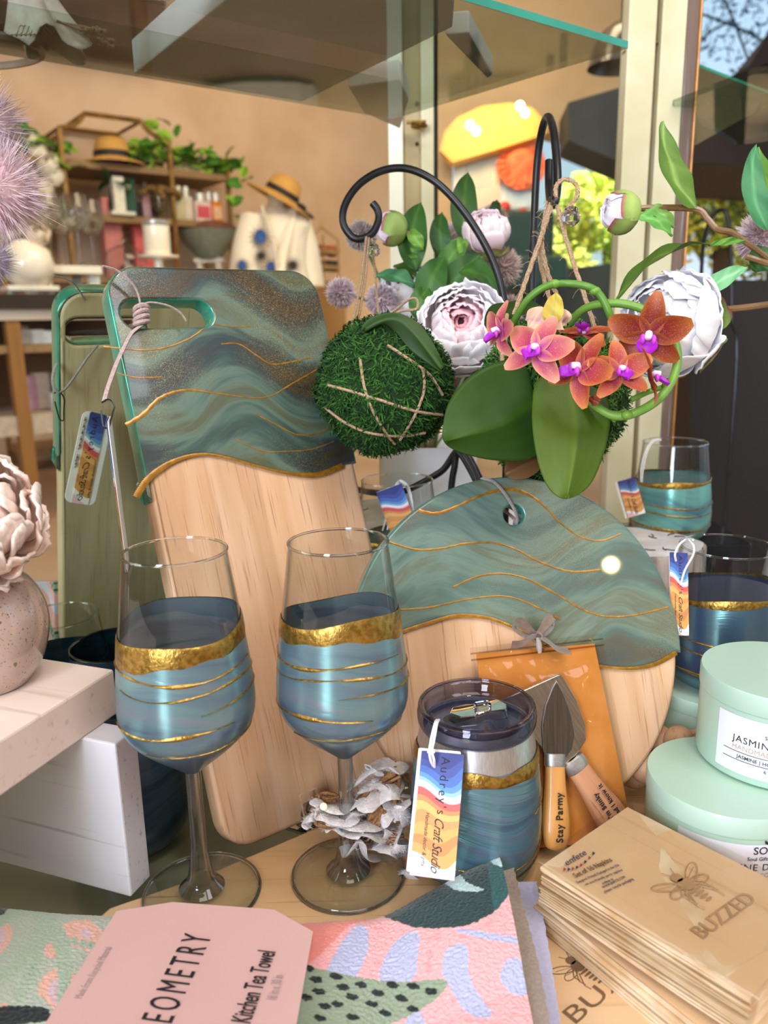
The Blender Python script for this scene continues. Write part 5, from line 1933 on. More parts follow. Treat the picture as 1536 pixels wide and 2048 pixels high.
def flower_mesh(axis, R, layers, seed, base_cols, tip_cols, nu=8, nv=7, squash=1.0):
    """rose or peony head: layers = (count, radius factor, base angle, tip angle, half width, ruffle)"""
    rn = random.Random(seed)
    mb = MB()
    Mx = V(axis).to_track_quat('Z', 'Y').to_matrix().to_4x4() @ RZ(seed)
    for li, (cnt, rf, a0, a1, hw, rf2) in enumerate(layers):
        for k in range(cnt):
            phi = 2 * pi * (k + .5 * (li % 2)) / cnt + rn.uniform(-.12, .12)
            fn = petal_fn(R * rf * rn.uniform(.9, 1.07), R_(a0), R_(a1 + rn.uniform(-11, 11)), phi, hw * rn.uniform(.85, 1.2), .5, rf2, rn.random() * 50)
            f = max(0, (li / max(1, len(layers) - 1) - .4) / .6)
            bc_ = V(base_cols[0]).lerp(V(base_cols[1]), f)
            tc_ = V(tip_cols[0]).lerp(V(tip_cols[1]), f)
            mb.grid(lambda u, v: Mx @ (fn(u, v) * squash), nu, nv, 0, lambda u, v: tuple(bc_.lerp(tc_, v ** 1.3)) )
    return mb


def lv4(h):
    return V(lin(h))


po = flower_mesh((.45, -.62, .65), .039, [(9, 1.08, 150, 104, .40, .10), (9, 1.05, 145, 88, .38, .10), (9, 1.0, 138, 73, .37, .10), (9, .95, 130, 60, .36, .10), (8, .88, 120, 46, .37, .12), (7, .8, 110, 33, .42, .14), (6, .68, 100, 20, .6, .16)], 3, (lv4('#f2d6c8'), lv4('#f2d6c8')), (lv4('#f6ddd0'), lv4('#f6ddd0')), 10, 8)
po.c = []
po.v = [tuple(V(v) + PORC_C) for v in po.v]
o = po.build('porcelain_flower', PORC, vz, sharp=180)
sd_ = o.modifiers.new('s', 'SOLIDIFY')
sd_.thickness = .0016
mb = MB()
mb.tube([(0, 0, .092), (.006, -.008, .10), PORC_C - V((.008, -.01, .012))], .0028, 8)
mb.build('stem', PORC, vz)
# ================================================================== HOOK STANDS
def hook(label, main, foot, d0):
    t = thing('hanging_hook', label, 'plant hook', TR(main[0].x, main[0].y, 0), 'black wire plant hooks')
    mb = MB()
    mb.tube(spl(main, 8), .0033, 10)
    mb.build('hook_wire', BLACKM, t, world=True)
    for f in foot:
        mb = MB()
        mb.tube(spl(f, 8), .0033, 10)
        mb.build('foot', BLACKM, t, world=True)
    return t


HD = .70
h1 = [at(*p, HD) for p in [(1012, 940), (1014, 800), (1013, 700), (1008, 600), (985, 520), (940, 440), (890, 380), (845, 348), (800, 336), (755, 345), (715, 372), (690, 410), (686, 445), (702, 472), (722, 478), (745, 466), (757, 440), (755, 420), (745, 406)]]
h1[0].z = .137
h1 = [V((h1[0].x, h1[0].y, .137))] + h1[1:]
g = h1[0]
hook('black wire hanging hook with round curl holding the left moss ball', h1,
     [[V((g.x, g.y, .15)), at(930, 905, .74), at(880, 945, .76), at(800, 985, .78), at(745, 985, .80), at(700, 975, .84)],
      [V((g.x, g.y, .15)), at(925, 912, .74), at(908, 940, .75), at(900, 1000, .76)]], HD)
HD2 = .615
h2 = [at(*p) for p in [(1055, 940, .70), (1058, 800, .70), (1063, 600, .70), (1068, 450, .70), (1074, 330, .69), (1084, 260, .675), (1096, 234, .655), (1107, 262, .635), (1114, 330, .62), (1114, 380, .615), (1108, 408, .612), (1101, 400, .625), (1098, 370, .64), (1098, 322, .645)]]
hook('black wire hanging hook seen edge on holding the right orchid moss ball', h2, [[at(1055, 940, .70), at(1056, 985, .70), V((at(1056, 1000, .70).x, at(1056, 1000, .7).y, .004))]], HD2)
hr = [at(*p, 1.3) for p in [(1402, 560), (1408, 480), (1425, 432), (1445, 420), (1456, 440), (1462, 500), (1464, 640), (1470, 780)]]  # hook reflected in the right window, built as a real one
t = thing('hanging_hook', 'mirror image of a thin black hook in the right window behind the peony stem', 'plant hook', TR(hr[-1].x, hr[-1].y, FLZ), 'black wire plant hooks')
MB().tube(spl(hr + [V((hr[-1].x, hr[-1].y, FLZ))], 6), .0032, 8).build('hook_wire', BLACKM, t, world=True)

# ================================================================== MOSS BALLS
MOSS = vcol('sheet_moss', .95, var=.3, vs=160)


def moss(mb, c, r, seed, sq=(1, 1, 1), n=5200, dark='#12300c', cols=('#1c4414', '#2c5c1a', '#143410', '#3a6a22', '#245018'), tuft=.0075):
    rn = random.Random(seed)
    f = lambda d: r * (1 + .07 * mnoise.noise(d * 2.2 + V((seed, 0, 0))) + .05 * mnoise.noise(d * 6 + V((0, seed, 0))))
    nu, nv = 48, 30

    def fn(u, v):
        th, ph = pi * (.001 + .998 * v), 2 * pi * u
        d = V((sin(th) * cos(ph), sin(th) * sin(ph), cos(th)))
        q = d * f(d)
        return c + V((q.x * sq[0], q.y * sq[1], q.z * sq[2]))
    mb.grid(fn, nu, nv, 0, lambda u, v: lin(dark), True)
    lc = [lin(k) for k in cols]
    for k in range(n):
        d = V((rn.gauss(0, 1), rn.gauss(0, 1), rn.gauss(0, 1))).normalized()
        q = d * f(d) * .985
        o = c + V((q.x * sq[0], q.y * sq[1], q.z * sq[2]))
        tn = d.cross(V((rn.gauss(0, 1), rn.gauss(0, 1), rn.gauss(0, 1)))).normalized()
        L = tuft * rn.uniform(.5, 1.2)
        m_ = o + tn * L * .5 + d * L * rn.uniform(.1, .55)
        e = m_ + tn * L * .4 + d * L * rn.uniform(-.25, .25)
        s_ = d.cross(tn) * .00055
        col = rn.choice(lc)
        mb.add([o - s_, o + s_, m_ + s_ * .9, m_ - s_ * .9, e], [(0, 1, 2, 3), (3, 2, 4)], 0, col)
    return mb


LEAFM = vcol('orchid_leaf', .48, var=.1, vs=60, spec=.25)
LEAFP = vcol('peony_leaf_silk', .55, var=.14, vs=120)


def leaf(mb, a, mid, b, w, nrm, c0, c1, fold=.25, nu=8, nv=18, shape=.85, crease=True):
    a, mid, b, nrm = V(a), V(mid), V(b), V(nrm).normalized()
    c0, c1 = V(lin(c0)), V(lin(c1))

    def fn(u, v):
        p = a * (1 - v) ** 2 + mid * 2 * v * (1 - v) + b * v * v
        t = ((mid - a) * (1 - v) + (b - mid) * v).normalized()
        s_ = t.cross(nrm).normalized()
        n2 = s_.cross(t)
        ww = w * max(.0, sin(pi * min(.999, v ** shape))) ** .75 + .0006
        x = (u - .5) * 2
        return p + s_ * ww * x + n2 * (fold * ww * abs(x) ** 1.3 + .0012 * sin(v * 14 + x * 3))

    def cf(u, v):
        x = abs(u - .5) * 2
        k = .5 + .5 * v if not crease else max(0, 1 - x * 5) * .7 + .25 * (1 - x)
        return tuple(c0.lerp(c1, k))
    mb.grid(fn, nu, nv, 0, cf)
    return mb


def blade(outline, d_in, d_out, name, parent, c0, c1, mid, bulge=.006):
    """broad fleshy leaf between a picture outline and its midrib"""
    o = [V((x, y, 0)) for x, y in outline]
    m = spl([V((x, y, 0)) for x, y in mid], 12)
    o = spl(o, 10, True)
    # left and right edge from tip to base
    tip = min(range(len(o)), key=lambda i: (o[i] - m[-1]).length)
    o = o[tip:] + o[:tip]
    base = min(range(len(o)), key=lambda i: (o[i] - m[0]).length)
    A, B = o[:base + 1][::-1], o[base:] + [o[0]]

    def samp(L, f):
        k = f * (len(L) - 1)
        i = min(int(k), len(L) - 2)
        return L[i].lerp(L[i + 1], k - i)
    c0, c1 = V(lin(c0)), V(lin(c1))

    def fn(u, v):
        x = (u - .5) * 2
        M_ = samp(m, v)
        E = samp(A, v) if x < 0 else samp(B, v)
        p = M_.lerp(E, abs(x))
        d = d_in + (d_out - d_in) * v + bulge * (1 - (1 - abs(x)) ** 1.6) * .6 - bulge * .8 * sin(pi * v) + bulge * .25 * sin(v * 5 + x)
        return at(p.x, p.y, d)

    def cf(u, v):
        x = (u - .5) * 2
        k = max(0, 1 - abs(x) * 9) * .5 + (.35 if x > 0 else .1) + .3 * v + .12 * sin(abs(x) * 22 + v * 3) * .3
        return tuple(c0.lerp(c1, min(1, k)))
    mb = MB()
    mb.grid(fn, 24, 30, 0, cf)
    ob = mb.build(name, LEAFM, parent, world=True, sharp=180)
    s_ = ob.modifiers.new('s', 'SOLIDIFY')
    s_.thickness = .0016
    return ob


def toeye(p):
    return (EYE - p).normalized()


# --- left moss ball
mc1 = at(768, 772, .615)
mr1 = .0505
k1 = thing('moss_ball_planter', 'left hanging green moss ball wrapped with jute and one drooping leaf', 'plant', TR(mc1.x, mc1.y, mc1.z - mr1), 'hanging moss ball orchids')
moss(MB(), mc1, mr1, 3, (1, 1, 1.02), 11000).build('moss', MOSS, k1, world=True)
mb = MB()


def wrap_line(mb, c, r, pxs, d, w=.0011, lift=1.03, n=10):
    """twine lying on the ball through picture points"""
    P = []
    for (x, y) in [(p.x, p.y) for p in spl([V((x, y, 0)) for x, y in pxs], 6)]:
        rd = ray(x, y).normalized()
        oc = EYE - c
        bq = oc.dot(rd)
        R2 = (r * lift) ** 2
        disc = bq * bq - (oc.length_squared - R2)
        if disc > 0:
            P.append(EYE + rd * (-bq - math.sqrt(disc)))
    if len(P) > 2:
        mb.tube(P, w, 6)


for pxs in [[(655, 770), (700, 782), (760, 800), (830, 822), (885, 830)], [(650, 815), (690, 845), (740, 866), (800, 872), (850, 866)], [(720, 715), (728, 770), (745, 820), (775, 870), (790, 888)], [(845, 735), (848, 780), (830, 830), (800, 880)],
            [(775, 690), (820, 720), (860, 750), (885, 790)]]:
    wrap_line(mb, mc1, mr1, pxs, 0)
tp = h1[-5]
for a in [[at(733, 470, .70), at(722, 560, .655), at(703, 660, .60), at(693, 720, .575)], [at(738, 472, .70), at(730, 560, .66), at(712, 660, .61), at(697, 722, .58)], [at(742, 470, .70), at(750, 545, .70), at(757, 640, .67)]]:
    mb.tube(spl(a, 8), .0012, 6)
mb.tube(spl([at(757, 640, .66), at(790, 620, .66), at(820, 598, .65), at(834, 600, .65), at(832, 618, .64), at(800, 622, .64), at(780, 636, .64)], 8), .0011, 6)
mb.build('jute_twine', TWINE, k1, world=True)
blade([(722, 668), (735, 640), (775, 626), (812, 632), (845, 655), (872, 700), (886, 742), (858, 728), (820, 700), (790, 660), (762, 642)], .575, .565, 'leaf', k1, '#1c3210', '#35521c', [(726, 662), (800, 640), (884, 738)], .004)


def crystal(p, r, label, par):
    mb = MB()
    mb.lathe([(r * .5, -r), (r, -r * .6), (r * 1.02, r * .1), (r * .7, r * .4), (r * .75, r * .75), (r * .4, r)], 10, TR(p))
    mb.cap(r * .5, -r, 10, TR(p), up=False).cap(r * .4, r, 10, TR(p))
    return mb.build('glass_bead', clear_glass('bead_glass', '#eef0f4', .05), par, smooth=False, world=True)


crystal(at(748, 500, .69), .0052, '', k1)

# --- right moss ball with the orchid
mc2 = at(1100, 800, .60)
mr2 = .054
k2 = thing('moss_ball_orchid', 'right hanging moss ball orchid with two broad leaves and speckled pink orange blossoms', 'plant', TR(mc2.x, mc2.y, mc2.z - mr2), 'hanging moss ball orchids')
moss(MB(), mc2, mr2, 8, (1, 1, 1.1), 11000, cols=('#2d5a20', '#47782a', '#1d4216', '#6a8f3a', '#34652a')).build('moss', MOSS, k2, world=True)
mb = MB()
for a in [[at(1104, 408, .612), at(1080, 480, .605), at(1052, 560, .60), at(1030, 625, .595), at(1000, 720, .575)], [at(1102, 408, .612), at(1086, 460, .61), at(1085, 500, .61), at(1100, 560, .615), at(1118, 600, .62), at(1120, 640, .62)],
          [at(1112, 402, .612), at(1130, 470, .605), at(1155, 550, .60), at(1185, 640, .59), at(1200, 700, .585)], [at(1096, 405, .62), at(1084, 470, .62), at(1080, 520, .63), at(1100, 600, .63)]]:
    P = spl(a, 8)
    for s_ in (0, 1, 2):
        mb.tube([p + rgt * .0009 * cos(i * .9 + s_ * 2.1) + upv * .0009 * sin(i * .9 + s_ * 2.1) for i, p in enumerate(P)], .0011, 5)
    rn = random.Random(4)
    for q in range(26):
        o = P[rn.randrange(len(P))]
        dr = V((rn.gauss(0, 1), rn.gauss(0, 1), rn.gauss(0, 1))).normalized()
        mb.tube([o, o + dr * .006, o + dr * .009 + V((0, 0, -.002))], .00016, 3)
P = spl([at(1112, 400, .61), at(1112, 372, .61), at(1130, 358, .61), at(1152, 368, .61), at(1155, 390, .61), at(1140, 412, .61), at(1118, 440, .608)], 8)
for s_ in (0, 1, 2):
    mb.tube([p + rgt * .0009 * cos(i * .9 + s_ * 2.1) + upv * .0009 * sin(i * .9 + s_ * 2.1) for i, p in enumerate(P)], .0011, 5)
mb.tube(spl([at(1014, 630, .59), at(1004, 700, .55), at(1010, 790, .55)], 6), .0016, 6)
mb.build('jute_twine', TWINE, k2, world=True)
crystal(at(1143, 432, .605), .0068, '', k2)
# broad leaves traced as rounded blades


blade([(1048, 728), (1000, 722), (940, 752), (900, 800), (886, 850), (888, 884), (920, 905), (985, 920), (1060, 918), (1085, 880), (1070, 800)], .545, .525, 'leaf', k2, '#1c3808', '#34550f', [(1078, 800), (1000, 850), (889, 883)], .006)
blade([(1075, 760), (1066, 800), (1066, 860), (1078, 930), (1100, 980), (1134, 998), (1180, 970), (1210, 900), (1221, 830), (1210, 790), (1150, 752), (1110, 742)], .53, .50, 'leaf', k2, '#324c0c', '#586f1a', [(1130, 745), (1150, 830), (1150, 900), (1134, 997)], .006)
mb = MB()
leaf(mb, at(975, 660, .60), at(1010, 600, .60), at(1100, 618, .61), .014, V((0, -.4, 1)), '#1f3a10', '#2c4c18', .1)
mb.build('leaf', LEAFM, k2, world=True, sharp=180)
blade([(1010, 930), (1020, 915), (1060, 905), (1085, 915), (1078, 940), (1050, 958), (1020, 955)], .575, .57, 'withered_leaf', k2, '#4e3520', '#7a5a34', [(1082, 915), (1050, 930), (1012, 948)], .003)
SPK = vcol('flower_spike_green', .4, var=.12, vs=100)
mb = MB()
G1, G2 = lin('#5a8a30'), lin('#6f9c3c')
sp1 = [at(*p) for p in [(1022, 668, .56), (1030, 640, .545), (1055, 600, .535), (1090, 574, .53), (1130, 567, .53), (1175, 573, .525), (1200, 590, .525), (1218, 625, .525), (1228, 655, .53)]]
sp2 = [at(*p) for p in [(1140, 645, .55), (1165, 620, .54), (1200, 608, .53), (1250, 608, .525), (1300, 625, .52), (1338, 660, .515), (1355, 710, .51), (1345, 760, .505), (1315, 800, .50), (1270, 826, .50), (1230, 832, .505), (1195, 815, .51), (1165, 790, .52)]]
mb.tube(spl(sp1, 8), .0026, 8, col=G1)
mb.tube(spl(sp2, 8), .0028, 8, col=G2)
for (a, b) in [((1228, 655), (1290, 648)), ((1335, 772), (1262, 800)), ((1235, 828), (1222, 832)), ((1030, 690), (1048, 700)), ((1250, 822), (1225, 842))]:
    mb.tube(spl([at(*a, .515), at((a[0] + b[0]) / 2, (a[1] + b[1]) / 2 - 3, .51), at(*b, .51)], 5), .0018, 6, col=G2)
for q in (at(1190, 582, .525), at(1335, 772, .505), at(1255, 830, .50), at(1110, 568, .53)):
    mb.ball(q, .0034, 8, 6, (1.2, 1, .9), col=G2)
mb.build('flower_spike', SPK, k2, world=True, sharp=80)

ORCH = vcol('orchid_petal', .5, ('#f0c878', 1100., .38), sss=.15, var=.1, vs=200)
ORCM = vcol('orchid_lip', .45, sss=.1)


def orchid(px, py, d, size, face, roll, cols, lipdir, seed):
    """five speckled tepals and a magenta lip"""
    c = at(px, py, d)
    z = V(face).normalized()
    M = TR(c) @ z.to_track_quat('Z', 'Y').to_matrix().to_4x4() @ RZ(roll)
    ce, mi_, ed = [V(lin(k)) for k in cols]
    mb = MB()
    rn = random.Random(seed)

    def tepal(ang, L, W, bend):
        def fn(u, v):
            x = (u - .5) * 2
            w = W * sin(pi * min(1, v ** .75 * .93 + .03)) ** .65
            r = L * v
            return M @ V((cos(ang) * r - sin(ang) * w * x, sin(ang) * r + cos(ang) * w * x, size * (bend * v * v + .10 * x * x * sin(pi * v) + .04 * sin(v * 5 + seed) - .02)))

        def cf(u, v):
            x = abs(u - .5) * 2
            k = max(v ** 3, x ** 3 * .9)
            a = ce.lerp(mi_, min(1, v * 2.2))
            return tuple(a.lerp(ed, min(1, k)))
        mb.grid(fn, 10, 12, 0, cf)
    for ang, L, W, bd in [(90, 1.08, .31, -.10), (-38, 1.0, .29, -.10), (218, 1.0, .29, -.10), (22, 1.08, .38, .08), (158, 1.08, .38, .08)]:
        tepal(R_(ang + rn.uniform(-5, 5)), size * L, size * W, bd + rn.uniform(-.12, .12))
    f = mb.build('flower', ORCH, k2, world=True, sharp=180)
    ml, ma, wh = lin('#a31fb8'), lin('#c54ac9'), lin('#f4dcf2')
    mb = MB()
    l = M.to_3x3() @ V((0, -1, .9)).normalized()
    s_ = M.to_3x3() @ V((1, 0, 0))

    def lip(u, v):
        x = (u - .5) * 2
        w = size * .26 * sin(pi * min(1, v * .9 + .06)) ** .8
        return c + M.to_3x3() @ V((0, 0, size * .08)) + l * size * .55 * v + s_ * w * x + (M.to_3x3() @ V((0, .6, .8))) * size * .13 * (x * x)
    mb.grid(lip, 8, 8, 0, lambda u, v: ml if v > .25 else ma)
    for sx in (-1, 1):
        mb.ball(c + M.to_3x3() @ V((sx * size * .13, -size * .03, size * .2)), size * .12, 10, 8, (.6, 1, 1.1), col=ma)
    lo = mb.build('lip', ORCM, f, world=True, sharp=180)
    mb = MB()
    mb.tube([c + M.to_3x3() @ V((0, size * .02, 0)), c + M.to_3x3() @ V((0, size * .10, size * .18)), c + M.to_3x3() @ V((0, size * .04, size * .34))], [size * .07, size * .10, size * .08], 8, col=wh)
    mb.build('column', ORCM, f, world=True, sharp=180)['label'] = 'pale lilac column'
    return f


fe = -fwd
L_, U_ = -rgt, upv
C1 = ('#a42c98', '#a82858', '#d99a78')
C2 = ('#942466', '#9c2434', '#c87a3c')
C3 = ('#80203c', '#821e1c', '#ad6228')
orchid(1073, 704, .487, .0225, fe - rgt * .55 + upv * .2, -.25, C1, 0, 1)
orchid(1158, 742, .487, .0235, fe * .7 - rgt * .8 + upv * .25, -.45, C2, 0, 2)
orchid(1240, 745, .484, .0195, fe + upv * .15 + rgt * .1, .1, C2, 0, 3)
orchid(1298, 672, .492, .0245, fe * .8 - rgt * .35 - upv * .45, -.1, C3, 0, 4)
orchid(1300, 755, .490, .0195, fe * .35 + rgt * .95 + upv * .2, .2, C3, 0, 5)
orchid(1000, 665, .505, .0185, fe * .35 - rgt * .95, -.2, C1, 0, 6)
orchid(1168, 668, .520, .0190, fe * .5 + upv * .9 - rgt * .2, .1, C3, 0, 7)
BUDM = vcol('orchid_bud', .5)
bdm = MB()
leaf(bdm, at(1098, 652, .50), at(1108, 625, .498), at(1112, 586, .50), .0058, toeye(mc2), '#c9b04e', '#a9a84a', .5)
leaf(bdm, at(1098, 652, .503), at(1070, 635, .505), at(1052, 640, .51), .008, toeye(mc2), '#e6c9a8', '#d9a8a8', .3)
leaf(bdm, at(1098, 652, .503), at(1125, 630, .505), at(1132, 650, .51), .007, toeye(mc2), '#e6c9a8', '#d9a8b8', .3)
bdm.build('flower_bud', BUDM, k2, world=True, sharp=180)['label'] = 'half open greenish yellow bud'
leaf(MB(), at(1190, 790, .50), at(1189, 800, .50), at(1188, 812, .50), .003, toeye(mc2), '#9c4a3a', '#b86a48', .3).build('flower_bud', BUDM, k2, world=True, sharp=180)['label'] = 'small closed reddish bud'

# ================================================================== PEONIES, ALLIUMS, LEAVES
SILK = vcol('silk_petal', .7, sss=.35, var=.06, vs=200, sheen=.2)
PL = {'full': [(7, 1.02, 155, 98, .56, .08), (8, .98, 150, 80, .52, .08), (9, .94, 145, 64, .48, .09), (9, .87, 135, 52, .46, .10), (9, .78, 125, 43, .46, .12), (8, .67, 115, 36, .48, .14), (8, .55, 108, 31, .5, .16), (7, .42, 100, 26, .6, .2), (5, .28, 95, 18, .7, .2)],
      'ball': [(8, 1.0, 160, 62, .46, .10), (8, .95, 150, 45, .44, .10), (7, .86, 140, 34, .42, .12), (6, .7, 130, 24, .5, .12), (5, .5, 120, 15, .55, .1)],
      'bud': [(6, 1.0, 170, 30, .55, .06), (5, .9, 160, 20, .6, .06), (4, .7, 150, 10, .7, .05)]}


def stem_to(par, pts, r, col='#6a8a3a', nm='stem', m=None):
    MB().tube(spl(pts, 8), r, 8).build(nm, m or simple('flower_stem', col, .5, 0, None, 60), par, world=True)


def peony(px, py, d, R, axis, kind, base, tip, label, seed, sq=1.0, stem=None, calyx=True, rest=()):
    c = at(px, py, d)
    t = thing('peony', label, 'flower', TR(c), 'silk peonies')
    mb = flower_mesh(axis, R, PL[kind], seed, [lv4(k) for k in base], [lv4(k) for k in tip], 9, 8)
    o = mb.build('petals', SILK, t, sharp=180)
    o.modifiers.new('s', 'SOLIDIFY').thickness = .0007
    if calyx:
        mb = MB()
        a = V(axis).normalized()
        M = a.to_track_quat('Z', 'Y').to_matrix().to_4x4()
        for k in range(5):
            ph = 2 * pi * k / 5 + seed
            fn = petal_fn(R * 1.06, R_(178), R_((108 if kind != 'bud' else 52) + 14 * (k % 3)), ph, .5 if kind != 'bud' else .72, .3, .05, k)
            mb.grid(lambda u, v: M @ fn(u, v), 7, 7, 0, lambda u, v: lin('#a9c46a') if v < .75 else lin('#8fae55') if v < .93 else lin('#a8405a'))
        mb.build('calyx', LEAFP, t, sharp=180)
    if stem:
        stem_to(t, [c - V(axis).normalized() * R] + [at(*p) for p in stem], .0022, '#8a7348')
    return t


POTX = at(855, 900, .86)
pt = (845, 930, .86)
# white pot
pw = thing('flower_pot', 'white round flower pot behind the left moss ball', 'pot', TR(POTX.x, POTX.y, -.05))
mb = MB()
mb.lathe([(.040, 0), (.045, .004), (.052, .20), (.053, POTX.z + .05 + .01), (.050, POTX.z + .06), (.047, POTX.z + .05), (.001, POTX.z + .03)], 56)
mb.build('body', simple('white_glaze', '#eef0f2', .35, 0, '#e2e5e8', 12, coat=.4), pw, sharp=60)
peony(925, 655, .70, .040, (-rgt * .15 - fwd * .95 + upv * .25), 'full', ('#fbf1f2', '#e07a88'), ('#fdf9fa', '#f2aeb6'), 'large open pink centred peony between the two moss balls', 2, stem=[(900, 800, .80), pt])
peony(975, 466, .78, .0235, (-rgt * .1 - fwd * .6 + upv * .8), 'ball', ('#f0cdd4', '#eab4be'), ('#f6e4e8', '#f0d0d6'), 'half open pale pink peony under the arc of the left hook', 5, stem=[(950, 620, .82), pt])
peony(820, 590, .80, .034, (-rgt * .4 - fwd * .8 + upv * .5), 'ball', ('#f3e6ea', '#f0dbe0'), ('#f8f4f6', '#f6eaee'), 'white peony half hidden by leaves above the left moss ball', 7, stem=[(830, 760, .84), pt])
peony(785, 457, .76, .0155, (-rgt * .9 + upv * .25), 'bud', ('#f3d6de', '#efc8d2'), ('#f7eaf0', '#f3dde5'), 'small pale pink peony bud beside the left hook curl', 9, stem=[(815, 500, .79), (835, 640, .83), pt])
ALLM = vcol('allium_fluff', .9, var=.1, vs=200, sheen=.3)


def allium(px, py, d, r, cols, label, seed, stem=None, n=1500):
    c = at(px, py, d)
    t = thing('allium', label, 'flower', TR(c), 'fluffy allium heads')
    rn = random.Random(seed)
    mb = MB()
    lc = [lin(k) for k in cols]
    mb.ball((0, 0, 0), r * .6, 14, 10, col=lc[0])
    for k in range(n):
        dr = V((rn.gauss(0, 1), rn.gauss(0, 1), rn.gauss(0, 1))).normalized()
        e = dr * r * rn.uniform(.82, 1.06) + V((rn.gauss(0, 1), rn.gauss(0, 1), rn.gauss(0, 1))) * r * .05
        s_ = dr.orthogonal().normalized() * r * .022
        s2 = dr.cross(s_)
        o = dr * r * .5
        q = o.lerp(e, .6)
        col, tip = rn.choice(lc), lc[-1]
        mb.add([o - s_, o + s_, q + s_, q - s_, e, o - s2, o + s2, q + s2, q - s2], [(0, 1, 2, 3), (3, 2, 4), (5, 6, 7, 8), (8, 7, 4)], 0, [col, col, col, col, tip, col, col, col, col])
    mb.build('bloom', ALLM, t, smooth=False)
    if stem:
        stem_to(t, [c] + [at(*p) for p in stem], .0014, '#7d9a6a')
    return t


AL = ('#d9bcc0', '#e8d2d4', '#cbaab0', '#f3e8ea')
AB = ('#c3a498', '#d3b8ac', '#b5958a', '#e3d2c8')
allium(722, 472, .80, .0165, AL, 'lilac allium behind the left hook curl', 1, [(760, 560, .83), (820, 700, .85), pt])
allium(682, 586, .74, .0150, AL, 'pale allium farthest left by the mannequin robe', 2, [(760, 620, .80), (830, 740, .85), pt])
allium(762, 600, .76, .0165, AL, 'pale allium behind the jute hanger of the left moss ball', 3, [(800, 680, .82), pt])
allium(1006, 535, .80, .0200, AB, 'beige allium right of the left hook stem', 4, [(960, 680, .84), pt])
allium(985, 440, .92, .0185, AB, 'dusky allium behind the half open pink peony', 5, [(950, 650, .88), pt])
allium(905, 478, .90, .0190, AL, 'lilac allium among the upper leaves', 6, [(890, 650, .87), pt])
allium(1020, 620, .86, .0170, AL, 'pink allium low behind the large open peony', 11, [(960, 760, .86), pt])
lv_ = thing('leafy_stem', 'dark green silk leaves above the left moss ball', 'foliage', TR(POTX.x, POTX.y, POTX.z), 'silk leaves')
mb = MB()
E_ = -fwd
for a, m_, b, w, n_, c0, c1, d in [((832, 540), (812, 470), (842, 405), .014, E_, '#2f5a1e', '#4a7a2c', .77), ((890, 520), (872, 470), (884, 425), .010, E_, '#2c5420', '#44702a', .80), ((930, 480), (922, 410), (936, 345), .013, E_, '#2f5420', '#4a7028', .80),
                                   ((875, 560), (905, 500), (930, 485), .010, E_, '#3d6a22', '#588a30', .76), ((835, 575), (790, 545), (748, 552), .012, E_ + upv, '#3a7048', '#5a9a6a', .74), ((860, 610), (850, 560), (890, 515), .014, E_, '#2c5a1e', '#46742a', .74),
                                   ((885, 590), (920, 545), (960, 510), .013, E_, '#2c5420', '#44702a', .75), ((918, 545), (975, 530), (1002, 605), .017, E_ + upv, '#2f5e1e', '#4a7a2c', .72), ((845, 640), (830, 600), (858, 575), .010, E_, '#33601e', '#507a2c', .73),
                                   ((845, 500), (830, 470), (815, 460), .006, E_, '#6a9a3a', '#88b44a', .76), ((985, 455), (990, 420), (993, 400), .006, E_, '#24401e', '#34562a', .85), ((880, 640), (868, 605), (872, 570), .009, E_, '#2c5a1e', '#46742a', .735),
                                   ((838, 520), (822, 500), (812, 480), .006, E_, '#5a8a34', '#7aa844', .77), ((895, 505), (920, 492), (932, 478), .007, E_, '#5d8a2c', '#7aa83c', .765), ((845, 560), (815, 530), (788, 532), .010, E_ + upv, '#3e5e20', '#587a2c', .78)]:
    leaf(mb, at(*a, d), at(*m_, d - .012), at(*b, d + .01), w, n_, c0, c1, .2)
mb.build('leaves', LEAFP, lv_, world=True, sharp=180)
for P in [[(835, 540), (845, 700), (850, 900)], [(893, 520), (880, 680), (865, 900)], [(930, 480), (905, 640), (870, 900)]]:
    stem_to(lv_, [at(x, y, .80 + .03 * k) for k, (x, y) in enumerate(P)], .0016, '#5f7a34')

# right arrangement: white peony, bud on a brown branch, leaves, allium
BRN = simple('wired_brown_stem', '#8a6a44', .35, 0, '#74572f', 40, coat=.4)
wp_ = peony(1334, 648, .60, .0405, (-rgt * .75 - fwd * .55 + upv * .10), 'full', ('#f6f2fa', '#f6e4ee'), ('#fcfbfe', '#faf4fa'), 'large white peony behind the orchid blossoms by the right window', 12, stem=None)
stem_to(wp_, [at(1415, 625, .62), at(1440, 620, .62), at(1500, 614, .63), at(1600, 600, .66)], .0026, '#8a6a44', 'stem', BRN)
mb = MB()
leaf(mb, at(1392, 600, .60), at(1440, 555, .585), at(1495, 535, .58), .0065, E_ + upv * .3, '#6fae78', '#9ad09c', .25)
leaf(mb, at(1415, 640, .62), at(1430, 610, .61), at(1400, 585, .60), .009, E_, '#8fae5c', '#a9c46a', .3)
mb.build('sepal_leaf', LEAFP, wp_, world=True, sharp=180)
bud = peony(1243, 424, .60, .0150, (-rgt * .9 + upv * .05 - fwd * .1), 'bud', ('#efd5e2', '#ecccd8'), ('#f6edf6', '#f2e2ec'), 'closed pink peony bud pointing left on the brown branch', 14)
c = at(1262, 418, .60)
stem_to(bud, [at(1262, 420, .60), at(1300, 416, .60), at(1390, 418, .60), at(1415, 438, .60), at(1434, 458, .60), at(1462, 465, .605), at(1490, 483, .61), at(1540, 520, .62), at(1640, 600, .64)], .0024, '', 'branch', BRN)
mb = MB()
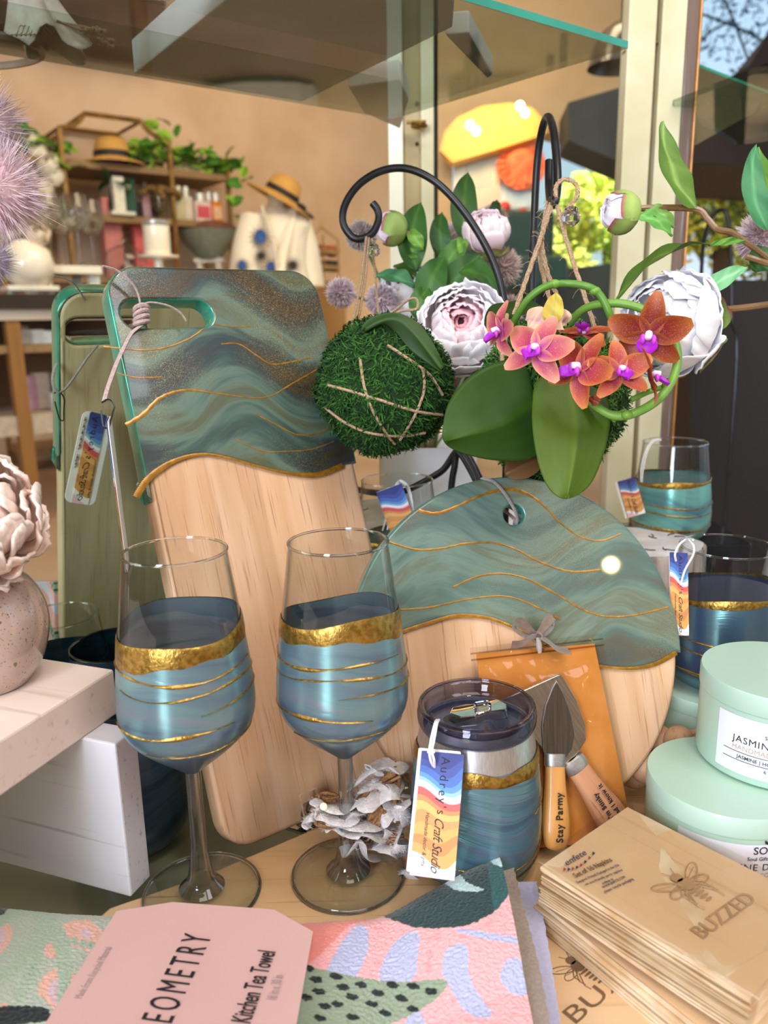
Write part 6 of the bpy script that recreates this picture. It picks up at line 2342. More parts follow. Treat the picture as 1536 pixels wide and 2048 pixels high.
for a, m_, b, w, n_, c0, c1, d in [((1391, 416), (1330, 350), (1325, 243), .0115, E_ + rgt * .4, '#4f7422', '#8fae5a', .595), ((1535, 460), (1490, 380), (1512, 290), .008, E_ - rgt * .2, '#3a7a4c', '#5aa06a', .60), ((1545, 440), (1535, 370), (1516, 295), .007, E_ + rgt * .5, '#4a7a1e', '#6c962c', .61),
                                   ((1420, 490), (1320, 480), (1234, 598), .0135, E_ * .3 + upv, '#3a5818', '#5a7a26', .585), ((1275, 432), (1310, 430), (1345, 472), .0065, E_ + upv * .4, '#5c9a44', '#7ab85c', .595), ((1290, 420), (1325, 420), (1348, 455), .006, E_ + upv * .4, '#6a9a44', '#8fb86a', .60),
                                   ((1490, 483), (1450, 480), (1420, 490), .0022, E_, '#5a8a34', '#6a9a44', .605), ((1540, 500), (1520, 520), (1512, 545), .011, E_, '#24501c', '#34682a', .62)]:
    leaf(mb, at(*a, d), at(*m_, d - .006), at(*b, d), w, n_, c0, c1, .22)
mb.build('leaf', LEAFP, bud, world=True, sharp=180)
stem_to(bud, [at(1492, 513, .615), at(1520, 522, .615), at(1580, 545, .62)], .0024, '', 'branch', BRN)
allium(1522, 475, .655, .0215, AL, 'dusty pink allium at the right edge behind the upright leaf', 21, [(1560, 560, .68), (1600, 700, .7)], 1800)
# the vase those stems come from, just out of frame at the right edge
wv2 = thing('white_vase', 'smooth white vase cut off by the right edge above the dark blue glass', 'vase', TR(.395, .66, -.05))
mb = MB()
mb.lathe([(p.x, p.z) for p in spl([V((r, 0, z)) for r, z in [(.03, 0), (.045, .01), (.062, .09), (.062, .16), (.050, .225), (.030, .262), (.026, .275), (.024, .26)]], 6)], 64)
mb.build('body', simple('white_gloss_vase', '#e9edf6', .3, 0, '#e1e6f0', 6, coat=.5), wv2, sharp=80)

# ---- left edge: big dusty lilac pompoms close to the lens
def pompom(px, py, d, r, cols, label, seed, n=2600):
    c = at(px, py, d)
    t = thing('pompom_flower', label, 'flower', TR(c), 'feathery pompom flowers')
    rn = random.Random(seed)
    lc = [lin(k) for k in cols]
    mb = MB()
    mb.ball((0, 0, 0), r * .72, 20, 14, col=lc[0])
    for k in range(n):
        dr = V((rn.gauss(0, 1), rn.gauss(0, 1), rn.gauss(0, 1))).normalized()
        o = dr * r * .6
        sw = V((rn.gauss(0, 1), rn.gauss(0, 1), rn.gauss(0, 1))) * r * .14
        q = dr * r * .85 + sw * .4
        e = dr * r * rn.uniform(.95, 1.2) + sw
        s_ = dr.cross(sw).normalized() * r * .007
        col = rn.choice(lc)
        mb.add([o - s_ * 2, o + s_ * 2, q + s_, q - s_, e], [(0, 1, 2, 3), (3, 2, 4)], 0, col)
    mb.build('bloom', ALLM, t, smooth=False)
    stem_to(t, [c, c + V((-.05, .0, -.10)), V((c.x - .09, c.y, .14))], .002, '#7d8a6a')
    return t


pompom(-18, 380, .50, .030, ('#dcbcc0', '#e4cccc', '#d0b0b8', '#d6c4d8', '#f0dfe4'), 'big dusty lilac pompom bloom at the left edge', 3)
pompom(-38, 250, .56, .030, ('#d9bcc0', '#cbb4c8', '#e2ccd0'), 'upper lilac pompom bloom cut by the left edge', 4, 1400)
pompom(-22, 520, .56, .018, ('#b9aab8', '#cbbccc', '#9a8c98'), 'reflected small grey lilac pompom low at the left edge', 6, 1000)  # reflection of a pompom, built as a real bloom

# ---- fabric bird ornament with dried sprigs on the overhead glass shelf
oc_ = onz(105, 98, ZS + .007)
on = thing('bird_ornament', 'cream fabric bundle with dried gold sprigs on the glass shelf at the top left', 'ornament', TR(oc_.x, oc_.y, ZS + .0065))
CRM = simple('cream_organza', '#f4ebe4', .6, 0, '#d2c2b8', 60, .5, 200, sheen=.5, bd=.002)
mb = MB()


def fab(u, v):
    a = 2 * pi * u
    r = (.010 + .022 * v) * (1 + .22 * sin(5 * a + 2) * v + .1 * sin(9 * a) * v)
    return V((r * cos(a) * .9 - .02 * (1 - v), r * sin(a), .012 + .055 * (1 - v) - .010 * v + .006 * sin(4 * a) * v))


mb.grid(fab, 40, 14, closed=True)
ob = mb.build('fabric', CRM, on, sharp=180)
ob.modifiers.new('s', 'SOLIDIFY').thickness = .001
mb = MB()
rn = random.Random(2)
for k in range(9):
    a = rn.uniform(-.9, .7)
    p0 = V((.012, .004 * (k - 4), .018))
    p1 = p0 + V((.022 * cos(a), .02 * sin(a), -.005))
    p2 = p1 + V((.016 * cos(a + .2), .018 * sin(a + .2), -.004 + rn.uniform(-.002, .006)))
    mb.tube(spl([p0, p1, p2], 5), .0009, 5)
    for q in range(5):
        mb.ball(p1.lerp(p2, q / 4) + V((rn.gauss(0, .0012), rn.gauss(0, .0012), rn.gauss(0, .001))), .0018, 6, 5)
for k in range(6):
    p0 = V((-.012 + .004 * k, -.012, .008))
    mb.tube(spl([p0, p0 + V((-.004, -.012, .004)), p0 + V((-.006, -.018, -.004)), p0 + V((-.010, -.02, -.006))], 5), .0004, 5)
    mb.ball(p0 + V((-.010, -.02, -.006)), .0011, 6, 5)
mb.build('dried_sprig', simple('dried_gold_sprig', '#a08560', .7, .1, '#8a7050', 60), on, sharp=80)
mb = MB()
mb.tube([oc_ + V((-.09 + .075 * cos(a) - oc_.x + oc_.x, .05 * sin(a) + .01, .004)) for a in [2 * pi * k / 40 for k in range(40)]], .0035, 6, closed=True)
wr = mb.build('wire_ring', simple('silver_wire', '#b8aea4', .3, .8, '#9d938a', 40), None)
tag(wr, 'thin metal ring lying beside the fabric bundle on the overhead glass shelf', 'ring')
pl_ = thing('glass_plate', 'glass plate on the overhead shelf seen from below left of the white riser', 'plate', TR(*onz(270, -48, ZS + .007).xy, ZS + .0065))
MB().lathe([(.001, .001), (.045, .001), (.062, .006), (.066, .010), (.064, .011), (.046, .004), (.001, .0035)], 64).build('dish', GLASSS, pl_, sharp=60)
# ================================================================== REFLECTED GLASSES LOW ON THE LEFT, BUILT AS REAL ONES
def low(px, py, d):
    p = at(px, py, d)
    return p
q = low(118, 1232, .70)
stemless((q.x, q.y, q.z - .104), 'reflected stemless glass with dark paint behind the speckled vase', PEARL_D, .3, 1.0, .068, .5, False)
def bowl_glass(px, py, d, label, zb):
    p = at(px, py, d)
    stemless((p.x, p.y, zb), label, PEARL_D, .2, 1.15, .105, 1.0, False)
bowl_glass(258, 1600, .62, 'reflected dark blue glass low behind the leg of the white bench', -.049)
bowl_glass(252, 1500, .72, 'reflected dark blue glass standing farther back behind the bench leg', -.049)
# reflected pink towel behind the vase, built as a real cloth
tb_ = thing('printed_towel', 'reflected pink and green printed towel behind the speckled vase', 'towel', TR(*at(100, 1250, .85).xy, -.05))
mb = MB()
P = [at(x, y, .86) for x, y in [(-40, 1160), (134, 1162), (136, 1300), (-40, 1320)]]
vs_, cs_ = [], []
for j in range(60):
    for i in range(70):
        u, v = i / 69, j / 59
        p = (P[0].lerp(P[1], u)).lerp(P[3].lerp(P[2], u), v)
        x, y = u * 174 - 40, v * 150 + 1160
        s_ = abs(((x - y * .9) % 95) - 30)
        col = lin('#f0b3ae')
        if s_ < 12:
            col = lin('#9fb39a') if (x // 5 + y // 5) % 3 else lin('#31503f')
        elif s_ > 45:
            col = lin('#d5d8ea')
        vs_.append(p + fwd * .004 * sin(u * 9))
        cs_.append(col)
mb.add(vs_, [(j * 70 + i, j * 70 + i + 1, (j + 1) * 70 + i + 1, (j + 1) * 70 + i) for j in range(59) for i in range(69)], 0, cs_)
o = mb.build('cloth', TOWM, tb_, world=True, sharp=180)
o.modifiers.new('s', 'SOLIDIFY').thickness = .02

# ================================================================== THE SHOP
BRZ = simple('antique_gold_metal', '#a8834a', .4, .6, '#8a6836', 20)
SHELFM = wood('etagere_shelf', '#9c7a52', '#8a6a44', '#6b4f32', 'x', 30, .6)
NF, NB_ = -4.55, NW + .06
ND_ = NF - NB_


def bar(mb, a, b, r=.014):
    mb.tube([a, b], r, 4)


et = thing('etagere', 'tall antique gold metal etagere with pagoda top against the peach wall', 'shelf unit', wp(sz(230, 500, NF)[0], -4.75, FLZ))
sL, zL = sz(120, 278, NF)
sR, zR = sz(338, 300, NF)
zp = (zL + zR) / 2 + .05
sO, zO = sz(455, 350, NF)
sA0, zA0 = sz(168, 226, NF)
sA1, zA1 = sz(282, 243, NF)
zA = (zA0 + zA1) / 2
zS1 = sz(230, 327, NF)[1]
zS2 = sz(285, 434, NF)[1]
zS3 = sz(410, 556, NF)[1]
sOL = sL - (sO - sR)
for s, z in ((sL, zp), (sR, zp), (sO, zS1 + .03), (sOL, zS1 + .03)):
    for n in (NF, NB_):
        mb = MB()
        bar(mb, wp(s, n, FLZ), wp(s, n, z), .016)
        mb.build('post', BRZ, et, world=True, smooth=False)
mb = MB()
for n in (NF, NB_):
    bar(mb, wp(sA0, n, zA), wp(sA1, n, zA), .013)
    for (a, b, sg) in ((sA0, sL, -1), (sA1, sR, 1)):
        L = abs(b - a)
        P = spl([wp(a, n, zA), wp(a + sg * L * .18, n, zA - (zA - zp) * .42), wp(a + sg * L * .5, n, zA - (zA - zp) * .78), wp(a + sg * L, n, zp)], 6)
        mb.tube(P, .013, 6)
for s in (sA0, sA1):
    bar(mb, wp(s, NF, zA), wp(s, NB_, zA), .012)
for s, z in ((sL, zp), (sR, zp)):
    bar(mb, wp(s, NF, z), wp(s, NB_, z), .012)
mb.build('pagoda_top', BRZ, et, world=True)
for z, a, b in ((zS1, sOL, sL), (zS1, sL, sR), (zS1, sR, sO), (zS2, sOL, sL), (zS2, sL, sR), (zS2, sR, sO), (zS3, sOL, sL), (zS3, sL, sR), (zS3, sR, sO), (FLZ + .12, sOL, sO)):
    mb = MB()
    mb.slab([wp(a, NF, z), wp(b, NF, z), wp(b, NB_, z), wp(a, NB_, z)], (0, 0, -.035))
    o = mb.build('shelf', SHELFM, et, world=True, smooth=False)


def onsh(px, zshelf, n=-4.72):
    """spot on a shelf under a picture column"""
    p = onn(px, 400, n)
    return V((p.x, p.y, zshelf + .001))


STRAW = simple('tan_straw', '#d9a75c', .8, 0, '#c4924a', 120, .4, 300, bd=.003)
HATB = simple('black_hat_band', '#1d1a1c', .7, 0, '#2a2628', 60)


def hat(M, label, r=.19, bow=True):
    t = thing('sun_hat', label, 'hat', M, 'straw sun hats')
    MB().lathe([(.001, .125), (.05, .122), (.082, .10), (.094, .05), (.098, .008), (.13, .002), (r, -.012), (r, -.018), (.13, -.004), (.096, .0)], 48).build('straw', STRAW, t, sharp=80)
    MB().lathe([(.0965, .008), (.0975, .02), (.0955, .048), (.0935, .048)], 48).build('band', HATB, t, sharp=60)
    if bow:
        mb = MB()
        mb.ball((.115, .03, .02), .035, 12, 8, (1, .5, .45))
        mb.ball((.155, .06, .0), .045, 12, 8, (1.1, .5, .3))
        mb.build('bow', HATB, t, sharp=80)
    return t


hat(TR(onsh(232, zS1, -4.62) + V((0, 0, .02))), 'tan straw hat with black bow on the top of the gold etagere', .17)
IVY = vcol('ivy_leaves', .6, var=.25, vs=30)


def ivy(c, L, label, seed, drop=0, n=90):
    rn = random.Random(seed)
    t = thing('ivy_plant', label, 'plant', TR(c), 'ivy on the etagere')
    mb = MB()
    for k in range(n):
        s = rn.uniform(-L, L)
        h = min(.2, abs(rn.gauss(0, .11))) * max(.25, 1 - abs(s + L * .35) / L)
        p = WD * s + V((0, 0, .03 + h)) + ND * rn.uniform(-.05, .14)
        if s > L * .55 and drop and rn.random() < .4:
            p = WD * s + ND * .15 + V((0, 0, -rn.random() * drop))
        d = V((rn.gauss(0, 1), rn.gauss(0, 1), rn.gauss(0, .5))).normalized()
        w = rn.uniform(.03, .055)
        leaf(mb, p, p + d * w + V((0, 0, .015)), p + d * w * 2, w * .8, V((rn.gauss(0, .4), rn.gauss(0, .4), 1)) - fwd, '#3f7a24' if rn.random() < .6 else '#9cc43a', '#5a9a34', .2, 4, 6)
    mb.build('foliage', IVY, t, sharp=180)
    MB().tube(spl([WD * -L * .8 + ZZ * .03, ND * .1 + ZZ * .05, WD * L * .8 + ZZ * .02], 6), .008, 6).build('vine', simple('vine_stem', '#5a5a2c', .8), t)
    MB().box((0, 0, .035), (.16, .1, .07), RZ(pi / 2 - AW)).build('planter', simple('planter_beige', '#cdb48e', .7), t, smooth=False, bevel=.008)
    return t


ivy(onsh(372, zS1, -4.66), .34, 'trailing green ivy on the right bay of the gold etagere', 5, .34, 150)
ivy(onsh(45, zS1, -4.7), .22, 'green ivy plant on the left bay of the etagere top', 9, .06, 90)
# purple flower in the centre bay
t = thing('dark_flower_vase', 'dark vase with a deep purple bloom on the second etagere shelf', 'flower', TR(onsh(232, zS2, -4.62)))
MB().lathe([(.03, 0), (.045, .06), (.03, .14), (.02, .17)], 24).build('vase', simple('dark_vase', '#2c3a2c', .4), t)
fm = flower_mesh((.2, -.8, .4), .085, PL['full'], 4, (lv4('#5a1452'), lv4('#6a1a5a')), (lv4('#8a2a80'), lv4('#7a2070')), 6, 5)
fm.v = [(x - .01, y, z + .29) for x, y, z in fm.v]
fm.build('bloom', SILK, t, sharp=180)
mb = MB()
for k in range(7):
    a = k * .9
    leaf(mb, (0, 0, .16), (.06 * cos(a), .06 * sin(a), .2), (.12 * cos(a), .12 * sin(a), .14 + .05 * (k % 3)), .03, (0, 0, 1), '#24401a', '#3a5a2a', .2, 4, 6)
mb.build('leaves', LEAFP, t, sharp=180)


def boxthing(nm, label, cat, c, w, d, h, col, group=None, ry=0, extra=None):
    mb = MB()
    mb.box((0, 0, h / 2), (w, d, h))
    o = mb.build(nm, simple(nm + '_paper', col, .6), None, smooth=False, bevel=.003)
    o.location = c
    o.rotation_euler = (0, 0, pi / 2 - AW + ry)
    return tag(o, label, cat, group)


bk = boxthing('book', 'dark green book standing on the second etagere shelf', 'book', onsh(250, zS2, -4.66), .11, .04, .21, '#1f5a48')
mb = MB()
mb.box((0, -.0205, .17), (.07, .001, .006))
mb.box((0, -.0205, .155), (.05, .001, .005))
mb.build('cover_print', simple('gilt_print', '#d8cfa0', .5), bk, smooth=False)
boxthing('picture_frame', 'white standing frame beside the dark green book on the etagere', 'frame', onsh(237, zS2, -4.58), .06, .05, .20, '#f0eedd')
boxthing('candle_dish', 'small white dish in front of the dark green book', 'dish', onsh(241, zS2, -4.56), .13, .08, .02, '#ecebdd')
boxthing('black_box', 'small black box right of the dark green book', 'box', onsh(272, zS2, -4.7), .09, .08, .09, '#2a2224')


def bottle(c, label, col, capc, w=.05, h=.13, group='perfume and sauce bottles on the etagere', lab=None, round_=False):
    t = thing('bottle', label, 'bottle', TR(c) @ RZ(pi / 2 - AW), group)
    body = simple('bottle_fill', col, .2, 0, None, 20, coat=.5)
    mb = MB()
    if round_:
        mb.lathe([(.001, 0), (w * .5, .002), (w * .5, h * .6), (w * .3, h * .72), (w * .25, h * .78)], 24)
    else:
        mb.box((0, 0, h * .36), (w, w * .8, h * .72))
    mb.build('body', body, t, bevel=.004 if not round_ else 0)
    MB().lathe([(.001, h * .7), (w * .28, h * .7), (w * .28, h), (.001, h)], 20).build('cap', simple('bottle_cap', capc, .3, .3), t, sharp=50)
    if lab:
        MB().box((0, -w * .41, h * .34), (w * .8, .001, h * .42)).build('label', simple('bottle_label', lab, .6), t, smooth=False)
    return t


bottle(onsh(291, zS2, -4.62), 'pink lotion bottle with dark cap beside the black box', '#b08890', '#4a3a3c', .045, .19)
bottle(onsh(303, zS2, -4.66), 'dark amber bottle behind the pink lotion bottle', '#4a3432', '#2a2020', .06, .17)
t = thing('dried_flower_vase', 'clear glass vase with dried brown flowers left of the tall etagere post', 'vase', TR(onsh(320, zS2, -4.6)))
MB().lathe([(.03, 0), (.045, .03), (.04, .1), (.05, .14)], 24).build('vase', GLASS, t)
mb = MB()
rn = random.Random(6)
for k in range(26):
    d = V((rn.gauss(0, .5), rn.gauss(0, .5), 1)).normalized()
    mb.tube([V((0, 0, .02)), d * .16], .0025, 4)
    mb.ball(d * .17, .018, 8, 6)
mb.build('dried_flowers', simple('dried_brown', '#8a6a34', .9, 0, '#6e5226', 60), t, sharp=80)
for k, (px, col, cp_, lb) in enumerate([(357, '#d8cfa8', '#f2ede2', None), (372, '#e8dccb', '#f4f0e6', None), (400, '#f0dcd6', '#e8e4e0', '#e05a6a'), (417, '#c85a30', '#f2eee8', None), (431, '#f09040', '#f2eee8', '#f5c8a0')]):
    bottle(onsh(px, zS2, -4.64), ['pale straw coloured jar nearest the tall etagere post', 'cream jar second from the tall etagere post', 'white box bottle with red heart on the etagere', 'dark orange bottle right of the heart box bottle', 'bright orange bottle at the right end of the etagere shelf'][k], col, cp_, [.065, .06, .10, .055, .065][k], [.19, .19, .16, .17, .17][k], lab=lb)
# third shelf: bowl, small arch stand, brown lid
t = thing('footed_bowl', 'grey green bowl with brown rim heap on the lower right etagere shelf', 'bowl', TR(onsh(412, zS3, -4.66)) @ Matrix.Diagonal((1.25, 1.25, 1.25, 1)))
MB().lathe([(.05, 0.09), (.06, .10), (.12, .17), (.15, .22), (.14, .22), (.05, .13)], 36).build('dish', simple('celadon', '#8f9a8a', .4), t, sharp=60)
MB().ball((0, 0, .225), .14, 20, 10, (1, 1, .3)).build('filling', simple('brown_potpourri', '#8a5a44', .9, 0, '#6e4636', 40), t)
for s in (-1, 1):
    MB().box((s * .045, 0, .045), (.025, .06, .09)).build('foot', simple('white_stand', '#eee6dc', .5), t, smooth=False)
MB().box((0, 0, .085), (.14, .07, .02)).build('stand_top', simple('white_stand', '#eee6dc', .5), t, smooth=False)
# coral box and pink pot
boxthing('gift_box', 'coral pink box behind the glass cloche', 'box', onsh(280, zS3, -4.7), .12, .06, .33, '#ef6a6e')
boxthing('tall_pink_box', 'muted pink box behind the wine goblets', 'box', onsh(216, zS3, -4.68), .10, .08, .42, '#d8837e')

# mannequin with robe and hat
NM = -4.15


def ms(px, py):
    return onn(px, py, NM)


c0 = ms(556, 560)
zb = FLZ
mq = thing('mannequin', 'mannequin in a white robe with blue flower prints in front of the peach wall', 'mannequin', TR(c0.x, c0.y, FLZ))
ROBE = simple('white_robe_silk', '#f7efe2', .6, 0, '#efe4d4', 6, .15, 30, sheen=.3, bd=.01)
S_ = lambda py: ms(556, py).z
scl = (ms(610, 500) - ms(500, 500)).length / 110
mb = MB()
sec = [(900, 95, 50), (700, 82, 46), (600, 66, 40), (560, 58, 36), (520, 50, 32), (480, 52, 32), (450, 56, 30), (432, 50, 26), (424, 30, 18), (415, 17, 14)]


def torso(u, v):
    k = v * (len(sec) - 1)
    i = min(int(k), len(sec) - 2)
    f = k - i
    y, a, b_ = [sec[i][j] + (sec[i + 1][j] - sec[i][j]) * f for j in range(3)]
    an = 2 * pi * u
    rr = 1 + .035 * sin(14 * an) * (1 - v)
    p = ms(553, y)
    return p + rgt * a * scl * cos(an) * rr + V((0, 1, 0)) * b_ * scl * sin(an) * rr


mb.grid(torso, 56, 30, closed=True)
mb.build('robe_body', ROBE, mq, world=True, sharp=180)
for nm, P, r in [('sleeve', [(508, 440, 0), (498, 490, -.03), (493, 540, -.04), (492, 600, -.03)], [24, 25, 27, 30]), ('sleeve', [(598, 445, 0), (612, 490, -.03), (618, 530, -.04), (622, 575, -.05)], [20, 21, 23, 26])]:
    mb = MB()
    Q = spl([ms(x, y) + V((0, dy, 0)) for x, y, dy in P], 6)
    rr = np.interp(np.linspace(0, 1, len(Q)), np.linspace(0, 1, 4), [k * scl for k in r])
    mb.tube(Q, list(rr), 20)
    mb.build(nm, ROBE, mq, world=True, sharp=60)
mb = MB()
for P in [[(530, 420), (540, 450), (556, 500), (566, 560), (570, 640)], [(590, 425), (584, 460), (574, 510), (568, 560)]]:
    Q = spl([ms(x, y) + V((0, -.12 - .04 * k, 0)) for k, (x, y) in enumerate(P)], 8)
    mb.tube(Q, .028, 8, flat=.35)
mb.build('collar', ROBE, mq, world=True, sharp=80)
MB().tube(spl([ms(x, y) + V((0, -.22, 0)) for x, y in [(600, 552), (585, 555), (615, 560), (612, 580), (620, 610)]], 6), .016, 8).build('sash_bow', ROBE, mq, world=True, sharp=80)
MB().tube([ms(553, 425), ms(553, 405), ms(556, 380)], [.055, .05, .06], 20).build('neck', simple('mannequin_skin', '#e9d6bb', .5), mq, world=True, sharp=80)
MB().tube([ms(556, 900), V((ms(556, 900).x, ms(556, 900).y, FLZ))], .02, 10).build('stand', BRZ, mq, world=True)
BLUF = simple('blue_flower_print', '#2a5aa8', .7, 0, '#1d4488', 30)
BLKF = simple('black_leaf_print', '#3a3a3c', .7, 0, '#2c2c2e', 30)
for (px, py, r, blue, dy) in [(530, 480, 12, 1, -.17), (552, 540, 10, 1, -.20), (596, 463, 10, 0, -.13), (593, 535, 9, 0, -.2), (494, 535, 8, 1, -.16), (532, 517, 7, 0, -.19)]:
    c = ms(px, py) + V((0, dy, 0))
    c = c
    mb = MB()
    for k in range(14):
        a = 2 * pi * k / 14
        d = rgt * cos(a) + upv * sin(a)
        e = (rgt * -sin(a) + upv * cos(a)) * scl * 2
        mb.add([c + e, c - e, c + d * scl * r * 2.0], [(0, 1, 2)])
    if blue:
        mb.add([c - fwd * .004 + (rgt * cos(a) * .8 + upv * sin(a)) * scl * r * 1.05 for a in [2 * pi * k / 9 for k in range(9)]], [tuple(range(9))], 1)
    mb.build('flower_print', [BLKF, BLUF], mq, world=True, smooth=False)
hc = ms(561, 398)
hat(TR(hc + V((0, -.02, .0))) @ Matrix.Rotation(R_(29), 4, V((0, 1, 0))) @ Matrix.Diagonal((1.02, 1.02, 1.02, 1)), 'tilted tan straw hat with black ribbon on the mannequin', .19)

# birdcage stand with red items
t = thing('birdcage_stand', 'pale wire cage shelf with red and dark goods right of the mannequin', 'stand', TR(*onn(648, 520, -4.4).xy, FLZ))
WIRE = simple('pale_gold_wire', '#c8a878', .5, .4, '#b3925f', 20)
mb = MB()
g_ = lambda x, y, n=-4.4: onn(x, y, n)
for a, b in [((622, 475), (624, 560)), ((676, 480), (678, 565)), ((646, 470), (648, 560)), ((622, 475), (642, 455)), ((676, 480), (644, 455)), ((642, 455), (642, 440))]:
    mb.tube([g_(*a), g_(*b)], .006, 5)
for y in (498, 530):
    for n in (-4.4, -4.65):
        mb.tube([g_(620, y, -4.4) + ND * (n + 4.4), g_(680, y + 4, -4.4) + ND * (n + 4.4)], .007, 5)
mb.build('cage', WIRE, t, world=True)
for y in (500, 531):
    P = [g_(621, y), g_(679, y + 4)]
    MB().slab([P[0], P[1], P[1] - ND * .22, P[0] - ND * .22], (0, 0, -.012)).build('tray', WIRE, t, world=True, smooth=False)
P = [g_(628, 560), g_(690, 564)]
MB().slab([P[0], P[1], P[1] - ND * .3, P[0] - ND * .3], V((0, 0, FLZ - P[0].z))).build('cabinet', wood('tan_cabinet', '#b98d58', '#a87c48', '#8a6236', 'z', 30, .6), t, world=True, smooth=False)
for k, (px, py, col) in enumerate([(634, 496, '#b8402c'), (644, 496, '#c24a34'), (664, 498, '#c8562c'), (632, 526, '#8a2a24'), (646, 527, '#6a2220'), (656, 527, '#3a2a22'), (668, 528, '#33261e')]):
    c = g_(px, py, -4.48)
    o = MB().box((0, 0, .035), (.06, .06, .07)).build('jar', simple('jar_fill', col, .4), None, bevel=.012)
    o.location = c - ZZ * .05
    tag(o, ['bright red jar at the left of the upper cage tray', 'red jar in the middle of the upper cage tray', 'orange red jar at the right of the upper cage tray', 'dark red jar at the left of the lower cage tray', 'maroon jar second on the lower cage tray', 'dark brown jar third on the lower cage tray', 'blackish jar at the right of the lower cage tray'][k], 'jar', 'goods on the wire cage shelf')

# counter in front with things on it
NC = -3.3
zc1 = onn(60, 588, NC).z
s0_, s1_ = sz(-160, 588, NC)[0], sz(345, 588, NC)[0]
ct = thing('counter', 'long shop counter with dark top and pale front under the white vase', 'counter', wp((s0_ + s1_) / 2, NC - .3, FLZ))
MB().slab([wp(s0_, NC, zc1), wp(s1_, NC, zc1), wp(s1_, NC - .6, zc1), wp(s0_, NC - .6, zc1)], (0, 0, -.055)).build('top', simple('dark_counter_top', '#3a2a20', .35, 0, '#2c2018', 8, coat=.3), ct, world=True, smooth=False)
z2 = onn(60, 640, NC).z
MB().slab([wp(s0_, NC - .02, zc1 - .055), wp(s1_, NC - .02, zc1 - .055), wp(s1_, NC - .55, zc1 - .055), wp(s0_, NC - .55, zc1 - .055)], (0, 0, z2 - zc1 + .055)).build('apron', simple('pale_apron', '#cfc0b2', .6, 0, '#c2b2a4', 6), ct, world=True, smooth=False)
z3, z4, z5 = onn(60, 690, NC).z, onn(60, 832, NC).z, onn(60, 872, NC).z
MB().slab([wp(s0_, NC - .5, z2), wp(s1_, NC - .5, z2), wp(s1_, NC - .5, z5), wp(s0_, NC - .5, z5)], -ND * .03).build('back_panel', wood('counter_back', '#8a6448', '#7a563c', '#5e402a', 'x', 20, .6), ct, world=True, smooth=False)
for z, h, m in ((z3, -.03, SHELFM), (z4, z5 - z4, simple('beige_plinth', '#c9b6a2', .6))):
    MB().slab([wp(s0_, NC - .04, z), wp(s1_, NC - .04, z), wp(s1_, NC - .5, z), wp(s0_, NC - .5, z)], (0, 0, h)).build('shelf', m, ct, world=True, smooth=False)
for px in (22, 330, -150):
    s_ = sz(px, 700, NC)[0]
    MB().slab([wp(s_, NC - .03, z2), wp(s_ + .05, NC - .03, z2), wp(s_ + .05, NC - .09, z2), wp(s_, NC - .09, z2)], (0, 0, FLZ - z2)).build('leg', wood('oak_leg', '#a8763c', '#966630', '#7a5024', 'z', 30, .6), ct, world=True, smooth=False)


def onc(px, z, n=NC - .2):
    p = onn(px, 600, n)
    return V((p.x, p.y, z + .001))


for k, (px, z, w, d, h, col, lb, rr) in enumerate([(48, z3, .10, .1, .055, '#f4f0ee', 'lower white box on the counter shelf', 0), (66, z3, .13, .1, .05, '#fdfaf8', 'white box in the middle of the counter shelf', 0), (30, z3, .06, .06, .07, '#d9c3b4', 'beige jar at the left of the counter shelf', 0),
                                                 (100, z3, .06, .06, .03, '#f3eeea', 'small white dish at the right of the counter shelf', 0), (50, z4, .11, .05, .14, '#dca8c0', 'pink dotted card pack on the counter bottom shelf', .1), (72, z4, .10, .05, .15, '#ead9d4', 'pale card pack on the counter bottom shelf', 0),
                                                 (100, z4, .10, .05, .15, '#d86a9c', 'magenta card pack on the counter bottom shelf', 0), (92, z4, .05, .04, .07, '#f2f2f6', 'white little box in front of the magenta card pack', 0)]):
    boxthing('stationery_box' if k > 3 else 'small_box', lb, 'box', onc(px, z, NC - .15 - (.1 if k in (4, 5, 6) else 0)), w, d, h, col, 'boxes under the counter', rr)
# white vase with white blooms
WHG = simple('white_ceramic', '#fbf3e4', .25, 0, '#f3e9d8', 10, coat=.6)
vv = thing('white_vase', 'round white ceramic vase with white blooms on the dark counter', 'vase', TR(onc(63, zc1, NC - .1)))
MB().lathe([(.001, .03), (.05, .03), (.09, .07), (.10, .11), (.085, .165), (.05, .19), (.045, .2)], 36).build('body', WHG, vv, sharp=60)
MB().box((0, 0, .022), (.19, .12, .02), RZ(pi / 2 - AW)).build('plinth', WHG, vv, bevel=.004)
for s in (-1, 1):
    MB().ball(V((0, 0, .008)) + WD * s * .07, .014, 10, 8).build('foot', WHG, vv)
mb = flower_mesh((-.3, -.6, .6), .065, PL['full'], 6, (lv4('#f6ead6'), lv4('#f6ead6')), (lv4('#fffaf0'), lv4('#fffaf0')), 5, 5)
mb.v = [(x - .05, y, z + .26) for x, y, z in mb.v]
mb.build('bloom', SILK, vv, sharp=180)
mb = flower_mesh((.3, -.6, .4), .055, PL['full'], 8, (lv4('#e9d0b4'), lv4('#e9d0b4')), (lv4('#f6e8d4'), lv4('#f6e8d4')), 5, 5)
mb.v = [(x + .045, y, z + .225) for x, y, z in mb.v]
mb.build('bloom', SILK, vv, sharp=180)
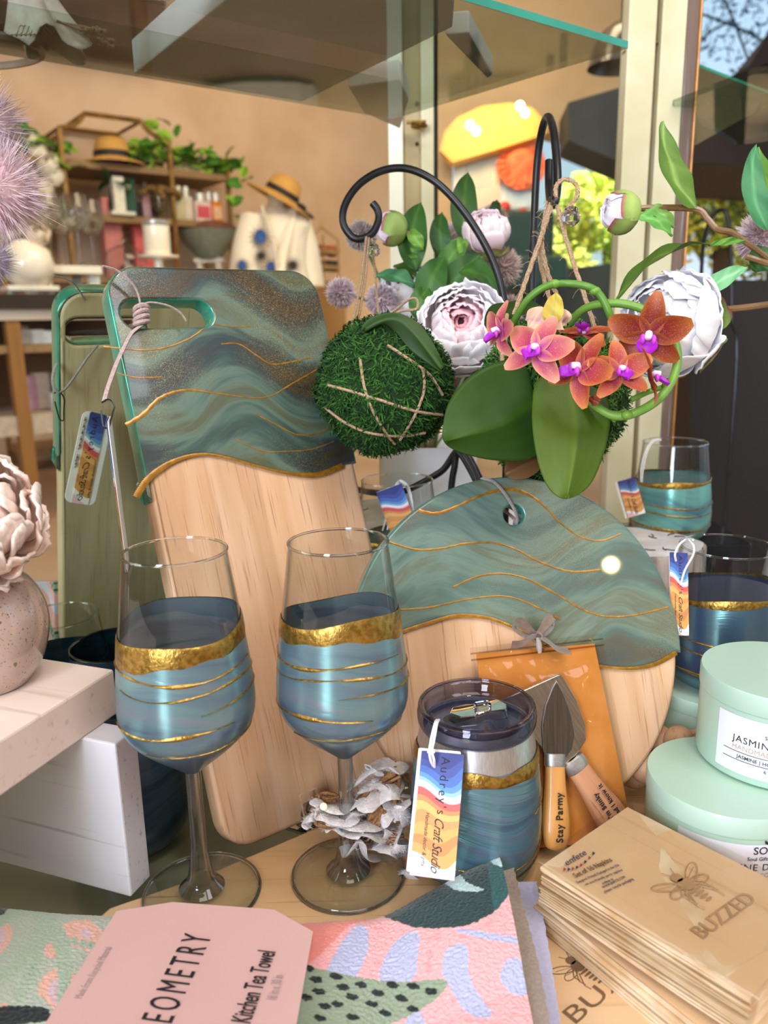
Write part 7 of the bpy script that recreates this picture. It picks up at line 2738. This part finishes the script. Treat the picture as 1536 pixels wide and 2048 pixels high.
# white figurine on the left bay
fg = thing('white_floral_figurine', 'white flowered figurine on the left bay of the etagere', 'figurine', TR(onsh(84, zS2 + .09, -4.6)))
mb = MB()
for k, (x, z, r) in enumerate([(0, .03, .07), (-.05, .09, .05), (.05, .14, .06), (.0, .2, .055), (.08, .08, .05), (-.03, .26, .045)]):
    m_ = flower_mesh((.2, -.8, .4), r, PL['ball'], k, (lv4('#f3e6d0'), lv4('#f3e6d0')), (lv4('#fff8ea'), lv4('#fff8ea')), 4, 4)
    mb.add([(a + x, b_, c + z) for a, b_, c in m_.v], m_.f, 0, lin('#fbf2e2'))
mb.build('blooms', SILK, fg, sharp=180)
MB().lathe([(.06, -.085), (.08, -.07), (.05, -.03), (.06, 0)], 24).build('base', WHG, fg)
# white riser table with goblets
zt2 = onn(150, 545, NC - .05).z
rt = thing('white_riser_table', 'small white riser table under the tall goblets on the counter', 'riser', TR(onc(150, zc1, NC - .25)))
a, b = sz(88, 545, NC - .1)[0], sz(205, 550, NC - .1)[0]
MB().slab([wp(a, NC - .1, zt2), wp(b, NC - .1, zt2), wp(b, NC - .4, zt2), wp(a, NC - .4, zt2)], (0, 0, .03)).build('top', WHG, rt, world=True, smooth=False)
for s in (a, b - .04):
    for n in (NC - .14, NC - .38):
        MB().slab([wp(s, n, zc1), wp(s + .04, n, zc1), wp(s + .04, n - .04, zc1), wp(s, n - .04, zc1)], (0, 0, zt2 - zc1)).build('leg', WHG, rt, world=True, smooth=False)
for k, (px, n, lb) in enumerate([(112, -.18, 'clear balloon goblet at the left end of the white riser table'), (140, -.32, 'clear balloon goblet second from the left on the riser table'), (168, -.16, 'clear balloon goblet third from the left on the riser table'), (196, -.3, 'clear balloon goblet at the right end of the riser table')]):
    p = onc(px, zt2 + .03, NC + n)
    t = thing('balloon_goblet', lb, 'goblet', TR(p), 'clear goblets on the riser table')
    MB().lathe([(q.x, q.z) for q in spl([V((r, 0, z)) for r, z in [(.006, .135), (.03, .145), (.052, .18), (.056, .215), (.046, .26), (.042, .275)]], 4)], 32).build('bowl', STEMG, t, sharp=80)
    MB().lathe([(.04, 0), (.038, .004), (.006, .012), (.004, .07), (.006, .135)], 24).build('stem', STEMG, t, sharp=60)
# cloche, canister on a cake stand
t = thing('glass_cloche', 'glass cloche with pink flowers beside the white canister', 'cloche', TR(onc(258, zc1, NC - .2)))
MB().lathe([(.095, 0), (.1, .02), (.1, .015)], 32).build('base', WHG, t, sharp=50)
MB().lathe([(.085, .02), (.086, .14), (.07, .185), (.03, .205), (.008, .21)], 32).build('dome', GLASS, t, sharp=80)
MB().ball((0, 0, .225), .016, 12, 8).build('knob', GLASS, t)
fm = flower_mesh((0, -.7, .6), .045, PL['ball'], 4, (lv4('#d88a8a'), lv4('#d88a8a')), (lv4('#e8aaa8'), lv4('#e8aaa8')), 5, 4)
fm.v = [(x, y, z + .09) for x, y, z in fm.v]
fm.build('flower', SILK, t, sharp=180)
t = thing('cake_stand', 'white pedestal cake stand under the white canister', 'stand', TR(onc(323, zc1, NC - .15)))
zk = onn(323, 512, NC - .15).z - zc1
MB().lathe([(.001, 0), (.06, 0), (.055, .01), (.022, .025), (.018, zk - .02), (.05, zk - .012), (.085, zk - .01), (.088, zk), (.001, zk)], 40).build('body', WHG, t, sharp=40)
kt = onn(323, 443, NC - .15).z - (zc1 + zk)
t = thing('canister', 'white ribbed canister with silver lid on the cake stand', 'canister', TR(onc(323, zc1 + zk + .0005, NC - .15)))
MB().lathe([(.001, 0), (.052, 0), (.055, .004), (.055, kt * .84)], 40, None, 0, None).build('body', WHG, t, sharp=40)
MB().lathe([(.055, kt * .84), (.057, kt * .86), (.057, kt * .97), (.05, kt), (.001, kt)], 40).build('lid', simple('silver_lid', '#cfd2d4', .3, .7), t, sharp=40)
